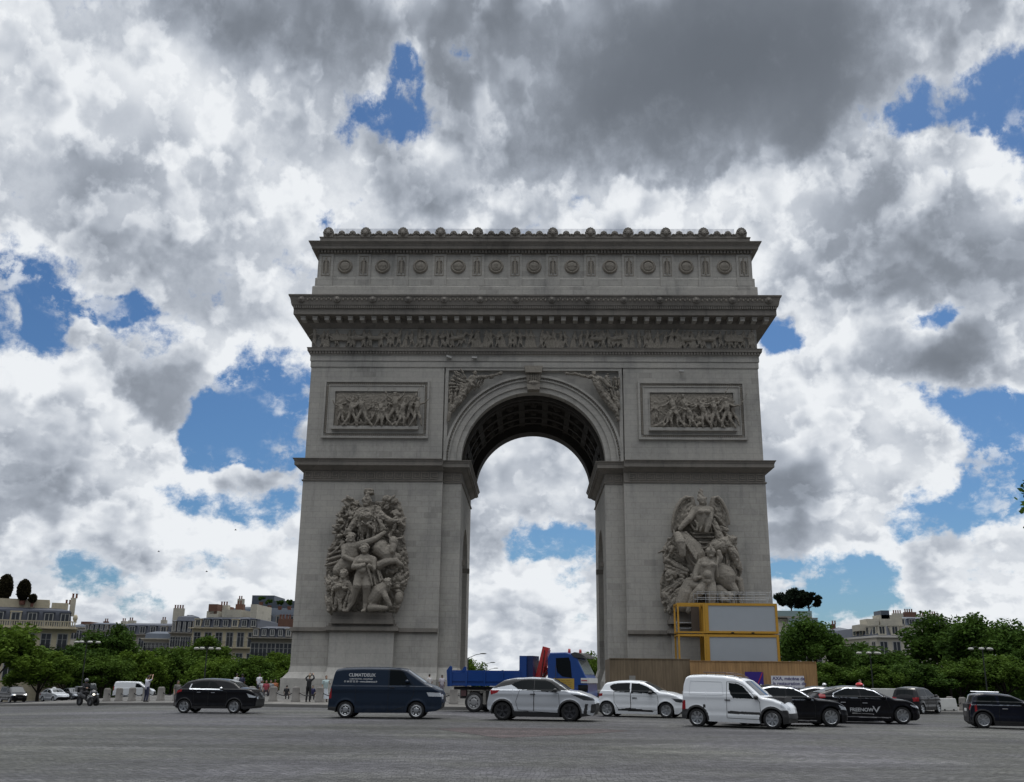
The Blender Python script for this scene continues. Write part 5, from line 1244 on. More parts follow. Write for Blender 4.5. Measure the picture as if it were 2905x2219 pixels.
m = MB(); q = resample(T([(1040,205),(1380,225),(1395,360),(1030,345),(1040,205)]), .04, .08); m.tube([(a, -float(ws(np.array([a]), np.array([c]))[0])-.002, c) for a, c in q], .008, 5); m.build('panel_crease', mat('crease_shadow_paint', (.50, .52, .54), .4, var=0), r)
# 6 black sedan behind the white van -------------------------------------------
T = Trace((-363, 604), (362, 612), 2.80); zz = Z2(2250, 1880, 3.359)
r = thing('sedan_car', 'black sedan with chrome window frame half hidden by the white small van', 'car')
sed = dict(W=1.84, wb=2.80, wr=.335, belt=1.02, paint=BLACKP, rim=ALU, spokes=8, tumble=.44,
 top=T([(-590,480),(-585,420),(-560,350),(-440,318),(-330,264),(-174,236),(-50,240),(20,254),(110,292),(235,360),(330,368),(440,388),(510,425),(535,470),(540,510)]),
 low=T([(-590,480),(-588,530),(-560,560),(-363,572),(362,580),(500,575),(536,550),(540,510)]),
 glass=[T([(-420,338),(-330,284),(-190,252),(-62,260),(-62,345)]), T([(-50,260),(30,270),(90,300),(185,360),(-50,350)])],
 chrome=[T([(-440,345),(-330,272),(-180,243),(20,258),(100,296),(200,365),(185,362),(90,303),(20,266),(-180,252),(-325,282),(-425,345)]), T([(-440,345),(200,366),(200,374),(-440,353)])],
 doors=[T([(-56,356),(190,372),(215,420),(210,530),(-56,530)]), T([(-330,352),(-62,356),(-62,530),(-260,520),(-320,440)])], handles=[T([(-20,400)])[0], T([(-270,395)])[0]], handle_mat=CHR,
 tail=T([(-588,370),(-500,360),(-500,395),(-588,405)]), head=T([(440,415),(530,445),(535,465),(465,455)]), marks=[('sill_chrome', T([(-250,545),(220,552),(220,560),(-250,553)]), CHR)],
 wscreen=(T([(225,0)])[0][0], T([(35,0)])[0][0]), rscreen=(T([(-555,0)])[0][0]+.15, T([(-345,0)])[0][0]), mirror=T([(150, 365)])[0]+(BLACKP,),
 front=[('grille', .35, .7, 0, .45, CHR), ('headlamp', .6, .76, .5, .95, HLG)], rear=[('tail_lamp', .75, .95, .4, .95, TLG)])
car_body(r, sed); place(r, zz(-363, 604), zz(362, 612), 2.80, 1.84)
# 7 black taxi -----------------------------------------------------------------
T = Trace((356, 577), (1045, 588), 2.87)
r = taxi = thing('taxi_car', 'black taxi saloon with white lettering on its doors and a red roof lamp', 'taxi')
S = dict(sed); S.update(W=1.86, wb=2.87, belt=1.02,
 top=T([(140,470),(150,400),(205,330),(235,300),(330,286),(450,252),(560,240),(690,245),(780,262),(880,310),(980,358),(1080,365),(1150,388),(1210,430),(1228,490)]),
 low=T([(140,470),(145,520),(200,545),(356,552),(1045,560),(1180,552),(1222,530),(1228,490)]),
 glass=[T([(392,328),(410,300),(520,258),(642,262),(648,343),(400,335)]), T([(656,262),(720,268),(800,290),(890,350),(656,346)])],
 chrome=[T([(385,335),(395,300),(520,250),(700,254),(800,280),(905,355),(890,354),(795,288),(700,261),(522,257),(408,300),(397,335)]), T([(385,335),(905,355),(905,361),(385,341)])],
 doors=[T([(652,350),(895,362),(925,420),(930,520),(655,515)]), T([(430,340),(648,349),(650,515),(480,505),(440,420)])], handles=[T([(690,392)])[0], T([(480,385)])[0]],
 tail=T([(215,305),(300,310),(300,345),(222,350)]), head=T([(1120,410),(1215,425),(1222,450),(1150,430)]), marks=[('sill_chrome', T([(560,480),(770,492),(770,498),(560,487)]), CHR), ('sill_chrome', T([(480,512),(930,524),(930,531),(480,519)]), CHR)],
 wscreen=(T([(970,0)])[0][0], T([(790,0)])[0][0]), rscreen=(T([(240,0)])[0][0], T([(420,0)])[0][0]), mirror=T([(868, 352)])[0]+(BLACKP,))
ts, _ = car_body(r, squeeze(S, .7, 1)); place(r, zz(356, 577), zz(1045, 588), 2.87, 1.86)
(cx, cz), = T([(655, 455)]); side_text(r, ts, 'FREENOW', cx, cz, .19, WHT, 'company_name', 1.05)
(cx, cz), = T([(795, 450)]); y = float(ts(np.array([cx]), np.array([cz]))[0]); m = MB()
m.prism([(cx-.15, cz+.12), (cx-.10, cz+.12), (cx+.0, cz-.06), (cx+.08, cz+.08), (cx+.16, cz+.12), (cx+.12, cz+.05), (cx+.0, cz-.13)], 'y', -y-.012, -y+.02); m.build('company_mark', WHT, r)
(cx, cz), = T([(722, 236)]); m = MB(); m.box(cx-.10, cx+.10, -.30, .30, cz-.05, cz); m.build('lamp_base', TRM, r)
m = MB(); m.ell((cx, 0, cz+.045), (.11, .36, .085), 14, 9); m.build('roof_lamp', mat('red_roof_lamp', (.62, .05, .05), .25, var=0), r, True)
# 8 dark saloon behind the taxi ---------------------------------------------------
r = thing('sedan_car', 'dark saloon with a small white roof lamp, mostly hidden behind the black taxi', 'taxi')
S = dict(sed); S['paint'] = paint('anthracite_paint', (.01, .011, .014), dirt=.05); car_body(r, S)
place(r, (2250+60/3.359, 2043), (2250+690/3.359, 2047), 2.80, 1.84)
m = MB(); m.ell((1.25, 0, 1.52), (.09, .25, .08), 12, 8); m.build('roof_lamp', mat('white_roof_lamp', (.75, .75, .75), .3, var=0), r, True)
# 9 dark blue compact at the right edge -----------------------------------------------
T = Trace((1820, 626), (2491, 648), 2.57)
NV2 = paint('midnight_paint', (.005, .007, .016), dirt=.05)
r = thing('compact_car', 'midnight blue compact car with red tail lamp, cut off by the right edge', 'car')
S = dict(W=1.73, wb=2.57, wr=.315, belt=1.02, paint=NV2, rim=ALU, spokes=8, tumble=.30, round=.07, end=(.86, .76), roof=NV2,
 top=T([(1603,520),(1606,430),(1632,390),(1684,302),(1720,286),(1850,276),(2000,284),(2120,302),(2250,365),(2330,400),(2500,410),(2640,440),(2690,490),(2700,550)]),
 low=T([(1603,520),(1605,560),(1680,595),(1820,600),(2491,612),(2640,610),(2690,590),(2700,550)]),
 glass=[T([(1760,385),(1776,315),(1952,300),(1965,388)]), T([(1984,388),(1984,300),(2090,308),(2170,340),(2225,395)])],
 chrome=[T([(1690,386),(2250,398),(2250,405),(1690,392)])], doors=[T([(1980,402),(2240,408),(2300,440),(2290,580),(1975,575)])], handles=[T([(2035, 432)])[0]], handle_mat=CHR,
 tail=T([(1684,392),(1722,388),(1722,450),(1684,456)]), head=T([(2600,450),(2690,460),(2690,510),(2620,500)]), arch_trim=.055, clad=.30,
 wscreen=(T([(2320,0)])[0][0], T([(2150,0)])[0][0]), rscreen=(T([(1630,0)])[0][0], T([(1690,0)])[0][0]), mirror=T([(2215, 392)])[0]+(BLACKP,),
 front=[('grille', .3, .6, 0, .45, TRM), ('headlamp', .6, .8, .5, .8, HLG)], rear=[('tail_lamp', .70, .92, .56, .78, TLG), ('number_plate', .62, .74, 0, .26, PLT), ('rear_bumper', .2, .42, 0, .8, TRM)])
car_body(r, squeeze(S, .55, 1)); place(r, zz(1820, 626), zz(2491, 648), 2.57, 1.73)
m = MB()
for y in (-.5, .5): m.tube([(T([(1780, 270)])[0][0], y, 1.395), (T([(2010, 275)])[0][0], y, 1.395)], .022, 6)
m.build('roof_rail', CHR, r)
# simple small hatchback used for far traffic and the rear-seen car -----------------------
def hatch(name, label, col, loc, heading, scale=1.0, sedan=False, group=None, kind='car', lamp=None):
    r = thing(name, label, kind, group=group)
    p = paint('paint_%d_%d_%d' % tuple(int(c*1000) for c in col), col)
    S = dict(W=1.68, wb=2.5, wr=.30, belt=.98, paint=p, rim=ALU, spokes=6, tumble=.36, nv=40,
     top=[(-.58, .55), (-.60, .75), (-.55, .95), (-.38, 1.38), (-.2, 1.47), (.4, 1.52), (1.1, 1.49), (1.45, 1.42), (2.2, 1.0), (2.6, .95), (3.0, .84), (3.14, .66), (3.16, .5)] if not sedan else
         [(-1.0, .5), (-1.02, .75), (-.95, .98), (-.5, 1.02), (.1, 1.38), (.6, 1.46), (1.2, 1.44), (1.5, 1.36), (2.25, .98), (2.8, .9), (3.2, .78), (3.32, .55)],
     low=[(-.58 if not sedan else -1.0, .55 if not sedan else .5), (-.55 if not sedan else -.95, .25), (0, .2), (2.5, .2), (3.0, .22), (3.16 if not sedan else 3.32, .5 if not sedan else .55)],
     glass=[[(-.25, 1.02), (-.15, 1.36), (.75, 1.42), (.75, 1.02)], [(.85, 1.02), (.85, 1.42), (1.35, 1.37), (1.95, 1.02)]] if not sedan else [[(-.15, 1.02), (.25, 1.32), (.8, 1.38), (.8, 1.02)], [(.9, 1.02), (.9, 1.38), (1.4, 1.32), (1.95, 1.02)]],
     doors=[[(.8, .98), (2.0, .98), (2.1, .75), (2.0, .3), (.8, .3)]], handles=[(.95, .88)], tail=[(-1.1, .72), (-.4, .72), (-.4, .92), (-1.1, .92)] if sedan else [(-.7, .72), (-.42, .72), (-.42, .95), (-.7, .95)], head=[(2.8, .62), (3.3, .62), (3.3, .80), (2.9, .80)],
     wscreen=(2.15, 1.5), rscreen=(-.54, -.30) if not sedan else (-.45, .05), mirror=(1.85, 1.0, TRM),
     front=[('grille', .3, .55, 0, .5, TRM), ('headlamp', .6, .78, .42, .9, HLG), ('number_plate', .42, .5, 0, .25, PLT)], rear=[('tail_lamp', .7, .93, .5, .9, TLG), ('number_plate', .6, .72, 0, .26, PLT)])
    car_body(r, S); r.location = loc; r.rotation_euler = (0, 0, heading); r.scale = (scale,)*3
    if lamp:
        m = MB(); m.ell((.9, 0, 1.56), (.08, .24, .07), 10, 7); m.build('roof_lamp', MATS['white_roof_lamp'], r, True)
    return r
p = gndz(2250+1180/3.359, 1880+490/3.359)
hatch('hatchback_car', 'small black hatchback seen from behind, driving away at the right', (.010, .010, .012), (p.x-.2, p.y+.6, p.z), radians(48))
for (px, py, sc, lab, col, hd, sd, lamp) in (
    (127, 1990, 1, 'pale silver saloon taxi beside the dark people carrier at the far left', (.55, .57, .6), radians(-38), True, True),
    (182, 1988, 1, 'dark grey saloon between the silver taxi and the scooter rider', (.05, .055, .065), radians(-42), True, False),
    (2745, 1999, 1, 'white car half hidden behind the midnight blue compact car', (.7, .7, .7), radians(15), False, False),
    (2860, 1996, 1, 'grey car behind the roof of the midnight blue compact car', (.25, .26, .28), radians(10), False, False)):
    p = gndz(px, py)
    hatch('saloon_car' if sd else 'hatchback_car', lab, col, (p.x, p.y+1.0, p.z), hd, sc, sd, None, 'taxi' if lamp else 'car', lamp)
# dark people carrier at the far left, seen from the front
GRYP = paint('graphite_paint', (.012, .013, .016), dirt=.06)
VS = dict(W=1.95, wb=2.93, wr=.33, belt=1.22, paint=GRYP, rim=ALU, spokes=6, tumble=.16, round=.1, end=(.94, .74), nv=60,
  top=[(-.85, .6), (-.9, .9), (-.85, 1.3), (-.72, 1.85), (-.6, 1.95), (.5, 1.98), (1.8, 1.95), (2.15, 1.88), (3.1, 1.22), (3.55, 1.1), (3.82, .9), (3.9, .6)], low=[(-.85, .6), (-.85, .3), (0, .25), (2.93, .25), (3.8, .25), (3.9, .6)],
  glass=[[(1.75, 1.28), (1.75, 1.76), (2.1, 1.72), (2.75, 1.28)], [(.2, 1.28), (.2, 1.78), (1.6, 1.78), (1.6, 1.28)], [(-.7, 1.3), (-.6, 1.76), (.05, 1.78), (.05, 1.3)]], doors=[[(1.68, .4), (1.68, 1.22), (2.8, 1.22), (2.6, .4)]], handles=[(1.8, 1.1)],
  tail=[(-.95, .9), (-.75, .9), (-.7, 1.4), (-.95, 1.4)], head=[(3.35, .85), (3.95, .85), (3.95, 1.05), (3.45, 1.08)], wscreen=(3.05, 2.2), rscreen=None, mirror=(2.7, 1.25, GRYP),
  front=[('grille', .5, .84, 0, .62, TRM), ('headlamp', .82, 1.06, .5, .95, HLG), ('number_plate', .52, .62, 0, .26, PLT)], rear=[('tail_lamp', .9, 1.4, .75, .95, TLG)])
r = thing('people_carrier', 'dark grey people carrier with a lit headlamp, facing us at the far left', 'van')
car_body(r, VS); p = gndz(60, 1990); r.location = (p.x-.2, p.y-3.0, p.z); r.rotation_euler = (0, 0, radians(-44))
m = MB(); m.ell((3.80, -.68, .95), (.05, .10, .06), 8, 6); m.build('lit_bulb', mat('lit_headlamp', (.9, .9, .8), .3, var=0, emit=((1, .95, .8), 2.0)), r, True)
r = thing('panel_van', 'white panel van parked behind the stone bollards at the left', 'van')
S = dict(VS); S['paint'] = WHP; S['glass'] = VS['glass'][:1]; car_body(r, S); p = gndz(295, 1985); r.location = (p.x-1.2, p.y+8, zat(p.x, p.y+8)); r.rotation_euler = (0, 0, radians(8))
# blue tipper truck -----------------------------------------------------------------------
BLU = paint('truck_blue', (.009, .050, .215), 0, .4, .15)
DBL = paint('truck_dark_blue', (.008, .022, .09), 0, .5, .2)
RED = paint('crane_red', (.46, .035, .032), 0, .5, .12); GRY = mat('chassis_grey', (.035, .034, .033), .7, var=.3)
SIGN_Y = mat('yellow_board', (.42, .27, .045), .6, var=.12)
tk = thing('tipper_truck', 'blue tipper lorry with a folded red crane behind its cab', 'truck')
a, b = (1230+497/4.4, 1820+885/4.4), (1230+1880/4.4, 1820+905/4.4)
P0, P1 = gndz(*a), gndz(*b); d = P1-P0; ang = atan2(d.y, d.x)-.16; tk.location = P0; tk.rotation_euler = (0, 0, ang); kS = d.length/(1880-497)
def TX(x, y): return ((x-497)*kS, (885+(x-497)*20/1383-y)*kS)
TW = 2.3
def tbox(m, x0, y0, x1, y1, ya, yb):
    (a, zt), (b, zb) = TX(x0, y0), TX(x1, y1); return m.box(a, b, ya, yb, zb, zt)
# tipper body
m = MB(); tbox(m, 150, 375, 1100, 400, 0, .08); tbox(m, 150, 400, 1100, 560, .02, .06); tbox(m, 150, 540, 1100, 575, -.02, 2.3); tbox(m, 150, 375, 1100, 545, TW-.06, TW); tbox(m, 140, 375, 160, 570, 0, TW)
for x in (150, 385, 625, 860, 1085): tbox(m, x, 380, x+22, 572, -.03, .05)
tbox(m, 160, 505, 1100, 522, -.02, .05)
m.build('tipper_bed', BLU, tk)
m = MB(); A = [TX(145, 570), TX(128, 380), TX(175, 320), TX(198, 330), TX(205, 570)]; m.prism(A, 'y', -.03, .05); m.prism(A, 'y', TW-.05, TW+.03); m.build('tailboard_hinge', BLU, tk)
m = MB(); tbox(m, 1090, 208, 1180, 480, .0, 1.1); m.build('headboard', BLU, tk)
m = MB(); tbox(m, 1180, 208, 1258, 480, .12, 1.3); 
m.build('crane_housing', DBL, tk)
# chassis
m = MB(); tbox(m, 200, 575, 1500, 630, .35, TW-.35); tbox(m, 300, 600, 420, 720, .2, TW-.2); tbox(m, 620, 620, 720, 760, .2, .9); m.build('chassis', GRY, tk)
m = MB()
for (x0, x1, z0, z1) in ((410, 440, 625, 760), (575, 650, 625, 650), (615, 650, 640, 790)): tbox(m, x0, z0, x1, z1, .05, .5)
tbox(m, 410, 615, 620, 628, .02, .55); m.build('mudguard', mat('mudguard_grey', (.18, .17, .15), .6, var=.2), tk)
m = MB(); tbox(m, 315, 620, 385, 690, .12, .3); m.build('tool_box', mat('red_brown_box', (.10, .05, .05), .6, var=.2), tk)
wrt = 122*kS
for x, z in ((497, 885), (1880, 905)):
    for yy, sg in ((.17, -1), (TW-.17, 1)):
        xx = TX(x, z)[0]
        wheel(tk, xx, yy, wrt, .30, sg, ALU if False else mat('truck_rim', (.30, .30, .30), .5, .4, var=0), 5, True)
# cab
m = MB(); m.prism([TX(*q) for q in ((1452, 690), (1452, 240), (1478, 172), (1700, 170), (1745, 190), (1800, 260), (1935, 470), (1965, 640), (1965, 720), (1452, 720))][:0] or [TX(*q) for q in ((1452, 700), (1452, 235), (1480, 175), (1690, 172), (1745, 190), (1830, 250), (1925, 445), (1950, 480), (1968, 690), (1968, 760), (1900, 780), (1452, 760))], 'y', 0, TW)
cab = m.build('cab', BLU, tk); bv = cab.modifiers.new('b', 'BEVEL'); bv.width = .06; bv.segments = 3
m = MB()
w_ = [TX(*q) for q in ((1560, 240), (1725, 235), (1745, 290), (1762, 478), (1640, 460), (1580, 410), (1562, 330))]
m.prism(w_, 'y', -.012, .03); m.build('side_window', GLS, tk)
m = MB(); q0, q1 = TX(1835, 268), TX(1922, 440); dx, dz = q1[0]-q0[0], q1[1]-q0[1]; nx, nz = -dz, dx; L_ = sqrt(nx*nx+nz*nz); nx, nz = -nx/L_*-.03, -nz/L_*-.03
if nx < 0: nx, nz = -nx, -nz
m.add([(q0[0]+nx, .08, q0[1]+nz), (q1[0]+nx, .08, q1[1]+nz), (q1[0]+nx, TW-.08, q1[1]+nz), (q0[0]+nx, TW-.08, q0[1]+nz), (q0[0], .06, q0[1]), (q1[0], .06, q1[1]), (q1[0], TW-.06, q1[1]), (q0[0], TW-.06, q0[1])], [(0, 1, 2, 3), (0, 4, 5, 1), (1, 5, 6, 2), (2, 6, 7, 3), (3, 7, 4, 0)]); m.build('windscreen', mat('pale_windscreen', (.16, .20, .20), .05, spec=.7, var=0), tk)
m = MB(); m.prism([TX(*q) for q in ((1750, 188), (1800, 172), (1870, 190), (1940, 235), (1880, 245), (1790, 235))], 'y', -.02, TW+.02); m.build('sun_visor', mat('smoked_visor', (.05, .05, .05), .25, var=0), tk)
for x in (1702, 1770):
    m = MB(); c = TX(x, 160); m.lathe([(.0, c[1]+.14), (.06, c[1]+.12), (.075, c[1]), (.075, c[1]-.08)], (c[0], .5 if x < 1750 else TW-.5, 0), 'z', 14); m.build('beacon', mat('beacon_red', (.40, .05, .05), .2, var=0), tk, True)
m = MB(); tbox(m, 1528, 482, 1790, 612, -.03, .01); bd = m.build('yellow_board', SIGN_Y, tk)
LET = mat('dark_lettering', (.10, .06, .02), .6, var=0)
for k, (wd, y) in enumerate(((200, 510), (215, 534), (190, 556), (215, 578), (160, 598))):
    (x0, z0), (x1, z1) = TX(1655-wd/2, y-4), TX(1655+wd/2, y+4); mm = MB()
    n = 16
    for i in range(n):
        if (i*7+k*3) % 5: mm.box(x0+(x1-x0)*i/n, x0+(x1-x0)*(i+.72)/n, -.035, -.029, z1, z0)
    mm.build('board_lettering', LET, bd)
m = MB(); (x0, z0), (x1, z1) = TX(1875, 480), TX(1958, 540); m.box(x0, x1+.03, -.02, 0.02, z1, z0); m.box(x1+.005, x1+.05, 0.02, TW-.1, z1, z0); pl = m.build('white_panel', PLT, tk)
m = MB(); m.box(x0+.02, x1-.02, -.028, -.019, (z0+z1)/2-.03, (z0+z1)/2+.03); m.build('panel_lettering', mat('panel_red', (.35, .08, .08), .6, var=0), pl)
m = MB(); tbox(m, 1840, 560, 1960, 640, -.02, .05); m.build('headlamp', GLS, tk)
m = MB(); tbox(m, 1555, 500, 1600, 560, -.28, -.08); m.tube([TX(1570, 500)[:1] + (-.2,) + TX(1570, 500)[1:], TX(1570, 330)[:1] + (-.15,) + TX(1570, 330)[1:]], .02, 6)
m.build('mirror', TRM, tk)
# crane
m = MB()
(ax, az), (bx, bz) = TX(1285, 500), TX(1392, 100)
def beam(m, p, q, w, t, y):
    d = Vector((q[0]-p[0], 0, q[1]-p[1])); n = Vector((-d.z, 0, d.x)).normalized(); m.obox(((p[0]+q[0])/2, y, (p[1]+q[1])/2), d/2, n*w/2, (0, t/2, 0))
beam(m, TX(1295, 480), TX(1392, 102), .33, .30, .75); beam(m, TX(1340, 430), TX(1400, 130), .16, .22, 1.05)
m.build('crane_arm', RED, tk)
m = MB(); beam(m, TX(1310, 470), TX(1445, 320), .20, .25, 1.2); beam(m, TX(1290, 560), TX(1300, 430), .34, .5, .9); m.build('crane_base', RED, tk)
m = MB(); 
for (p, q) in (((1330, 470), (1380, 140)), ((1350, 470), (1440, 350))): m.tube([(TX(*p)[0], .56, TX(*p)[1]), (TX(*q)[0], .56, TX(*q)[1])], .025, 6)
m.build('crane_hose', TRM, tk)
# ------------------------------------------------------------------ hoarding, site cabins
def woodmat(name, c):
    m = mat(name, c, .8, var=0); nt = NT(m.node_tree); b = nt.n['Principled BSDF']
    g = nt.new('ShaderNodeNewGeometry').outputs['Position']; x, y, z = nt.sep(g)
    n = nt.noise(nt.vmath('MULTIPLY', g, (9, 9, .5)), 1.0, 5, .65); n2 = nt.noise(nt.vmath('MULTIPLY', g, (.8, .8, .3)), 1.0, 4, .6)
    pl = nt.math('FRACT', nt.math('MULTIPLY', x, 4.0)); gap = nt.math('LESS_THAN', pl, .07)
    f = nt.math('MULTIPLY', nt.ramp(n, .3, .7, .72, 1.25, False), nt.ramp(n2, .3, .7, .75, 1.2, False)); f = nt.math('MULTIPLY', f, nt.math('SUBTRACT', 1.0, nt.math('MULTIPLY', gap, .35)))
    o = nt.new('ShaderNodeCombineColor'); [nt.put(o.inputs[i], f) for i in range(3)]; nt.put(b.inputs['Base Color'], nt.mix(1.0, c4(c), o.outputs[0], 'MULTIPLY')); return m
WD1 = woodmat('weathered_boards', (.17, .127, .08)); WD2 = woodmat('new_boards', (.34, .20, .085))
YEL = mat('yellow_steel', (.50, .27, .03), .5, var=.18, scale=4); PANEL = mat('white_cabin_panel', (.36, .39, .42), .5, var=.07, scale=1.2); GALV = mat('galvanised_steel', (.40, .41, .42), .45, .5, var=0)
def hoard(name, label, xa, xb, ya, yb, Y, mt, side=None):
    p, q = at(xa, ya, Y), at(xb, yb, Y); zt = (p.z+q.z)/2
    r = thing(name, label, 'hoarding', (p.x, Y, .2), world=True)
    m = MB(); m.box(p.x, q.x, Y, Y+.08, .1, zt); m.build('boards', mt, r)
    m = MB(); m.box(p.x-.02, q.x+.02, Y-.05, Y+.14, zt+.002, zt+.07); m.build('top_rail', mt, r)
    if side:
        m = MB(); m.box(*sorted((p.x if side < 0 else q.x, (p.x if side < 0 else q.x)+.08)), Y+.09, Y+5.5, .1, zt-.003); m.build('side_boards', mt, r)
    return r, p, q
h1, hp1, hq1 = hoard('hoarding', 'dark weathered plank hoarding at the foot of the right pier, behind the white hatchback', 1729, 1957, 1870, 1871, 90.6, WD1, -1)
m = MB(); a, b = at(1706, 1868, 92), at(1730, 1868, 92)
h2, hp2, hq2 = hoard('hoarding', 'lighter brown plank hoarding below the yellow framed cabins, with two signs', 1957, 2314, 1876, 1880, 90.0, WD2, 1)
def poster(name, label, x0, y0, x1, y1, mt, Y):
    p, q = at(x0, y0, Y), at(x1, y1, Y); r = thing(name, label, 'sign', ((p.x+q.x)/2, Y, q.z), world=True)
    m = MB(); m.box(p.x, q.x, Y, Y+.045, q.z, p.z); m.build('board', mt, r); return r, p, q
PURP = mat('purple_blue_board', (.030, .012, .19), .5, var=0); SRED = mat('slash_red', (.42, .02, .06), .5, var=0); INK = mat('ink_blue', (.06, .055, .16), .6, var=0); SGW = mat('sign_white', (.62, .62, .66), .5, var=0)
r, p, q = poster('logo_sign', 'square purple blue sign with a red slash, on the lighter hoarding', 2113, 1906, 2168, 1960, PURP, 89.93)
m = MB(); w = q.x-p.x; m.add([(p.x+w*.66, 89.925, q.z+.38*w), (p.x+w*.72, 89.925, q.z+.38*w), (q.x-.02, 89.925, p.z-.02), (q.x-.10, 89.925, p.z-.02)], [(0, 1, 2, 3)]); m.build('slash', SRED, r)
text_mesh('AXA', .62, SGW, 'logo_lettering', r, Matrix.Translation(Vector(((p.x+q.x)/2, 89.92, q.z+.30))-ORIG[r.name]) @ Matrix.Rotation(pi/2, 4, 'X'), .004, sx=1.25)
r, p, q = poster('notice_sign', 'white rectangular sign with three lines of dark lettering, on the lighter hoarding', 2187, 1917, 2283, 1954, SGW, 89.93)
for i, l in enumerate(('AXA, mécène de', 'la restauration de', "l'Arc de Triomphe")):
    text_mesh(l, .40, INK, 'lettering', r, Matrix.Translation(Vector((p.x+.12, 89.92, p.z-.24-.40*i))-ORIG[r.name]) @ Matrix.Rotation(pi/2, 4, 'X'), .004, 'LEFT', 1.0)
r, p, q = poster('notice_sign', 'small pale notice on the dark hoarding above the white hatchback', 1785, 1917, 1803, 1935, mat('pale_notice', (.25, .24, .22), .7, var=.15), 90.5)
# cabins
CY, CB = 92.6, 95.0
def zq(x, y, Y=CY): return at(1880+x/4.783, 1680+y/4.783, Y)
X = dict(l0=zq(205, 500).x, l1=zq(228, 500).x, m0=zq(583, 550).x, m1=zq(632, 550).x, r0=zq(1542, 550).x, r1=zq(1575, 550).x)
zt, zm1, zm0, zb = zq(900, 150).z, zq(900, 562).z, zq(900, 575).z, 1.0
for k, (z0, z1, lab) in enumerate(((zm1+.02, zt, 'upper white site cabin in a yellow frame, stacked on another cabin'), (zb, zm0, 'lower white site cabin in a yellow frame, just above the hoarding'))):
    r = thing('site_cabin', lab, 'cabin', (X['m0'], CY, z0), world=True)
    m = MB(); m.box(X['m1']+.001, X['r0']-.001, CY+.06, CB-.08, z0+.18, z1-.18); m.build('panel', PANEL, r)
    m = MB()
    for (a, b) in ((X['m0'], X['m1']), (X['r0'], X['r1'])):
        for (y0, y1) in ((CY, CY+.2), (CB-.2, CB)): m.box(a, b, y0, y1, z0+.001, z1-.001)
    for (c, d) in ((z0, z0+.20), (z1-.22, z1)):
        m.box(X['m1'], X['r0'], CY+.01, CY+.18, c, d); m.box(X['m1'], X['r0'], CB-.18, CB-.01, c, d); m.box(X['r0']+.03, X['r1']-.01, CY+.2, CB-.2, c, d); m.box(X['m0']+.01, X['m1']-.03, CY+.2, CB-.2, c, d)
    m.build('frame', YEL, r)
    if k == 0:
        for xx in (950, 1225):
            c = zq(xx, 560); m = MB(); m.box(c.x-.13, c.x+.13, CY-.012, CY+.02, z0+.0, z0+.10); m.build('fork_pocket', BLK, r)
    m = MB(); m.box(X['m0']+.02, X['r1']-.02, CY+.05, CB-.05, z1-.05, z1-.012); m.build('roof', PANEL, r)
r = thing('stair_tower', 'open yellow framed stair tower beside the stacked white cabins', 'stair tower', (X['l0'], CY, zb), world=True)
for (z0, z1) in ((zm1+.02, zt), (zb, zm0)):
    m = MB()
    for (a, b) in ((X['l0'], X['l1']), (X['m0']-.16, X['m0']-.012)):
        for (y0, y1) in ((CY, CY+.13), (CB-.13, CB)): m.box(a, b, y0, y1, z0, z1)
    for (c, d) in ((z0, z0+.14), (z1-.17, z1)):
        m.box(X['l1'], X['m0']-.16, CY+.01, CY+.12, c, d); m.box(X['l1'], X['m0']-.16, CB-.12, CB-.01, c, d); m.box(X['l0']+.02, X['l1']-.02, CY+.13, CB-.13, c, d)
    m.build('frame', YEL, r)
    m = MB(); m.box(X['l1'], X['m0']-.17, CY+.14, CB-.14, z0+.02, z0+.07); m.build('floor_grating', GALV, r)
DST = mat('dark_stair_steel', (.05, .05, .055), .5, .3, var=0); DWD = mat('dark_plywood', (.075, .055, .04), .8, var=.2)
m = MB(); w0, w1 = X['m0']-.9, X['m0']-.17; m.box(w0, w1, CB-.3, CB-.2, zm1+.1, zt-.2); m.build('back_panel', DWD, r)
m = MB(); ss = X['m0']-.25; s0 = X['l1']+.9
for k in range(9):
    z_ = zb+.1+k*.19; m.box(s0+.02, ss-.25, CY+.45+k*.17, CY+.7+k*.17, z_, z_+.04)
for xx in (s0, ss-.25): m.tube([(xx, CY+.45, zb), (xx, CY+2.1, zb+1.9)], .04, 6)
m.build('stair_flight', DST, r)
m = MB()
for z_ in (zm1+.55, zm1+1.05): m.tube([(X['l0']+.1, CY+.2, z_), (X['l0']+.1, CB-.2, z_)], .022, 6); m.tube([(X['l1'], CB-.1, z_), (w0, CB-.1, z_)], .022, 6)
for z_ in (zb+1.25,): m.tube([(X['l1'], CY+.08, z_), (X['m0']-.16, CY+.08, z_)], .03, 6)
for yy in (CY+.5, CY+1.1, CY+1.7): m.tube([(X['l0']+.1, yy, zm1+.1), (X['l0']+.1, yy, zm1+1.05)], .018, 5)
m.build('handrail', GALV, r)
r = thing('guard_rail', 'thin grey guard rail round the roof of the upper site cabin', 'railing', (X['m0'], CY, zt), world=True)
m = MB(); xa, xb = X['m0']-.6, X['r0']-.2
for yy in (CY+.15, CB-.15):
    for z_ in (zt+.5, zt+1.0): m.tube([(xa, yy, z_), (xb, yy, z_)], .016, 5)
m.build('rail', GALV, r)
for i in range(7):
    x = xa+(xb-xa)*i/6
    for yy in (CY+.15, CB-.15): m = MB(); m.tube([(x, yy, zt), (x, yy, zt+1.05)], .018, 5); m.build('post', GALV, r)
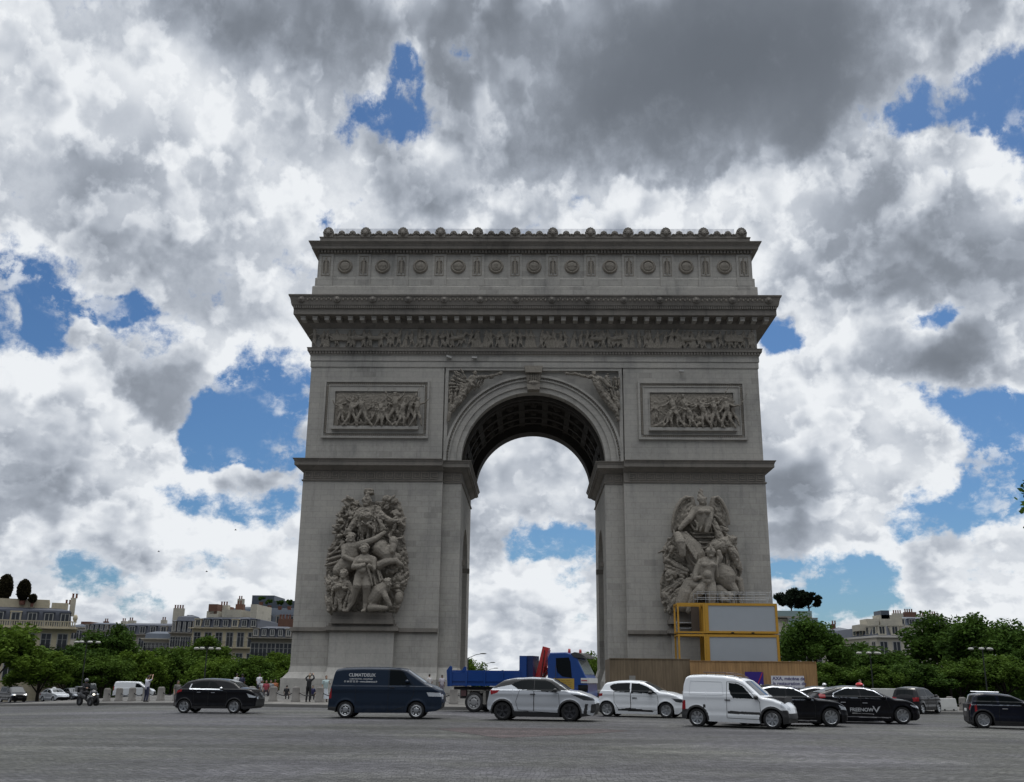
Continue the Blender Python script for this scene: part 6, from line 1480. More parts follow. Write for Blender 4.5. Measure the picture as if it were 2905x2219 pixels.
m = MB(); m.tube([(xb, CB-.15, zt+.1), (xb+.55, CB-.1, zt+1.5)], .03, 6); m.tube([(xa, CY+.15, zt+.5), (xa, CB-.15, zt+.5)], .016, 5); m.tube([(xa, CY+.15, zt+1.), (xa, CB-.15, zt+1.)], .016, 5); m.build('ladder_bar', GALV, r)
# ------------------------------------------------------------------ bollards and chains
BOL = mat('bollard_stone', (.15, .14, .128), .85, var=.3, scale=4, bump=.3); IRN = mat('chain_iron', (.03, .03, .032), .6, .4, var=0)
pts = []; x = -37.5; 
while x < 37.5:
    y = island_edge(x)+4.6; pts.append((x, y)); x += 1.72/sqrt(1+(2*x/70)**2)
mb = MB(); mb.lathe([(0, .78), (.12, .775), (.18, .74), (.205, .68), (.215, .1), (.25, .09), (.25, -.08)], (0, 0, 0), 'z', 16); mb.v = [(x, y, z) for x, y, z in mb.v]
b0 = None; c0 = None
pts = [q for q in pts if q[0]/q[1]*F_PX > -1175]
for i, (x, y) in enumerate(pts):
    sx = (F_PX*((x)/y)); 
    if b0 is None:
        b0 = mb.build('stone_bollard', BOL, None, True); o = b0
    else: o = b0.copy(); COL.objects.link(o)
    o.location = (x, y, zat(x, y)); o.rotation_euler = (0, 0, i*1.3); o.scale = (1.15,)*3
    tag(o, 'pale stone bollard of the chained row along the island kerb', 'bollard', 'stone bollards with chains along the kerb of the island')
    if i:
        (xa, ya), L_ = pts[i-1], 0; d = Vector((x-xa, y-ya, zat(x, y)-zat(xa, ya)))
        if c0 is None:
            m = MB(); n = 26
            P_ = [Vector((0.06*0+t/n*1.72, 0, .66-.30*(1-(2*t/n-1)**2))) for t in range(n+1)]
            for k in range(n):
                dd = (P_[k+1]-P_[k]); 
                m.tube([P_[k]-dd*.12, P_[k+1]+dd*.12], .030 if k % 2 else .022, 6)
            c0 = m.build('chain', IRN, None); c = c0
        else: c = c0.copy(); COL.objects.link(c)
        c.location = (xa, ya, zat(xa, ya)); c.rotation_euler = (0, -math.asin(d.z/d.length), atan2(d.y, d.x)); c.scale = (d.length/1.72, 1, 1)
        tag(c, 'sagging iron chain hung between two stone bollards of the row', 'chain', 'chains hung between the stone bollards')
# concrete barriers at the right
CON = mat('pale_concrete', (.42, .42, .40), .85, var=.15)
for (xa, xb, yt, yb, Y, lab) in ((2470, 2550, 1953, 1990, 66, 'pale concrete barrier between the black taxi and the small black hatchback'), (2660, 2712, 1981, 2008, 68, 'pale concrete block to the right of the small black hatchback')):
    p, q = at(xa, yt, Y), at(xb, yb, Y); zz_ = zat(p.x, Y); hh = max(.6, p.z-zz_); r = thing('concrete_barrier', lab, 'barrier', ((p.x+q.x)/2, Y, zz_))
    m = MB(); w = (q.x-p.x)/2; m.prism([(-.3, 0), (.3, 0), (.26, .25), (.12, hh), (-.12, hh), (-.26, .25)], 'x', -w, w); o = m.build('block', CON, r); bv = o.modifiers.new('b', 'BEVEL'); bv.width = .03
    m = MB(); m.box(-w*.6, -w*.45, -.33, .33, -.005, .1); m.box(w*.45, w*.6, -.33, .33, -.005, .1); m.build('lifting_slot', BLK, r)
# ------------------------------------------------------------------ trees
def leafmat(name, c, hi):
    m = mat(name, c, .85, spec=.08, var=0); nt = NT(m.node_tree); b = nt.n['Principled BSDF']
    g = nt.new('ShaderNodeNewGeometry'); n = nt.noise(g.outputs['Position'], .55, 4, .6)
    rnd = g.outputs['Random Per Island']
    f = nt.math('ADD', nt.math('MULTIPLY', nt.ramp(n, .3, .7), .75), nt.math('MULTIPLY', rnd, .2))
    nt.put(b.inputs['Base Color'], nt.mix(f, c4(c), c4(hi)))
    tr = nt.new('ShaderNodeBsdfTranslucent'); nt.put(tr.inputs[0], nt.mix(f, c4([v*1.1 for v in c]), c4([v*1.3 for v in hi])))
    ms = nt.new('ShaderNodeMixShader'); ms.inputs[0].default_value = .22; nt.put(ms.inputs[1], b.outputs[0]); nt.put(ms.inputs[2], tr.outputs[0]); out = nt.n['Material Output']; nt.put(out.inputs[0], ms.outputs[0]); return m
LF = [leafmat('lime_leaves', (.038, .074, .010), (.120, .186, .025)), leafmat('dark_leaves', (.023, .050, .010), (.074, .132, .022)), leafmat('maple_leaves', (.031, .063, .010), (.096, .156, .024))]
PINE = leafmat('pine_needles', (.008, .014, .010), (.022, .034, .018)); BARK = mat('bark', (.06, .05, .04), .9, var=.3, scale=3)
def crown_mesh(name, mt, W, H, seed, n=5200, leaf=.30, clumps=46, flat=False):
    R_ = np.random.RandomState(seed); C_ = []
    for i in range(clumps):
        u = R_.normal(size=3); u /= np.linalg.norm(u); rr = R_.uniform(.35, 1.0)**.6
        if u[2] < -.45: u[2] *= -.5
        C_.append((u[0]*rr*W/2*.86, u[1]*rr*W/2*.86, u[2]*rr*H/2*.86 + R_.uniform(-.05, .05)*H))
    C_ = np.array(C_); k = R_.randint(0, clumps, n); cr = R_.uniform(.55, 1.25, clumps)*min(W, H)*.135
    d = R_.normal(size=(n, 3)); d /= np.linalg.norm(d, axis=1)[:, None]; d *= (R_.uniform(0, 1, n)**.45)[:, None]
    P_ = C_[k] + d*cr[k][:, None]*np.array([1.15, 1.15, .55 if flat else .95]); s = leaf*R_.uniform(.6, 1.35, n)
    a = R_.normal(size=(n, 3)); a[:, 2] *= .6; a /= np.linalg.norm(a, axis=1)[:, None]; b = np.cross(a, R_.normal(size=(n, 3))); b /= np.linalg.norm(b, axis=1)[:, None]
    a *= s[:, None]; b *= (s*.62)[:, None]
    V = np.stack([P_-a, P_-b*.9-a*.1, P_+a, P_+b], 1).reshape(-1, 3); F = np.arange(4*n).reshape(n, 4)
    me = bpy.data.meshes.new(name); me.vertices.add(4*n); me.vertices.foreach_set('co', V.ravel()); me.loops.add(4*n); me.loops.foreach_set('vertex_index', F.ravel().astype('i'))
    me.polygons.add(n); me.polygons.foreach_set('loop_start', np.arange(0, 4*n, 4, dtype='i')); me.update(calc_edges=True); me.materials.append(mt); return me, C_
CR = {}
def crown_of(kind, v):
    if (kind, v) not in CR:
        CR[(kind, v)] = crown_mesh('crown', LF[kind] if kind < 3 else PINE, 8.0, 7.0, 11+v*7+kind*31, 15000, .175, 74)
    return CR[(kind, v)]
trc = 0
def tree(label, xc, ytop, ybot, wpx, Y, kind, group, name='lime_tree'):
    """xc, ytop, ybot, wpx in the photograph's pixels; the crown hangs at distance Y"""
    global trc; trc += 1
    t, b = at(xc, ytop, Y), at(xc, ybot, Y); W, H = wpx/F_PX*Y*1.02, t.z-b.z; zg_ = max(zat(t.x, min(Y, 185)) if abs(t.x) < 180 else -6, -4.5)
    r = thing(name, label, 'tree', (t.x, Y, zg_), trc*1.7, group)
    me, C_ = crown_of(kind, trc % 4); o = bpy.data.objects.new('crown', me); COL.objects.link(o); o.parent = r
    cz = (t.z+b.z)/2-zg_; o.location = (0, 0, cz); o.scale = (W/8, W/8, H/7)
    m = MB(); m.limb([(0, 0, -.2), (.05, .03, max(.5, cz-H*.45)), (0, .1, cz)], [.24, .19, .10], 8)
    rr = random.Random(trc)
    for k in range(6):
        c = C_[rr.randrange(len(C_))]; m.limb([(0, .02, max(.4, cz-H*.42)+k*.12), (c[0]*W/8*.5, c[1]*W/8*.5, cz+c[2]*H/7*.5-.2), (c[0]*W/8*.9, c[1]*W/8*.9, cz+c[2]*H/7*.9)], [.11, .07, .03], 6)
    m.build('trunk', BARK, r, True); return r
k = 1.3205
GL = 'leafy street trees to the left of the arch'; GR = 'leafy street trees to the right of the arch'
for (lab, x, yt, yb, w, Y, kind, g) in (
    ('tall sunlit lime tree at the left edge, in front of the house with topiary', -5, 1330, 1490, 175, 118, 0, GL),
    ('leafy tree beside the left edge tree, under the corner of the topiary house', 95, 1392, 1490, 120, 128, 0, GL),
    ('dark tree rising behind the rider, right of the topiary house', 150, 1385, 1492, 120, 152, 1, GL),
    ('tall tree with a rounded top below the grey far roofs', 238, 1340, 1470, 110, 176, 1, GL),
    ('bushy green tree left of the black crossover, below the mansard house', 228, 1402, 1494, 110, 136, 2, GL),
    ('bushy tree above the two stone bollards, in the middle of the left row', 305, 1392, 1494, 112, 142, 0, GL),
    ('tree above the rear of the black crossover', 375, 1386, 1494, 110, 148, 2, GL),
    ('taller tree below the cream corner house', 445, 1366, 1480, 105, 168, 2, GL),
    ('tree above the bonnet of the black crossover', 470, 1404, 1494, 105, 144, 0, GL),
    ('tree over the seated crowd left of the arch', 535, 1408, 1494, 100, 140, 2, GL),
    ('last tree of the left row, touching the left pier', 597, 1398, 1494, 95, 146, 0, GL),
    ('small tree seen through the arch at its left side', 1012, 1412, 1500, 62, 190, 0, 'trees seen through the arch'),
    ('small tree seen through the arch at its right side', 1282, 1394, 1500, 70, 185, 0, 'trees seen through the arch'),
    ('round-headed tall tree just right of the yellow framed cabins', 1745, 1326, 1470, 130, 140, 1, GR),
    ('low tree below the round-headed tree, right of the hoarding', 1770, 1420, 1500, 100, 128, 2, GR),
    ('dark bush-like tree in front of the corner house', 1870, 1380, 1490, 140, 150, 1, GR),
    ('low tree above the black taxi', 1868, 1428, 1500, 110, 126, 2, GR),
    ('low tree above the small black hatchback', 1965, 1422, 1500, 120, 128, 1, GR),
    ('broad tree right of the corner house', 2025, 1320, 1470, 150, 150, 1, GR),
    ('broad tall tree near the right edge', 2120, 1318, 1470, 150, 142, 1, GR),
    ('low tree near the right edge below the tall ones', 2055, 1415, 1500, 120, 130, 2, GR),
    ('low tree at the right edge above the midnight blue compact', 2150, 1405, 1500, 130, 128, 2, GR),
    ('tree at the right edge behind the midnight blue compact', 2215, 1385, 1500, 110, 132, 1, GR)):
    tree(lab, x*k, yt*k, (yb+12)*k, w*k*1.28, Y, kind, g)
# clipped hedges that close the view under the crowns
def hedge(label, xa, xb, ytop, Y, kind, seed):
    p, q = at(xa*k, ytop*k, Y), at(xb*k, ytop*k, Y); c = Vector(((p.x+q.x)/2, Y, -4.5)); r = thing('hedge', label, 'hedge', c); L_, H_ = q.x-p.x, (p.z+q.z)/2-c.z
    m = MB(); m.box(-L_/2+.3, L_/2-.3, -.5, .9, 0, H_-.45); m.build('hedge_core', LF[1], r)
    R_ = np.random.RandomState(seed); n = int(L_*230); P_ = np.c_[R_.uniform(-L_/2, L_/2, n), R_.uniform(-1.1, 1.3, n), H_*R_.uniform(.25, 1, n)**.6 - .5 + .35*np.sin(np.arange(n)*.0)]
    P_[:, 2] += .45*np.sin(P_[:, 0]*1.3+seed)+.3*np.sin(P_[:, 0]*3.1); a = R_.normal(size=(n, 3)); a /= np.linalg.norm(a, axis=1)[:, None]; b = np.cross(a, R_.normal(size=(n, 3))); b /= np.linalg.norm(b, axis=1)[:, None]; s_ = R_.uniform(.16, .34, n)[:, None]
    V = np.stack([P_-a*s_, P_-b*s_*.6, P_+a*s_, P_+b*s_*.6], 1).reshape(-1, 3); me = bpy.data.meshes.new('foliage'); me.from_pydata(V.tolist(), [], np.arange(4*n).reshape(n, 4).tolist()); me.materials.append(LF[kind]); o = bpy.data.objects.new('foliage', me); COL.objects.link(o); o.parent = r
hedge('long dark hedge under the trees left of the arch', -40, 640, 1448, 156, 1, 1)
hedge('long dark hedge under the trees right of the hoarding', 1700, 2260, 1450, 152, 1, 2)
# tree that reaches into the picture at the right edge
e = at(2905, 1455, 30); r = thing('plane_tree', 'tree whose leafy branch reaches into the picture at the right edge', 'tree', (e.x+4.52, 30, -.35))
me, C_ = crown_mesh('crown', LF[1], 9.2, 7.6, 5, 18000, .12, 64); o = bpy.data.objects.new('crown', me); COL.objects.link(o); o.parent = r; o.location = (0, 0, 7.6)
m = MB(); m.limb([(0, 0, -.2), (.1, .05, 3.5), (0, 0, 7.5)], [.26, .2, .1], 10)
for c in C_[::5]: m.limb([(0, 0, 4.2), tuple(np.array(c)*.5+[0, 0, 6.8]), tuple(np.array(c)*.93+[0, 0, 7.6])], [.12, .06, .02], 6)
m.build('trunk', BARK, r, True)
# outer pavement under the near tree
sheet('pavement', PAVE, lambda x: 6, lambda x: 32, .14, [18, 19, 21, 24, 28, 34, 42, 60])
m = MB(); m.box(17.7, 18.0, 6, 32.3, -.25, .15); m.box(18.0, 24, 32.0, 32.3, -.25, .14); tag(m.build('kerb', KERB), kind='structure')
# ------------------------------------------------------------------ houses
def wallmat(name, c): return stone(name, c, .45, 1.1, .12, .5, .1)
CREAM = wallmat('cream_limestone', (.50, .44, .32)); GREYW = wallmat('grey_limestone', (.29, .265, .23)); PALE = wallmat('pale_render', (.46, .43, .36))
ZINC = mat('zinc_roof', (.075, .09, .115), .55, .2, var=.25, scale=.6); SLATE = mat('slate_roof', (.045, .052, .072), .6, var=.3, scale=1.5); BRICKR = mat('brick_chimney', (.13, .065, .045), .85, var=.25, scale=2); POT = mat('clay_pot', (.16, .07, .05), .8, var=0)
WFR = mat('white_window_frame', (.33, .33, .32), .5, var=0); PANE = mat('window_pane', (.03, .034, .04), .08, spec=.7, var=0); IRONB = mat('balcony_iron', (.02, .02, .022), .6, var=0)
def window(parent, x, y, z, w, h, frame=True, rail=False, arch_=False):
    m = MB(); m.box(x-w/2-.12, x+w/2+.12, y-.10, y+.02, z-h/2-.1, z-h/2); m.box(x-w/2-.12, x-w/2, y-.06, y+.02, z-h/2, z+h/2+.12); m.box(x+w/2, x+w/2+.12, y-.06, y+.02, z-h/2, z+h/2+.12); m.box(x-w/2, x+w/2, y-.07, y+.02, z+h/2, z+h/2+.12)
    m.box(x-.04, x+.04, y-.03, y+.0, z-h/2, z+h/2); m.box(x-w/2, x+w/2, y-.03, y+.0, z+h*.2, z+h*.2+.05)
    f = m.build('window', WFR, parent); m = MB(); m.box(x-w/2, x+w/2, y-.012, y+.01, z-h/2, z+h/2); m.build('pane', PANE, f)
    if rail:
        m = MB(); m.box(x-w/2-.1, x+w/2+.1, y-.16, y-.13, z-h*.08, z-h*.05)
        for i in range(7): xx = x-w/2+w*i/6; m.box(xx-.015, xx+.015, y-.15, y-.135, z-h/2, z-h*.08)
        m.build('railing', IRONB, f)
def house(label, x0, x1, ycor, yroof, Y, yaw=0, depth=14, wall=CREAM, roof=SLATE, nwin=4, ndorm=4, floors=2, fh=3.4, wh=2.0, ww=1.1, slope=.35, balcony=False, chim=(), blocks=(), name='town_house', base=-5, cornice=.5):
    """facade between the picture columns x0..x1 at distance Y; cornice and roof heights read from the picture"""
    a, b = at(x0, ycor, Y), at(x1, ycor, Y); W = (b.x-a.x)/cos(yaw); zc = (a.z+b.z)/2; zr = at((x0+x1)/2, yroof, Y).z
    c = Vector(((a.x+b.x)/2, Y, base)); r = thing(name, label, 'house', c, yaw); zc -= base; zr -= base
    m = MB(); m.box(-W/2, W/2, 0, depth, 0, zc-.3); m.build('wall', wall, r)
    m = MB(); m.box(-W/2-.15, W/2+.15, -.18, depth+.1, zc-.3, zc-.15); m.box(-W/2-cornice, W/2+cornice, -cornice, depth+.2, zc-.148, zc); m.build('cornice', wall, r)
    hr = zr-zc
    if hr > .2:
        s = hr*slope; m = MB(); m.frus((-W/2+.1, W/2-.1, .15, depth-.1), (-W/2+s*.5, W/2-s*.5, s+.15, depth-s), zc+.002, zr-.25); m.frus((-W/2+s*.5, W/2-s*.5, s+.15, depth-s), (-W/2+s+1.6, W/2-s-1.6, s+2.2, depth-s-2), zr-.25, zr+.25); rf = m.build('roof', roof, r)
        for i in range(ndorm):
            x = -W/2+W*(i+.5)/ndorm; dh = min(hr*.7, 2.0); dw = min(1.25, W/ndorm*.55)
            m = MB(); m.box(x-dw/2-.12, x+dw/2+.12, .12, s+1.2, zc+.15, zc+.2+dh); m.box(x-dw/2-.22, x+dw/2+.22, .04, s+1.3, zc+.202+dh, zc+.34+dh); dm = m.build('dormer', roof if i % 4 else wall, r)
            m = MB(); m.box(x-dw/2, x+dw/2, .09, .118, zc+.2, zc+dh+.15); m.build('dormer_frame', WFR, dm)
            m = MB(); m.box(x-dw/2+.12, x-.05, .075, .15, zc+.35, zc+dh+.05); m.box(x+.05, x+dw/2-.12, .075, .15, zc+.35, zc+dh+.05); m.build('pane', PANE, dm)
        for (f, w, h) in chim:
            x = -W/2+W*f; m = MB(); m.box(x-w/2, x+w/2, depth*.35, depth*.35+1.2, zr-.8, zr+h); ch = m.build('chimney', BRICKR if int(f*100) % 2 else PALE, rf)
            m = MB()
            for q in range(max(2, int(w/.55))): m.lathe([(.16, zr+h-.02), (.14, zr+h+.6), (.19, zr+h+.62), (.19, zr+h+.7), (0, zr+h+.7)], (x-w/2+.3+q*.5, depth*.35+.6, 0), 'z', 8)
            m.build('chimney_pot', POT, ch)
    for (f0, f1, h0, h1, mt, bn) in blocks:
        m = MB(); m.box(-W/2+W*f0, -W/2+W*f1, 2.6, depth-3, zr-.5+h0, zr+h1); m.build(bn, mt, r)
    for fl in range(floors):
        z_ = zc-.9-wh/2-fl*fh
        for i in range(nwin): window(r, -W/2+W*(i+.5)/nwin, 0, z_, ww, wh, rail=(fl == 0 and not balcony))
        if balcony and fl == 0:
            m = MB(); m.box(-W/2+.1, W/2-.1, -.7, 0, z_-wh/2-.28, z_-wh/2-.12); m.build('balcony_slab', wall, r)
            m = MB(); m.box(-W/2+.1, W/2-.1, -.68, -.64, z_-wh/2+.85, z_-wh/2+.9)
            n = int(W/.22)
            for i in range(n+1): x = -W/2+.12+(W-.24)*i/n; m.box(x-.012, x+.012, -.67, -.65, z_-wh/2-.12, z_-wh/2+.85)
            m.build('balcony_railing', IRONB, r)
    return r, W, zc, zr
# left side
r, W, zc, zr = house('limestone house with slate mansard and topiary on its roof, at the left edge', -140, 172, 1778, 1722, 150, .43, 14, CREAM, SLATE, 8, 8, 2, 3.9, 2.7, 1.25, .30, chim=((.985, .8, 2.0), (.93, .5, 1.0)), blocks=((0, .80, 0, 1.4, CREAM, 'roof_parapet'), (.82, .95, 0, 1.0, CREAM, 'roof_parapet')), cornice=.8)
m = MB(); n = 60; m.box(-W/2-.6, W/2+.6, -.7, -.45, zc+.002, zc+.18); m.box(-W/2-.6, W/2+.6, -.7, -.45, zc+.85, zc+1.0)
for i in range(n): x = -W/2-.5+(W+1)*(i+.5)/n; m.box(x-.09, x+.09, -.66, -.5, zc+.18, zc+.85)
m.build('balustrade', CREAM, r)
m = MB(); m.ell((W/2+.3, -.3, zc+1.5), (.35, .35, .55), 8, 6); m.build('roof_urn', CREAM, r, True)
TOPM = leafmat('topiary_leaves', (.020, .017, .010), (.038, .034, .016))
def topiary(label, xc, yc, rx, ry, Y):
    c = at(xc, yc, Y); kx = Y/F_PX; h = ry*kx; w = rx*kx; r = thing('topiary_tree', label, 'clipped tree', (c.x, Y, c.z-h), 0, None)
    R_ = np.random.RandomState(int(xc)); m = MB(); m.ell((0, 0, h), (w*.93, w*.93, h*.96), 16, 14); m.build('foliage_core', TOPM, r, True)
    n = 2600; u = R_.normal(size=(n, 3)); u /= np.linalg.norm(u, axis=1)[:, None]; u *= np.array([w, w, h]); V = []; F = []
    for i in range(n):
        p = Vector(u[i]) + Vector((0, 0, h)); a = Vector(R_.normal(size=3))*.10; b = Vector(R_.normal(size=3))*.10; V += [p-a, p-b, p+a, p+b]; F.append((4*i, 4*i+1, 4*i+2, 4*i+3))
    MB().add(V, F).build('crown', TOPM, r, fix=False)
    m = MB(); m.lathe([(.0, .5), (.12, .5), (.12, -.1), (w*.5, -.1), (w*.42, -.7), (0, -.7)], (0, 0, 0), 'z', 12); m.build('planter', POT, r)
topiary('tall egg-shaped clipped tree on the roof of the left edge house', 16, 1667, 17.5, 36, 153)
topiary('second, smaller egg-shaped clipped tree on the roof of the left edge house', 68, 1674, 16.5, 28, 153)
topiary('low dome-shaped clipped tree on the roof of the left edge house', 93, 1698, 8.5, 10, 153)
house('plain pale block with a flat roof, furthest left of the distant skyline', 198, 242, 1779, 1772, 262, 0, 14, PALE, ZINC, 3, 0, 1, 3.3, blocks=((.4, 1.0, 0, .9, BRICKR, 'roof_block'),))
house('distant terrace with grey zinc roofs and chimneys behind the left trees', 238, 335, 1790, 1768, 250, 0, 14, GREYW, ZINC, 7, 7, 1, 3.3, 1.8, 1.0, .5, chim=((.35, 1.0, .7), (.9, 1.4, .8)))
house('grey house with a blue slate mansard and white dormers among the left roofs', 330, 505, 1800, 1770, 235, .06, 16, GREYW, SLATE, 6, 6, 2, 3.4, 2.0, 1.1, .35, chim=((.1, 1.6, 1.0), (.62, 1.2, 1.2)))
house('long grey house front with a close row of small attic windows', 415, 500, 1812, 1794, 212, .32, 14, PALE, ZINC, 9, 0, 3, 3.2, 1.9, .8, .3, cornice=.7)
house('house with a steep slate roof left of the cream corner house', 488, 568, 1795, 1745, 206, .25, 14, GREYW, SLATE, 6, 6, 3, 3.2, 1.9, .9, .55, chim=((.12, 2.2, 1.6),), balcony=True)
house('tall dark house with a rounded zinc roof behind the cream corner house', 640, 840, 1775, 1722, 232, 0, 16, GREYW, ZINC, 8, 6, 2, 3.3, 1.9, 1.1, .4, chim=((.08, 1.4, 2.2), (.42, 1.0, 1.4)), blocks=((.30, .62, 0, 2.8, ZINC, 'roof_house'), (.62, 1.0, 0, 1.6, ZINC, 'roof_house')))
r, W, zc, zr = house('cream corner house with slate mansard and balcony, left of the arch', 545, 732, 1781, 1752, 188, -.04, 15, CREAM, SLATE, 6, 7, 3, 3.7, 2.5, 1.15, .4, True, chim=((.30, 1.8, 2.6), (.55, 1.5, 2.8)), blocks=((.12, .30, 0, 1.3, PALE, 'roof_block'), (.36, .66, 0, 1.6, PALE, 'roof_block'), (.80, .9, 0, 2.6, PALE, 'chimney_stack'), (.14, .28, 1.3, 2.6, BRICKR, 'roof_block')), cornice=.6)
house('grey stone house with slate mansard and balustrade, partly behind the left pier', 716, 850, 1809, 1780, 160, .18, 14, GREYW, SLATE, 6, 6, 2, 4.2, 2.6, 1.1, .35, chim=((.65, 2.6, 1.6), (.9, 1.6, 2.4)), cornice=.7)
for (xx, yy, w, h, lab) in ((742, 1698, 10, 7, 'leftmost'), (765, 1708, 13, 8, 'second'), (795, 1710, 14, 9, 'third'), (822, 1710, 10, 10, 'last')):
    c = at(xx, yy, 231); r = thing('roof_shrub', 'round shrub on the zinc roof left of the arch, %s of the four' % lab, 'shrub', (c.x, 231, c.z-1.0), 0, 'shrubs on the zinc roof')
    me, C_ = crown_mesh('foliage', LF[1], w/F_PX*231*2, h/F_PX*231*2, xx, 700, .22, 14); o = bpy.data.objects.new('foliage', me); COL.objects.link(o); o.parent = r; o.location = (0, 0, .9)
    m = MB(); m.lathe([(.5, .2), (.4, -.6), (0, -.6)], (0, 0, 0), 'z', 10); m.build('planter', POT, r)
# right side
r, W, zc, zr = house('modern white apartment block with a glass roof terrace under the pines', 2205, 2330, 1800, 1795, 190, 0, 14, PALE, ZINC, 4, 0, 2, 3.2, 2.0, 1.6)
GLT = mat('terrace_glass', (.25, .33, .33), .1, spec=.7, var=0)
m = MB(); m.box(-W/2+.2, -W/2+2.4, 1.5, 8, zr-.3, zr+2.6); m.box(-W/2+2.6, W/2-.2, .8, 10, zr-.3, zr+.1); m.build('upper_storey', PALE, r)
m = MB(); m.box(-W/2+2.4, W/2-.3, .6, 9, zr+.1, zr+2.6); pn = m.build('glass_pavilion', GLT, r)
m = MB()
for i in range(6): x = -W/2+2.4+(W-2.8)*i/5; m.box(x-.05, x+.05, .53, .60, zr+.1, zr+2.6)
m.box(-W/2+2.3, W/2-.25, .5, 9.1, zr+2.6, zr+2.75); m.build('pavilion_frame', WFR, pn)
m = MB(); m.box(-W/2+.3, W/2-1.2, .9, 9, zr+2.752, zr+3.0); m.build('terrace_slab', GREYW, r)
m = MB(); m.box(-W/2+.3, W/2-1.2, .9, .93, zr+3.0, zr+4.0); m.build('terrace_balustrade', GLT, r)
c = at(2258, 1735, 192); 
for (lab, px, yt, yb, w, sd) in (('broad dense dark pine on the roof terrace, left of the other pine', 2240, 1668, 1746, 108, 3), ('dark pine with layered flat branches on the roof terrace', 2290, 1674, 1736, 80, 8)):
    t, b = at(px, yt, 194), at(px, yb, 194); zb_ = at(2258, 1742, 194).z; r = thing('pine_tree', lab, 'tree', (t.x, 194, zb_), 0, 'pines on the roof terrace')
    me, C_ = crown_mesh('crown', PINE, w/F_PX*194, t.z-b.z, sd, 9000, .26, 44, sd == 8); o = bpy.data.objects.new('crown', me); COL.objects.link(o); o.parent = r; o.location = (0, 0, (t.z+b.z)/2-zb_)
    m = MB(); m.limb([(0, 0, -.3), (.1, 0, 1.0), (0, 0, 2.6)], [.16, .13, .08], 8)
    for q in C_[::4]: m.limb([(0, 0, 1.0), (q[0]*.9, q[1]*.9, q[2]*.9+(t.z+b.z)/2-zb_)], [.07, .03], 5)
    m.build('trunk', BARK, r)
house('low grey block with a small zinc gable between the pines and the corner house', 2362, 2428, 1797, 1782, 205, 0, 12, GREYW, ZINC, 2, 0, 1, 3.2, 1.6, .9, .8, chim=((.35, .7, 1.0),))
house('long roofs and chimneys behind the corner house on the right', 2545, 2690, 1775, 1752, 228, 0, 14, PALE, ZINC, 6, 5, 1, 3.3, 1.8, 1.0, .5, chim=((.2, 2.2, 1.2), (.45, 2.6, 1.5), (.7, 1.5, .8), (.9, 2.5, 1.0)))
# faceted corner house: three fronts under one roof
r = thing('corner_house', 'pale stone corner house with dark mansard attic, seen above the right trees', 'house', at(2530, 1930, 181)); loc = r.location.copy(); base = -5; loc.z = base; r.location = loc
fp = [at(2412, 1805, 190), at(2487, 1805, 180), at(2560, 1805, 180), at(2640, 1805, 192)]; P2 = [(p.x-loc.x, p.y-loc.y) for p in fp]; P2 += [(P2[3][0], 26), (P2[0][0], 26)]
zc = at(2530, 1803, 180).z-base; zr = at(2530, 1776, 181).z-base
m = MB(); m.prism(P2, 'z', 0, zc-.35); m.build('wall', PALE, r)
def off(P_, d): cx = sum(p[0] for p in P_)/len(P_); cy_ = sum(p[1] for p in P_)/len(P_); return [(cx+(p[0]-cx)*(1+d), cy_+(p[1]-cy_)*(1+d)) for p in P_]
m = MB(); m.prism(off(P2, .03), 'z', zc-.35, zc); m.build('cornice', mat('pale_cornice', (.52, .50, .46), .8, var=.1), r)
A, B = off(P2, -.02), off(P2, -.14); n = len(A); m = MB(); m.add([(p[0], p[1], zc+.002) for p in A]+[(p[0], p[1], zr) for p in B], [tuple(range(n, 2*n))]+[(i, (i+1) % n, n+(i+1) % n, n+i) for i in range(n)]); m.build('roof', SLATE, r)
for i, (nw, fl) in enumerate(((4, 2), (2, 3), (5, 3))):
    a, b = Vector((*P2[i], 0)), Vector((*P2[i+1], 0)); d = b-a; ang = atan2(d.y, d.x); L_ = d.length
    for j in range(nw):
        t = (j+.5)/nw; q = a+d*t
        for f in range(fl):
            e = thing('x', None, None); e.name = 'window_bay'; e.parent = r; e.location = (q.x, q.y, 0); e.rotation_euler = (0, 0, ang)
            z_ = zc-2.2-f*3.6; m = MB(); m.box(-.72, .72, -.06, .02, z_-1.25, z_-1.12); m.box(-.72, -.58, -.05, .02, z_-1.12, z_+1.2); m.box(.58, .72, -.05, .02, z_-1.12, z_+1.2); m.box(-.05, .05, -.03, .01, z_-1.12, z_+1.1); m.box(-.58, .58, -.05, .02, z_+1.1, z_+1.2); m.build('window_frame', WFR, e)
            m = MB(); m.box(-.58, .58, -.01, .012, z_-1.12, z_+1.1); m.build('pane', PANE, e)
        e = thing('x', None, None); e.name = 'dormer'; e.parent = r; e.location = (q.x, q.y, 0); e.rotation_euler = (0, 0, ang)
        m = MB(); m.box(-.7, .7, .25, 1.8, zc+.1, zc+1.65); m.box(-.8, .8, .18, 1.9, zc+1.65, zc+1.8); m.build('dormer_cheek', PALE, e); m = MB(); m.box(-.42, -.05, .22, .27, zc+.3, zc+1.5); m.box(.05, .42, .22, .27, zc+.3, zc+1.5); m.build('pane', PANE, e)
m = MB(); sx = 180/F_PX
for (x0, x1, y0, y1) in ((2498, 2558, 1745, 1772), (2460, 2492, 1756, 1775), (2500, 2522, 1732, 1746), (2437, 2460, 1772, 1780)):
    a, b = at(x0, y1, 185), at(x1, y0, 185); mm = MB(); mm.box(a.x-loc.x, b.x-loc.x, 4, 8, a.z-base-.6, b.z-base); mm.build('roof_block', PALE if y0 != 1732 else ZINC, r)
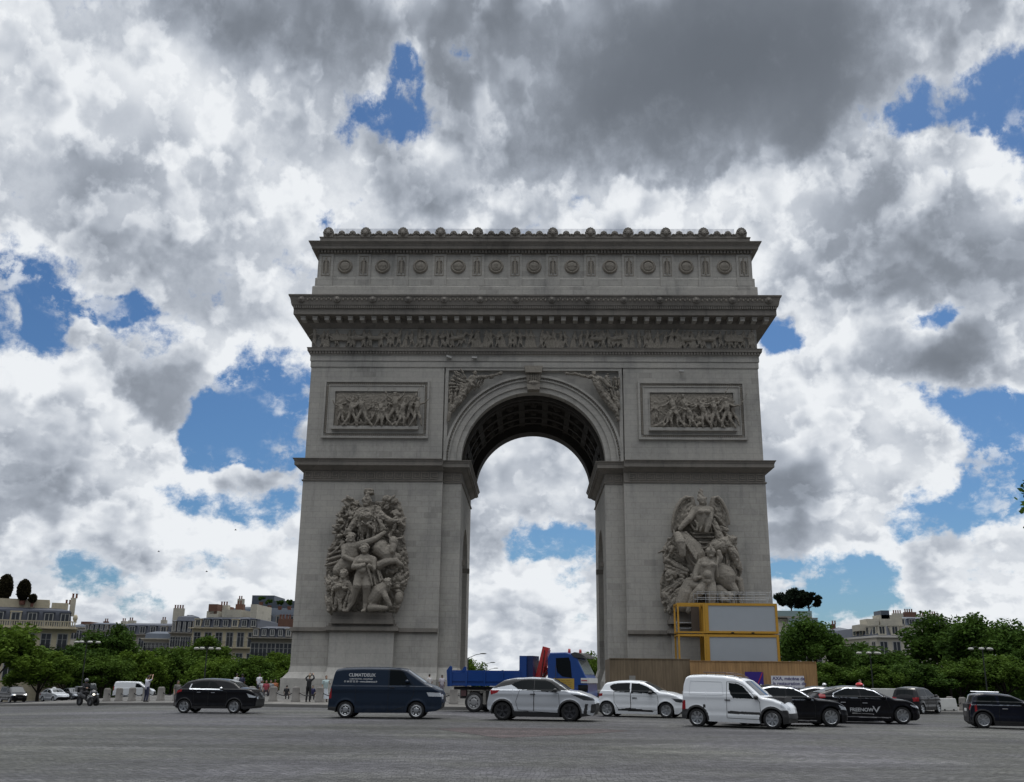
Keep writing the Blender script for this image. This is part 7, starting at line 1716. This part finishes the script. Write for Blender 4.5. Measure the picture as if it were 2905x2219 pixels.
# ------------------------------------------------------------------ street lamps
LPM = mat('lamp_pole_green', (.03, .035, .03), .6, .3, var=0); LPG = mat('lamp_globe', (.42, .42, .38), .4, var=0)
def mast(label, px, py, Y):
    c = at(px, py, Y); zg_ = max(zat(c.x, Y), -4) if abs(c.x) < 170 else -4; r = thing('street_lamp', label, 'street lamp', (c.x, Y, zg_), .2, 'four-armed street lamps among the trees'); h = c.z-zg_
    m = MB(); m.limb([(0, 0, 0), (0, 0, 1.2), (0, 0, h)], [.14, .09, .06], 8); m.build('pole', LPM, r)
    for k_, (dx, dy) in enumerate(((-1.25, .3), (-.5, -.6), (.5, -.6), (1.25, .3))):
        m = MB(); m.tube([(0, 0, h-.3), (dx*.5, dy*.5, h+.1), (dx, dy, h)], .035, 6); a_ = m.build('arm', LPM, r)
        m = MB(); m.lathe([(0, h+.02), (.22, h), (.34, h-.14), (.26, h-.24), (0, h-.28)], (dx, dy, 0), 'z', 12); m.build('lamp_bowl', LPG, r, True)
for q in (('four-armed lamp mast among the left trees, below the pale distant skyline', 247, 1819, 126), ('four-armed lamp mast in front of the cream corner house', 588, 1837, 122), ('four-armed lamp mast in front of the corner house on the right', 2468, 1850, 122), ('four-armed lamp mast near the right edge, before the broad tall trees', 2786, 1838, 120)): mast(*q)
for i, (px, py, Y, lab) in enumerate(((1348, 1858, 170, 'highest and nearest'), (1376, 1883, 215, 'middle'), (1386, 1899, 250, 'lowest and furthest'))):
    a, b = at(px-20 if i == 0 else px-12, py+9, Y), at(px+18, py-3, Y); r = thing('street_lamp', 'single-armed street lamp seen through the arch, %s of three' % lab, 'street lamp', (a.x, Y, -3), 0, 'single-armed lamps seen through the arch')
    m = MB(); m.tube([(0, 0, 0), (0, 0, a.z+3)], .09, 8); m.build('pole', LPM, r); m = MB(); m.tube([(0, 0, a.z+2.98), ((b.x-a.x)*.6, 0, a.z+3+(b.z-a.z)*.8), (b.x-a.x, 0, b.z+3)], .05, 6); m.build('arm', LPM, r)
    m = MB(); m.ell((b.x-a.x+.3, 0, b.z+3.03), (.55, .2, .10), 10, 6); m.build('lamp_head', LPM, r, True)
# ------------------------------------------------------------------ people
SKIN = mat('skin', (.36, .22, .15), .6, var=0); DSK = mat('brown_skin', (.16, .09, .06), .6, var=0)
HAIRD = mat('dark_hair', (.02, .016, .013), .7, var=0); HAIRG = mat('fair_hair', (.24, .19, .13), .7, var=0)
def cloth(c): return mat('cloth_%d_%d_%d' % tuple(int(v*100) for v in c), c, .85, var=.1, scale=9)
def person(label, px, py, Y, hpx=None, H=None, face=0.0, arms='down', top=(.6, .6, .6), bottom=(.04, .05, .09), skirt=False, hair=HAIRD, skin=SKIN, sit=False, long=False, lean=0.0, hold=None, loc=None, group=None):
    if loc is None:
        p = at(px, py, Y); loc = Vector((p.x, Y, zat(p.x, Y)))
    if H is None: H = hpx/F_PX*Y
    r = thing('person', label, 'person', loc, face, group); u = H/1.75
    def V(x, y, z): return Vector((x*u, y*u, z*u))
    hz = .92 if not sit else .45
    J = dict(pel=V(0, 0, hz), ch=V(0, -.02-lean*.3, hz+.38), nk=V(0, -.03-lean*.42, hz+.55), hd=V(0, -.06-lean*.5, hz+.70))
    sk = MB(); sk.limb([J['pel'], J['ch'], J['nk'], J['hd']-V(0, 0, .03)], [.12*u, .13*u, .055*u, .055*u], 10)
    sk.ell(J['hd'], (.075*u, .092*u, .115*u), 14, 10); sk.ell(J['hd']+V(0, -.093, -.01), (.014*u, .022*u, .022*u), 7, 6); sk.ell(J['hd']+V(0, -.075, -.075), (.04*u, .03*u, .025*u), 7, 6)
    for s in (-1, 1): sk.ell(J['hd']+V(s*.076, 0, 0), (.012*u, .022*u, .032*u), 6, 5)
    tp, bt, sh = MB(), MB(), MB()
    tp.limb([J['pel']+V(0, 0, .02), J['ch'], J['nk']-V(0, 0, .07)], [.155*u, .165*u, .10*u], 12)
    tp.limb([J['ch']+V(-.13, 0, .08), J['ch']+V(.13, 0, .08)], [.085*u, .085*u], 10)
    for s in (-1, 1):
        sd = J['ch']+V(s*.19, 0, .09)
        if arms == 'phone': el, ha = sd+V(s*.04, -.20, -.16), sd+V(-s*.09, -.36, .12)
        elif arms == 'up': el, ha = sd+V(s*.10, -.10, .12), sd+V(-s*.04, -.25, .33)
        elif arms == 'ride': el, ha = sd+V(s*.05, -.18, -.20), sd+V(s*.06, -.46, -.20)
        elif arms == 'one' and s > 0: el, ha = sd+V(.08, -.12, -.20), sd+V(-.02, -.33, -.05)
        else: el, ha = sd+V(s*.06, .02, -.27), sd+V(s*.04, -.08, -.50)
        sk.limb([sd, el, ha], [.05*u, .042*u, .028*u], 8)
        d = (ha-el).normalized(); q = d.orthogonal().normalized(); w_ = d.cross(q); sk.limb([ha, ha+d*.07*u], [.032*u, .036*u], 7)
        for f in range(4):
            b0 = ha+d*.085*u+q*(f-1.5)*.019*u; L_ = (.062, .072, .068, .054)[f]*u; sk.limb([b0, b0+d*L_*.55+w_*.006*u, b0+d*L_+w_*.022*u], [.0105*u, .0095*u, .008*u], 6)
        t0 = ha+d*.03*u+q*.035*u; sk.limb([t0, t0+(d*.6+q*.7+w_*.3)*.035*u, t0+(d+q*.6+w_*.5)*.055*u], [.012*u, .011*u, .009*u], 6)
        tp.limb([sd, sd.lerp(el, 1.0 if long else .75)], [.068*u, .058*u], 9)
        if long: tp.limb([el, el.lerp(ha, .85)], [.056*u, .043*u], 9)
        hp = J['pel']+V(s*.09, 0, -.02)
        if sit: kn, an = hp+V(s*.05, -.42, .02), hp+V(s*.05, -.42, -.40)
        else: kn, an = hp+V(s*.02, -.03, -.43), hp+V(s*.03, .02, -.83)
        sk.limb([hp, kn, an], [.085*u, .058*u, .038*u], 9)
        if not skirt: bt.limb([hp, kn, an+V(0, 0, .04)], [.105*u, .075*u, .058*u], 10)
        sh.limb([an+V(0, .03, -.035), an+V(0, -.13, -.045)], [.045*u, .036*u], 8)
    bt.limb([J['pel']+V(-.06, 0, .02), J['pel']+V(.06, 0, .02)], [.13*u, .13*u], 10)
    if skirt:
        bt = MB(); n = 18; pr = [(.125, .10), (.16, -.05), (.20, -.35), (.27, -.72)]
        vs, fs = [], []
        for rr_, dz in pr:
            for k_ in range(n): a = 2*pi*k_/n; w2 = rr_*(1+.08*sin(6*a)*(rr_ > .15)); vs.append(J['pel']+V(w2*cos(a), w2*sin(a)*.8, dz))
        for i in range(len(pr)-1):
            for k_ in range(n): fs.append((i*n+k_, i*n+(k_+1) % n, (i+1)*n+(k_+1) % n, (i+1)*n+k_))
        bt.add(vs, fs)
    hr = MB(); hr.ell(J['hd']+V(0, .018, .03), (.086*u, .098*u, .108*u), 12, 9)
    if hair is HAIRD and skirt: hr.limb([J['hd']+V(0, .06, 0), J['hd']+V(0, .08, -.22)], [.075*u, .06*u], 9)
    body = sk.build('body', skin, r); remesh(body, .0135*u, 1)
    o = tp.build('shirt', cloth(top), r); remesh(o, .02*u, 2); o = bt.build('skirt' if skirt else 'trousers', cloth(bottom), r)
    if not skirt: remesh(o, .02*u, 2)
    else: o.data.polygons.foreach_set('use_smooth', [True]*len(o.data.polygons))
    sh.build('shoes', cloth((.03, .03, .03)), r, True); hr.build('hair', hair, r, True)
    return r, J, V
G_ = 'onlookers at the foot of the arch'
person('person in black holding a phone up towards the arch, between two stone bollards', 874, 1982, 63.5, H=1.62, face=pi-.2, arms='up', top=(.012, .012, .014), bottom=(.012, .013, .018), long=True, hair=HAIRG)
c_ = at(885, 1914, 63.2)
person('woman in a long pale blue white dress and top, left of the navy van', 922, 1982, 63.8, H=1.55, face=.4, arms='one', top=(.42, .52, .52), bottom=(.52, .56, .60), skirt=True, hair=mat('brown_hair', (.10, .05, .03), .7, var=0))
person('person in a white shirt raising both arms to take a picture, behind the left bollards', 414, 1981, 66.5, H=1.62, face=pi-.5, arms='up', top=(.50, .50, .56), bottom=(.03, .035, .07))
person('person in grey standing behind the rear of the black crossover', 500, 1985, 61.5, H=1.45, face=.8, top=(.16, .15, .14), bottom=(.10, .09, .09))
for (px, Y, H, sit, top, bot, lab, sk_) in (
    (668, 82, 1.75, False, (.55, .55, .55), (.05, .05, .06), 'person in a white shirt behind the roof of the black crossover', SKIN),
    (684, 80, 1.70, False, (.02, .022, .05), (.02, .02, .03), 'person in navy beside the person in white, behind the black crossover', DSK),
    (733, 84, 1.72, False, (.60, .60, .64), (.04, .04, .06), 'person in bright white standing left of the seated people', SKIN),
    (744, 82, 1.45, True, (.45, .45, .46), (.05, .05, .07), 'seated person in pale grey beside the person in bright white', DSK),
    (754, 81, 1.45, True, (.34, .06, .08), (.04, .03, .04), 'seated person in a red top at the foot of the left pier', SKIN),
    (767, 82, 1.45, True, (.24, .25, .26), (.03, .03, .04), 'seated person in grey at the foot of the left pier', SKIN),
    (779, 83, 1.5, True, (.36, .13, .06), (.10, .04, .04), 'seated person in orange nearest the left pier', DSK)):
    r, J, V = person(lab, px, 1960, Y, H=H*1.15 if sit else H, face=pi*.9 if not sit else .3, sit=sit, top=top, bottom=bot, skin=sk_, group=G_)
person('person in a white top with dark hair, standing behind the bonnet of the navy van', 1218, 1955, 84, H=1.68, face=pi+.6, top=(.55, .53, .52), bottom=(.35, .30, .27), group=G_)
person('person with dark hair at the tail of the blue truck', 1253, 1955, 84, H=1.62, face=.3, top=(.50, .46, .50), bottom=(.20, .18, .22), skin=DSK, group=G_)
person('person in a white shirt seen over the roof of the black taxi', 2443, 1990, 64, H=1.72, face=.2, top=(.5, .55, .62), bottom=(.05, .05, .08), group=G_)
person('small crouching person in black behind a bollard chain', 812, 1975, 70, H=1.25, sit=True, face=pi, top=(.012, .012, .012), bottom=(.015, .015, .02), group=G_)
person('small crouching person in dark blue beside the person in black', 886, 1975, 69, H=1.25, sit=True, face=.2, top=(.02, .02, .07), bottom=(.02, .02, .03), group=G_)
# low stone bench wall where they sit
BEN = mat('bench_dark', (.05, .05, .05), .8, var=.2)
p = at(745, 1960, 83); r = thing('low_bench', 'long dark low bench under the seated people, left of the arch', 'bench', (p.x-.3, 82.6, zat(p.x, 83)))
m = MB(); m.box(-2.0, 1.6, -.1, .35, .36, .46); m.build('seat', BEN, r); m = MB()
for x in (-1.7, -.2, 1.3): mm = MB(); mm.box(x-.08, x+.08, -.02, .28, 0, .36); mm.build('leg', BEN, r)
# rider and scooter
SCB = mat('scooter_black', (.008, .008, .010), .35, coat=.6, var=0)
P0, P1 = gndz(0+790/3.734, 1600+1508/3.734), gndz(0+1030/3.734, 1600+1502/3.734)
ang = atan2(P1.y-P0.y, P1.x-P0.x)-.5; c = (P0+P1)/2
r = thing('motor_scooter', 'black three-wheeled motor scooter with a lit headlamp, ridden at the left', 'scooter', c, ang)
def swheel(x, y, rr_):
    m = MB(); w = .12; m.lathe([(rr_*.62, y-w/2), (rr_*.92, y-w/2), (rr_, y-w*.25), (rr_, y+w*.25), (rr_*.92, y+w/2), (rr_*.62, y+w/2)], (x, 0, rr_), 'y', 28); t = m.build('wheel', RUB, r, True)
    m = MB(); m.lathe([(rr_*.62, y-.03), (rr_*.55, y-.04), (.05, y-.03), (0, y-.03)], (x, 0, rr_), 'y', 20); m.lathe([(rr_*.62, y+.03), (rr_*.55, y+.04), (.05, y+.03), (0, y+.03)], (x, 0, rr_), 'y', 20); m.build('rim', DKR, t)
swheel(-.72, 0, .29); swheel(.72, -.22, .27); swheel(.72, .22, .27)
m = MB(); m.limb([(-.95, 0, .78), (-.55, 0, .74), (-.1, 0, .55), (.25, 0, .34), (.5, 0, .42)], [.13, .20, .19, .15, .17], 12); m.limb([(.62, 0, .45), (.66, 0, .75), (.52, 0, 1.02)], [.27, .25, .14], 12); m.limb([(.75, -.2, .52), (.75, .2, .52)], [.14, .14], 10); o = m.build('body', SCB, r); remesh(o, .022, 3)
m = MB(); m.limb([(-.62, 0, .84), (-.25, 0, .82), (-.05, 0, .78)], [.15, .16, .12], 12); m.build('seat', TRM, r, True)
m = MB(); m.box(-1.12, -.74, -.22, .22, .86, 1.2); o = m.build('top_box', SCB, r); bv = o.modifiers.new('b', 'BEVEL'); bv.width = .07; bv.segments = 3
m = MB(); m.tube([(.45, -.36, 1.06), (.52, 0, 1.08), (.45, .36, 1.06)], .02, 7); m.build('handlebar', TRM, r)
m = MB(); vs = [(.62+.1*(1-abs(t))-.14*s_, t*.26*(1-.3*s_), .98+.42*s_) for s_ in (0, .33, .66, 1) for t in (-1, -.5, 0, .5, 1)]; m.add(vs, [(5*i+j, 5*i+j+1, 5*i+j+6, 5*i+j+5) for i in range(3) for j in range(4)]); o = m.build('windshield', WSG, r, True); sd = o.modifiers.new('s', 'SOLIDIFY'); sd.thickness = .008
for y in (-.14, .14): m = MB(); m.ell((.90, y, .72), (.05, .09, .055), 10, 7); m.build('headlamp', MATS['lit_headlamp'] if y < 0 else HLG, r, True)
pr, J, V = person('person in black with a white helmet riding the three-wheeled scooter', 0, 0, 0, H=1.78, face=ang+pi/2, arms='ride', top=(.010, .010, .012), bottom=(.010, .010, .013), sit=True, long=True, loc=Vector((c.x-.30*cos(ang), c.y-.30*sin(ang), c.z+.38)), hair=HAIRD)
m = MB(); m.ell(J['hd']+V(0, 0, .025), (.125, .145, .14), 14, 10); m.build('helmet', mat('helmet_grey', (.16, .16, .17), .25, var=0), pr, True)
m = MB(); m.ell(J['hd']+V(0, -.05, .0), (.105, .105, .06), 12, 8); m.build('visor', GLS, pr, True)
# phone in the raised hands
r = thing('phone', 'black phone held up by the person in black', 'phone', (c_.x, 63.2, c_.z)); m = MB(); m.box(-.04, .04, -.006, .006, -.075, .075); o = m.build('case', SCB, r); bv = o.modifiers.new('b', 'BEVEL'); bv.width = .005
m = MB(); m.box(-.034, .034, .0062, .0072, -.066, .066); m.build('screen', GLS, r)
# flying birds
BRD = mat('bird_dark', (.03, .03, .032), .8, var=0)
for (px, py, Y, lab) in ((668, 1504, 150, 'small dark bird in flight, highest of three above the left roofs'), (450, 1565, 160, 'small dark bird in flight, leftmost of three above the left roofs'), (586, 1622, 150, 'small dark bird in flight, lowest of three above the left roofs')):
    q = at(px, py, Y); r = thing('bird', lab, 'bird', q, .4, 'birds above the left roofs'); m = MB(); m.limb([(-.16, 0, 0), (0, 0, .0), (.16, 0, .02)], [.02, .06, .04], 7); m.build('body', BRD, r, True)
    for s in (-1, 1): m = MB(); m.add([(-.07, 0, .02), (.08, 0, .02), (.0, s*.34, .14), (-.06, s*.30, .13), (-.05, 0, .0), (.07, 0, .0)], [(0, 1, 2, 3), (4, 3, 2, 5)]); m.build('wing', BRD, r)
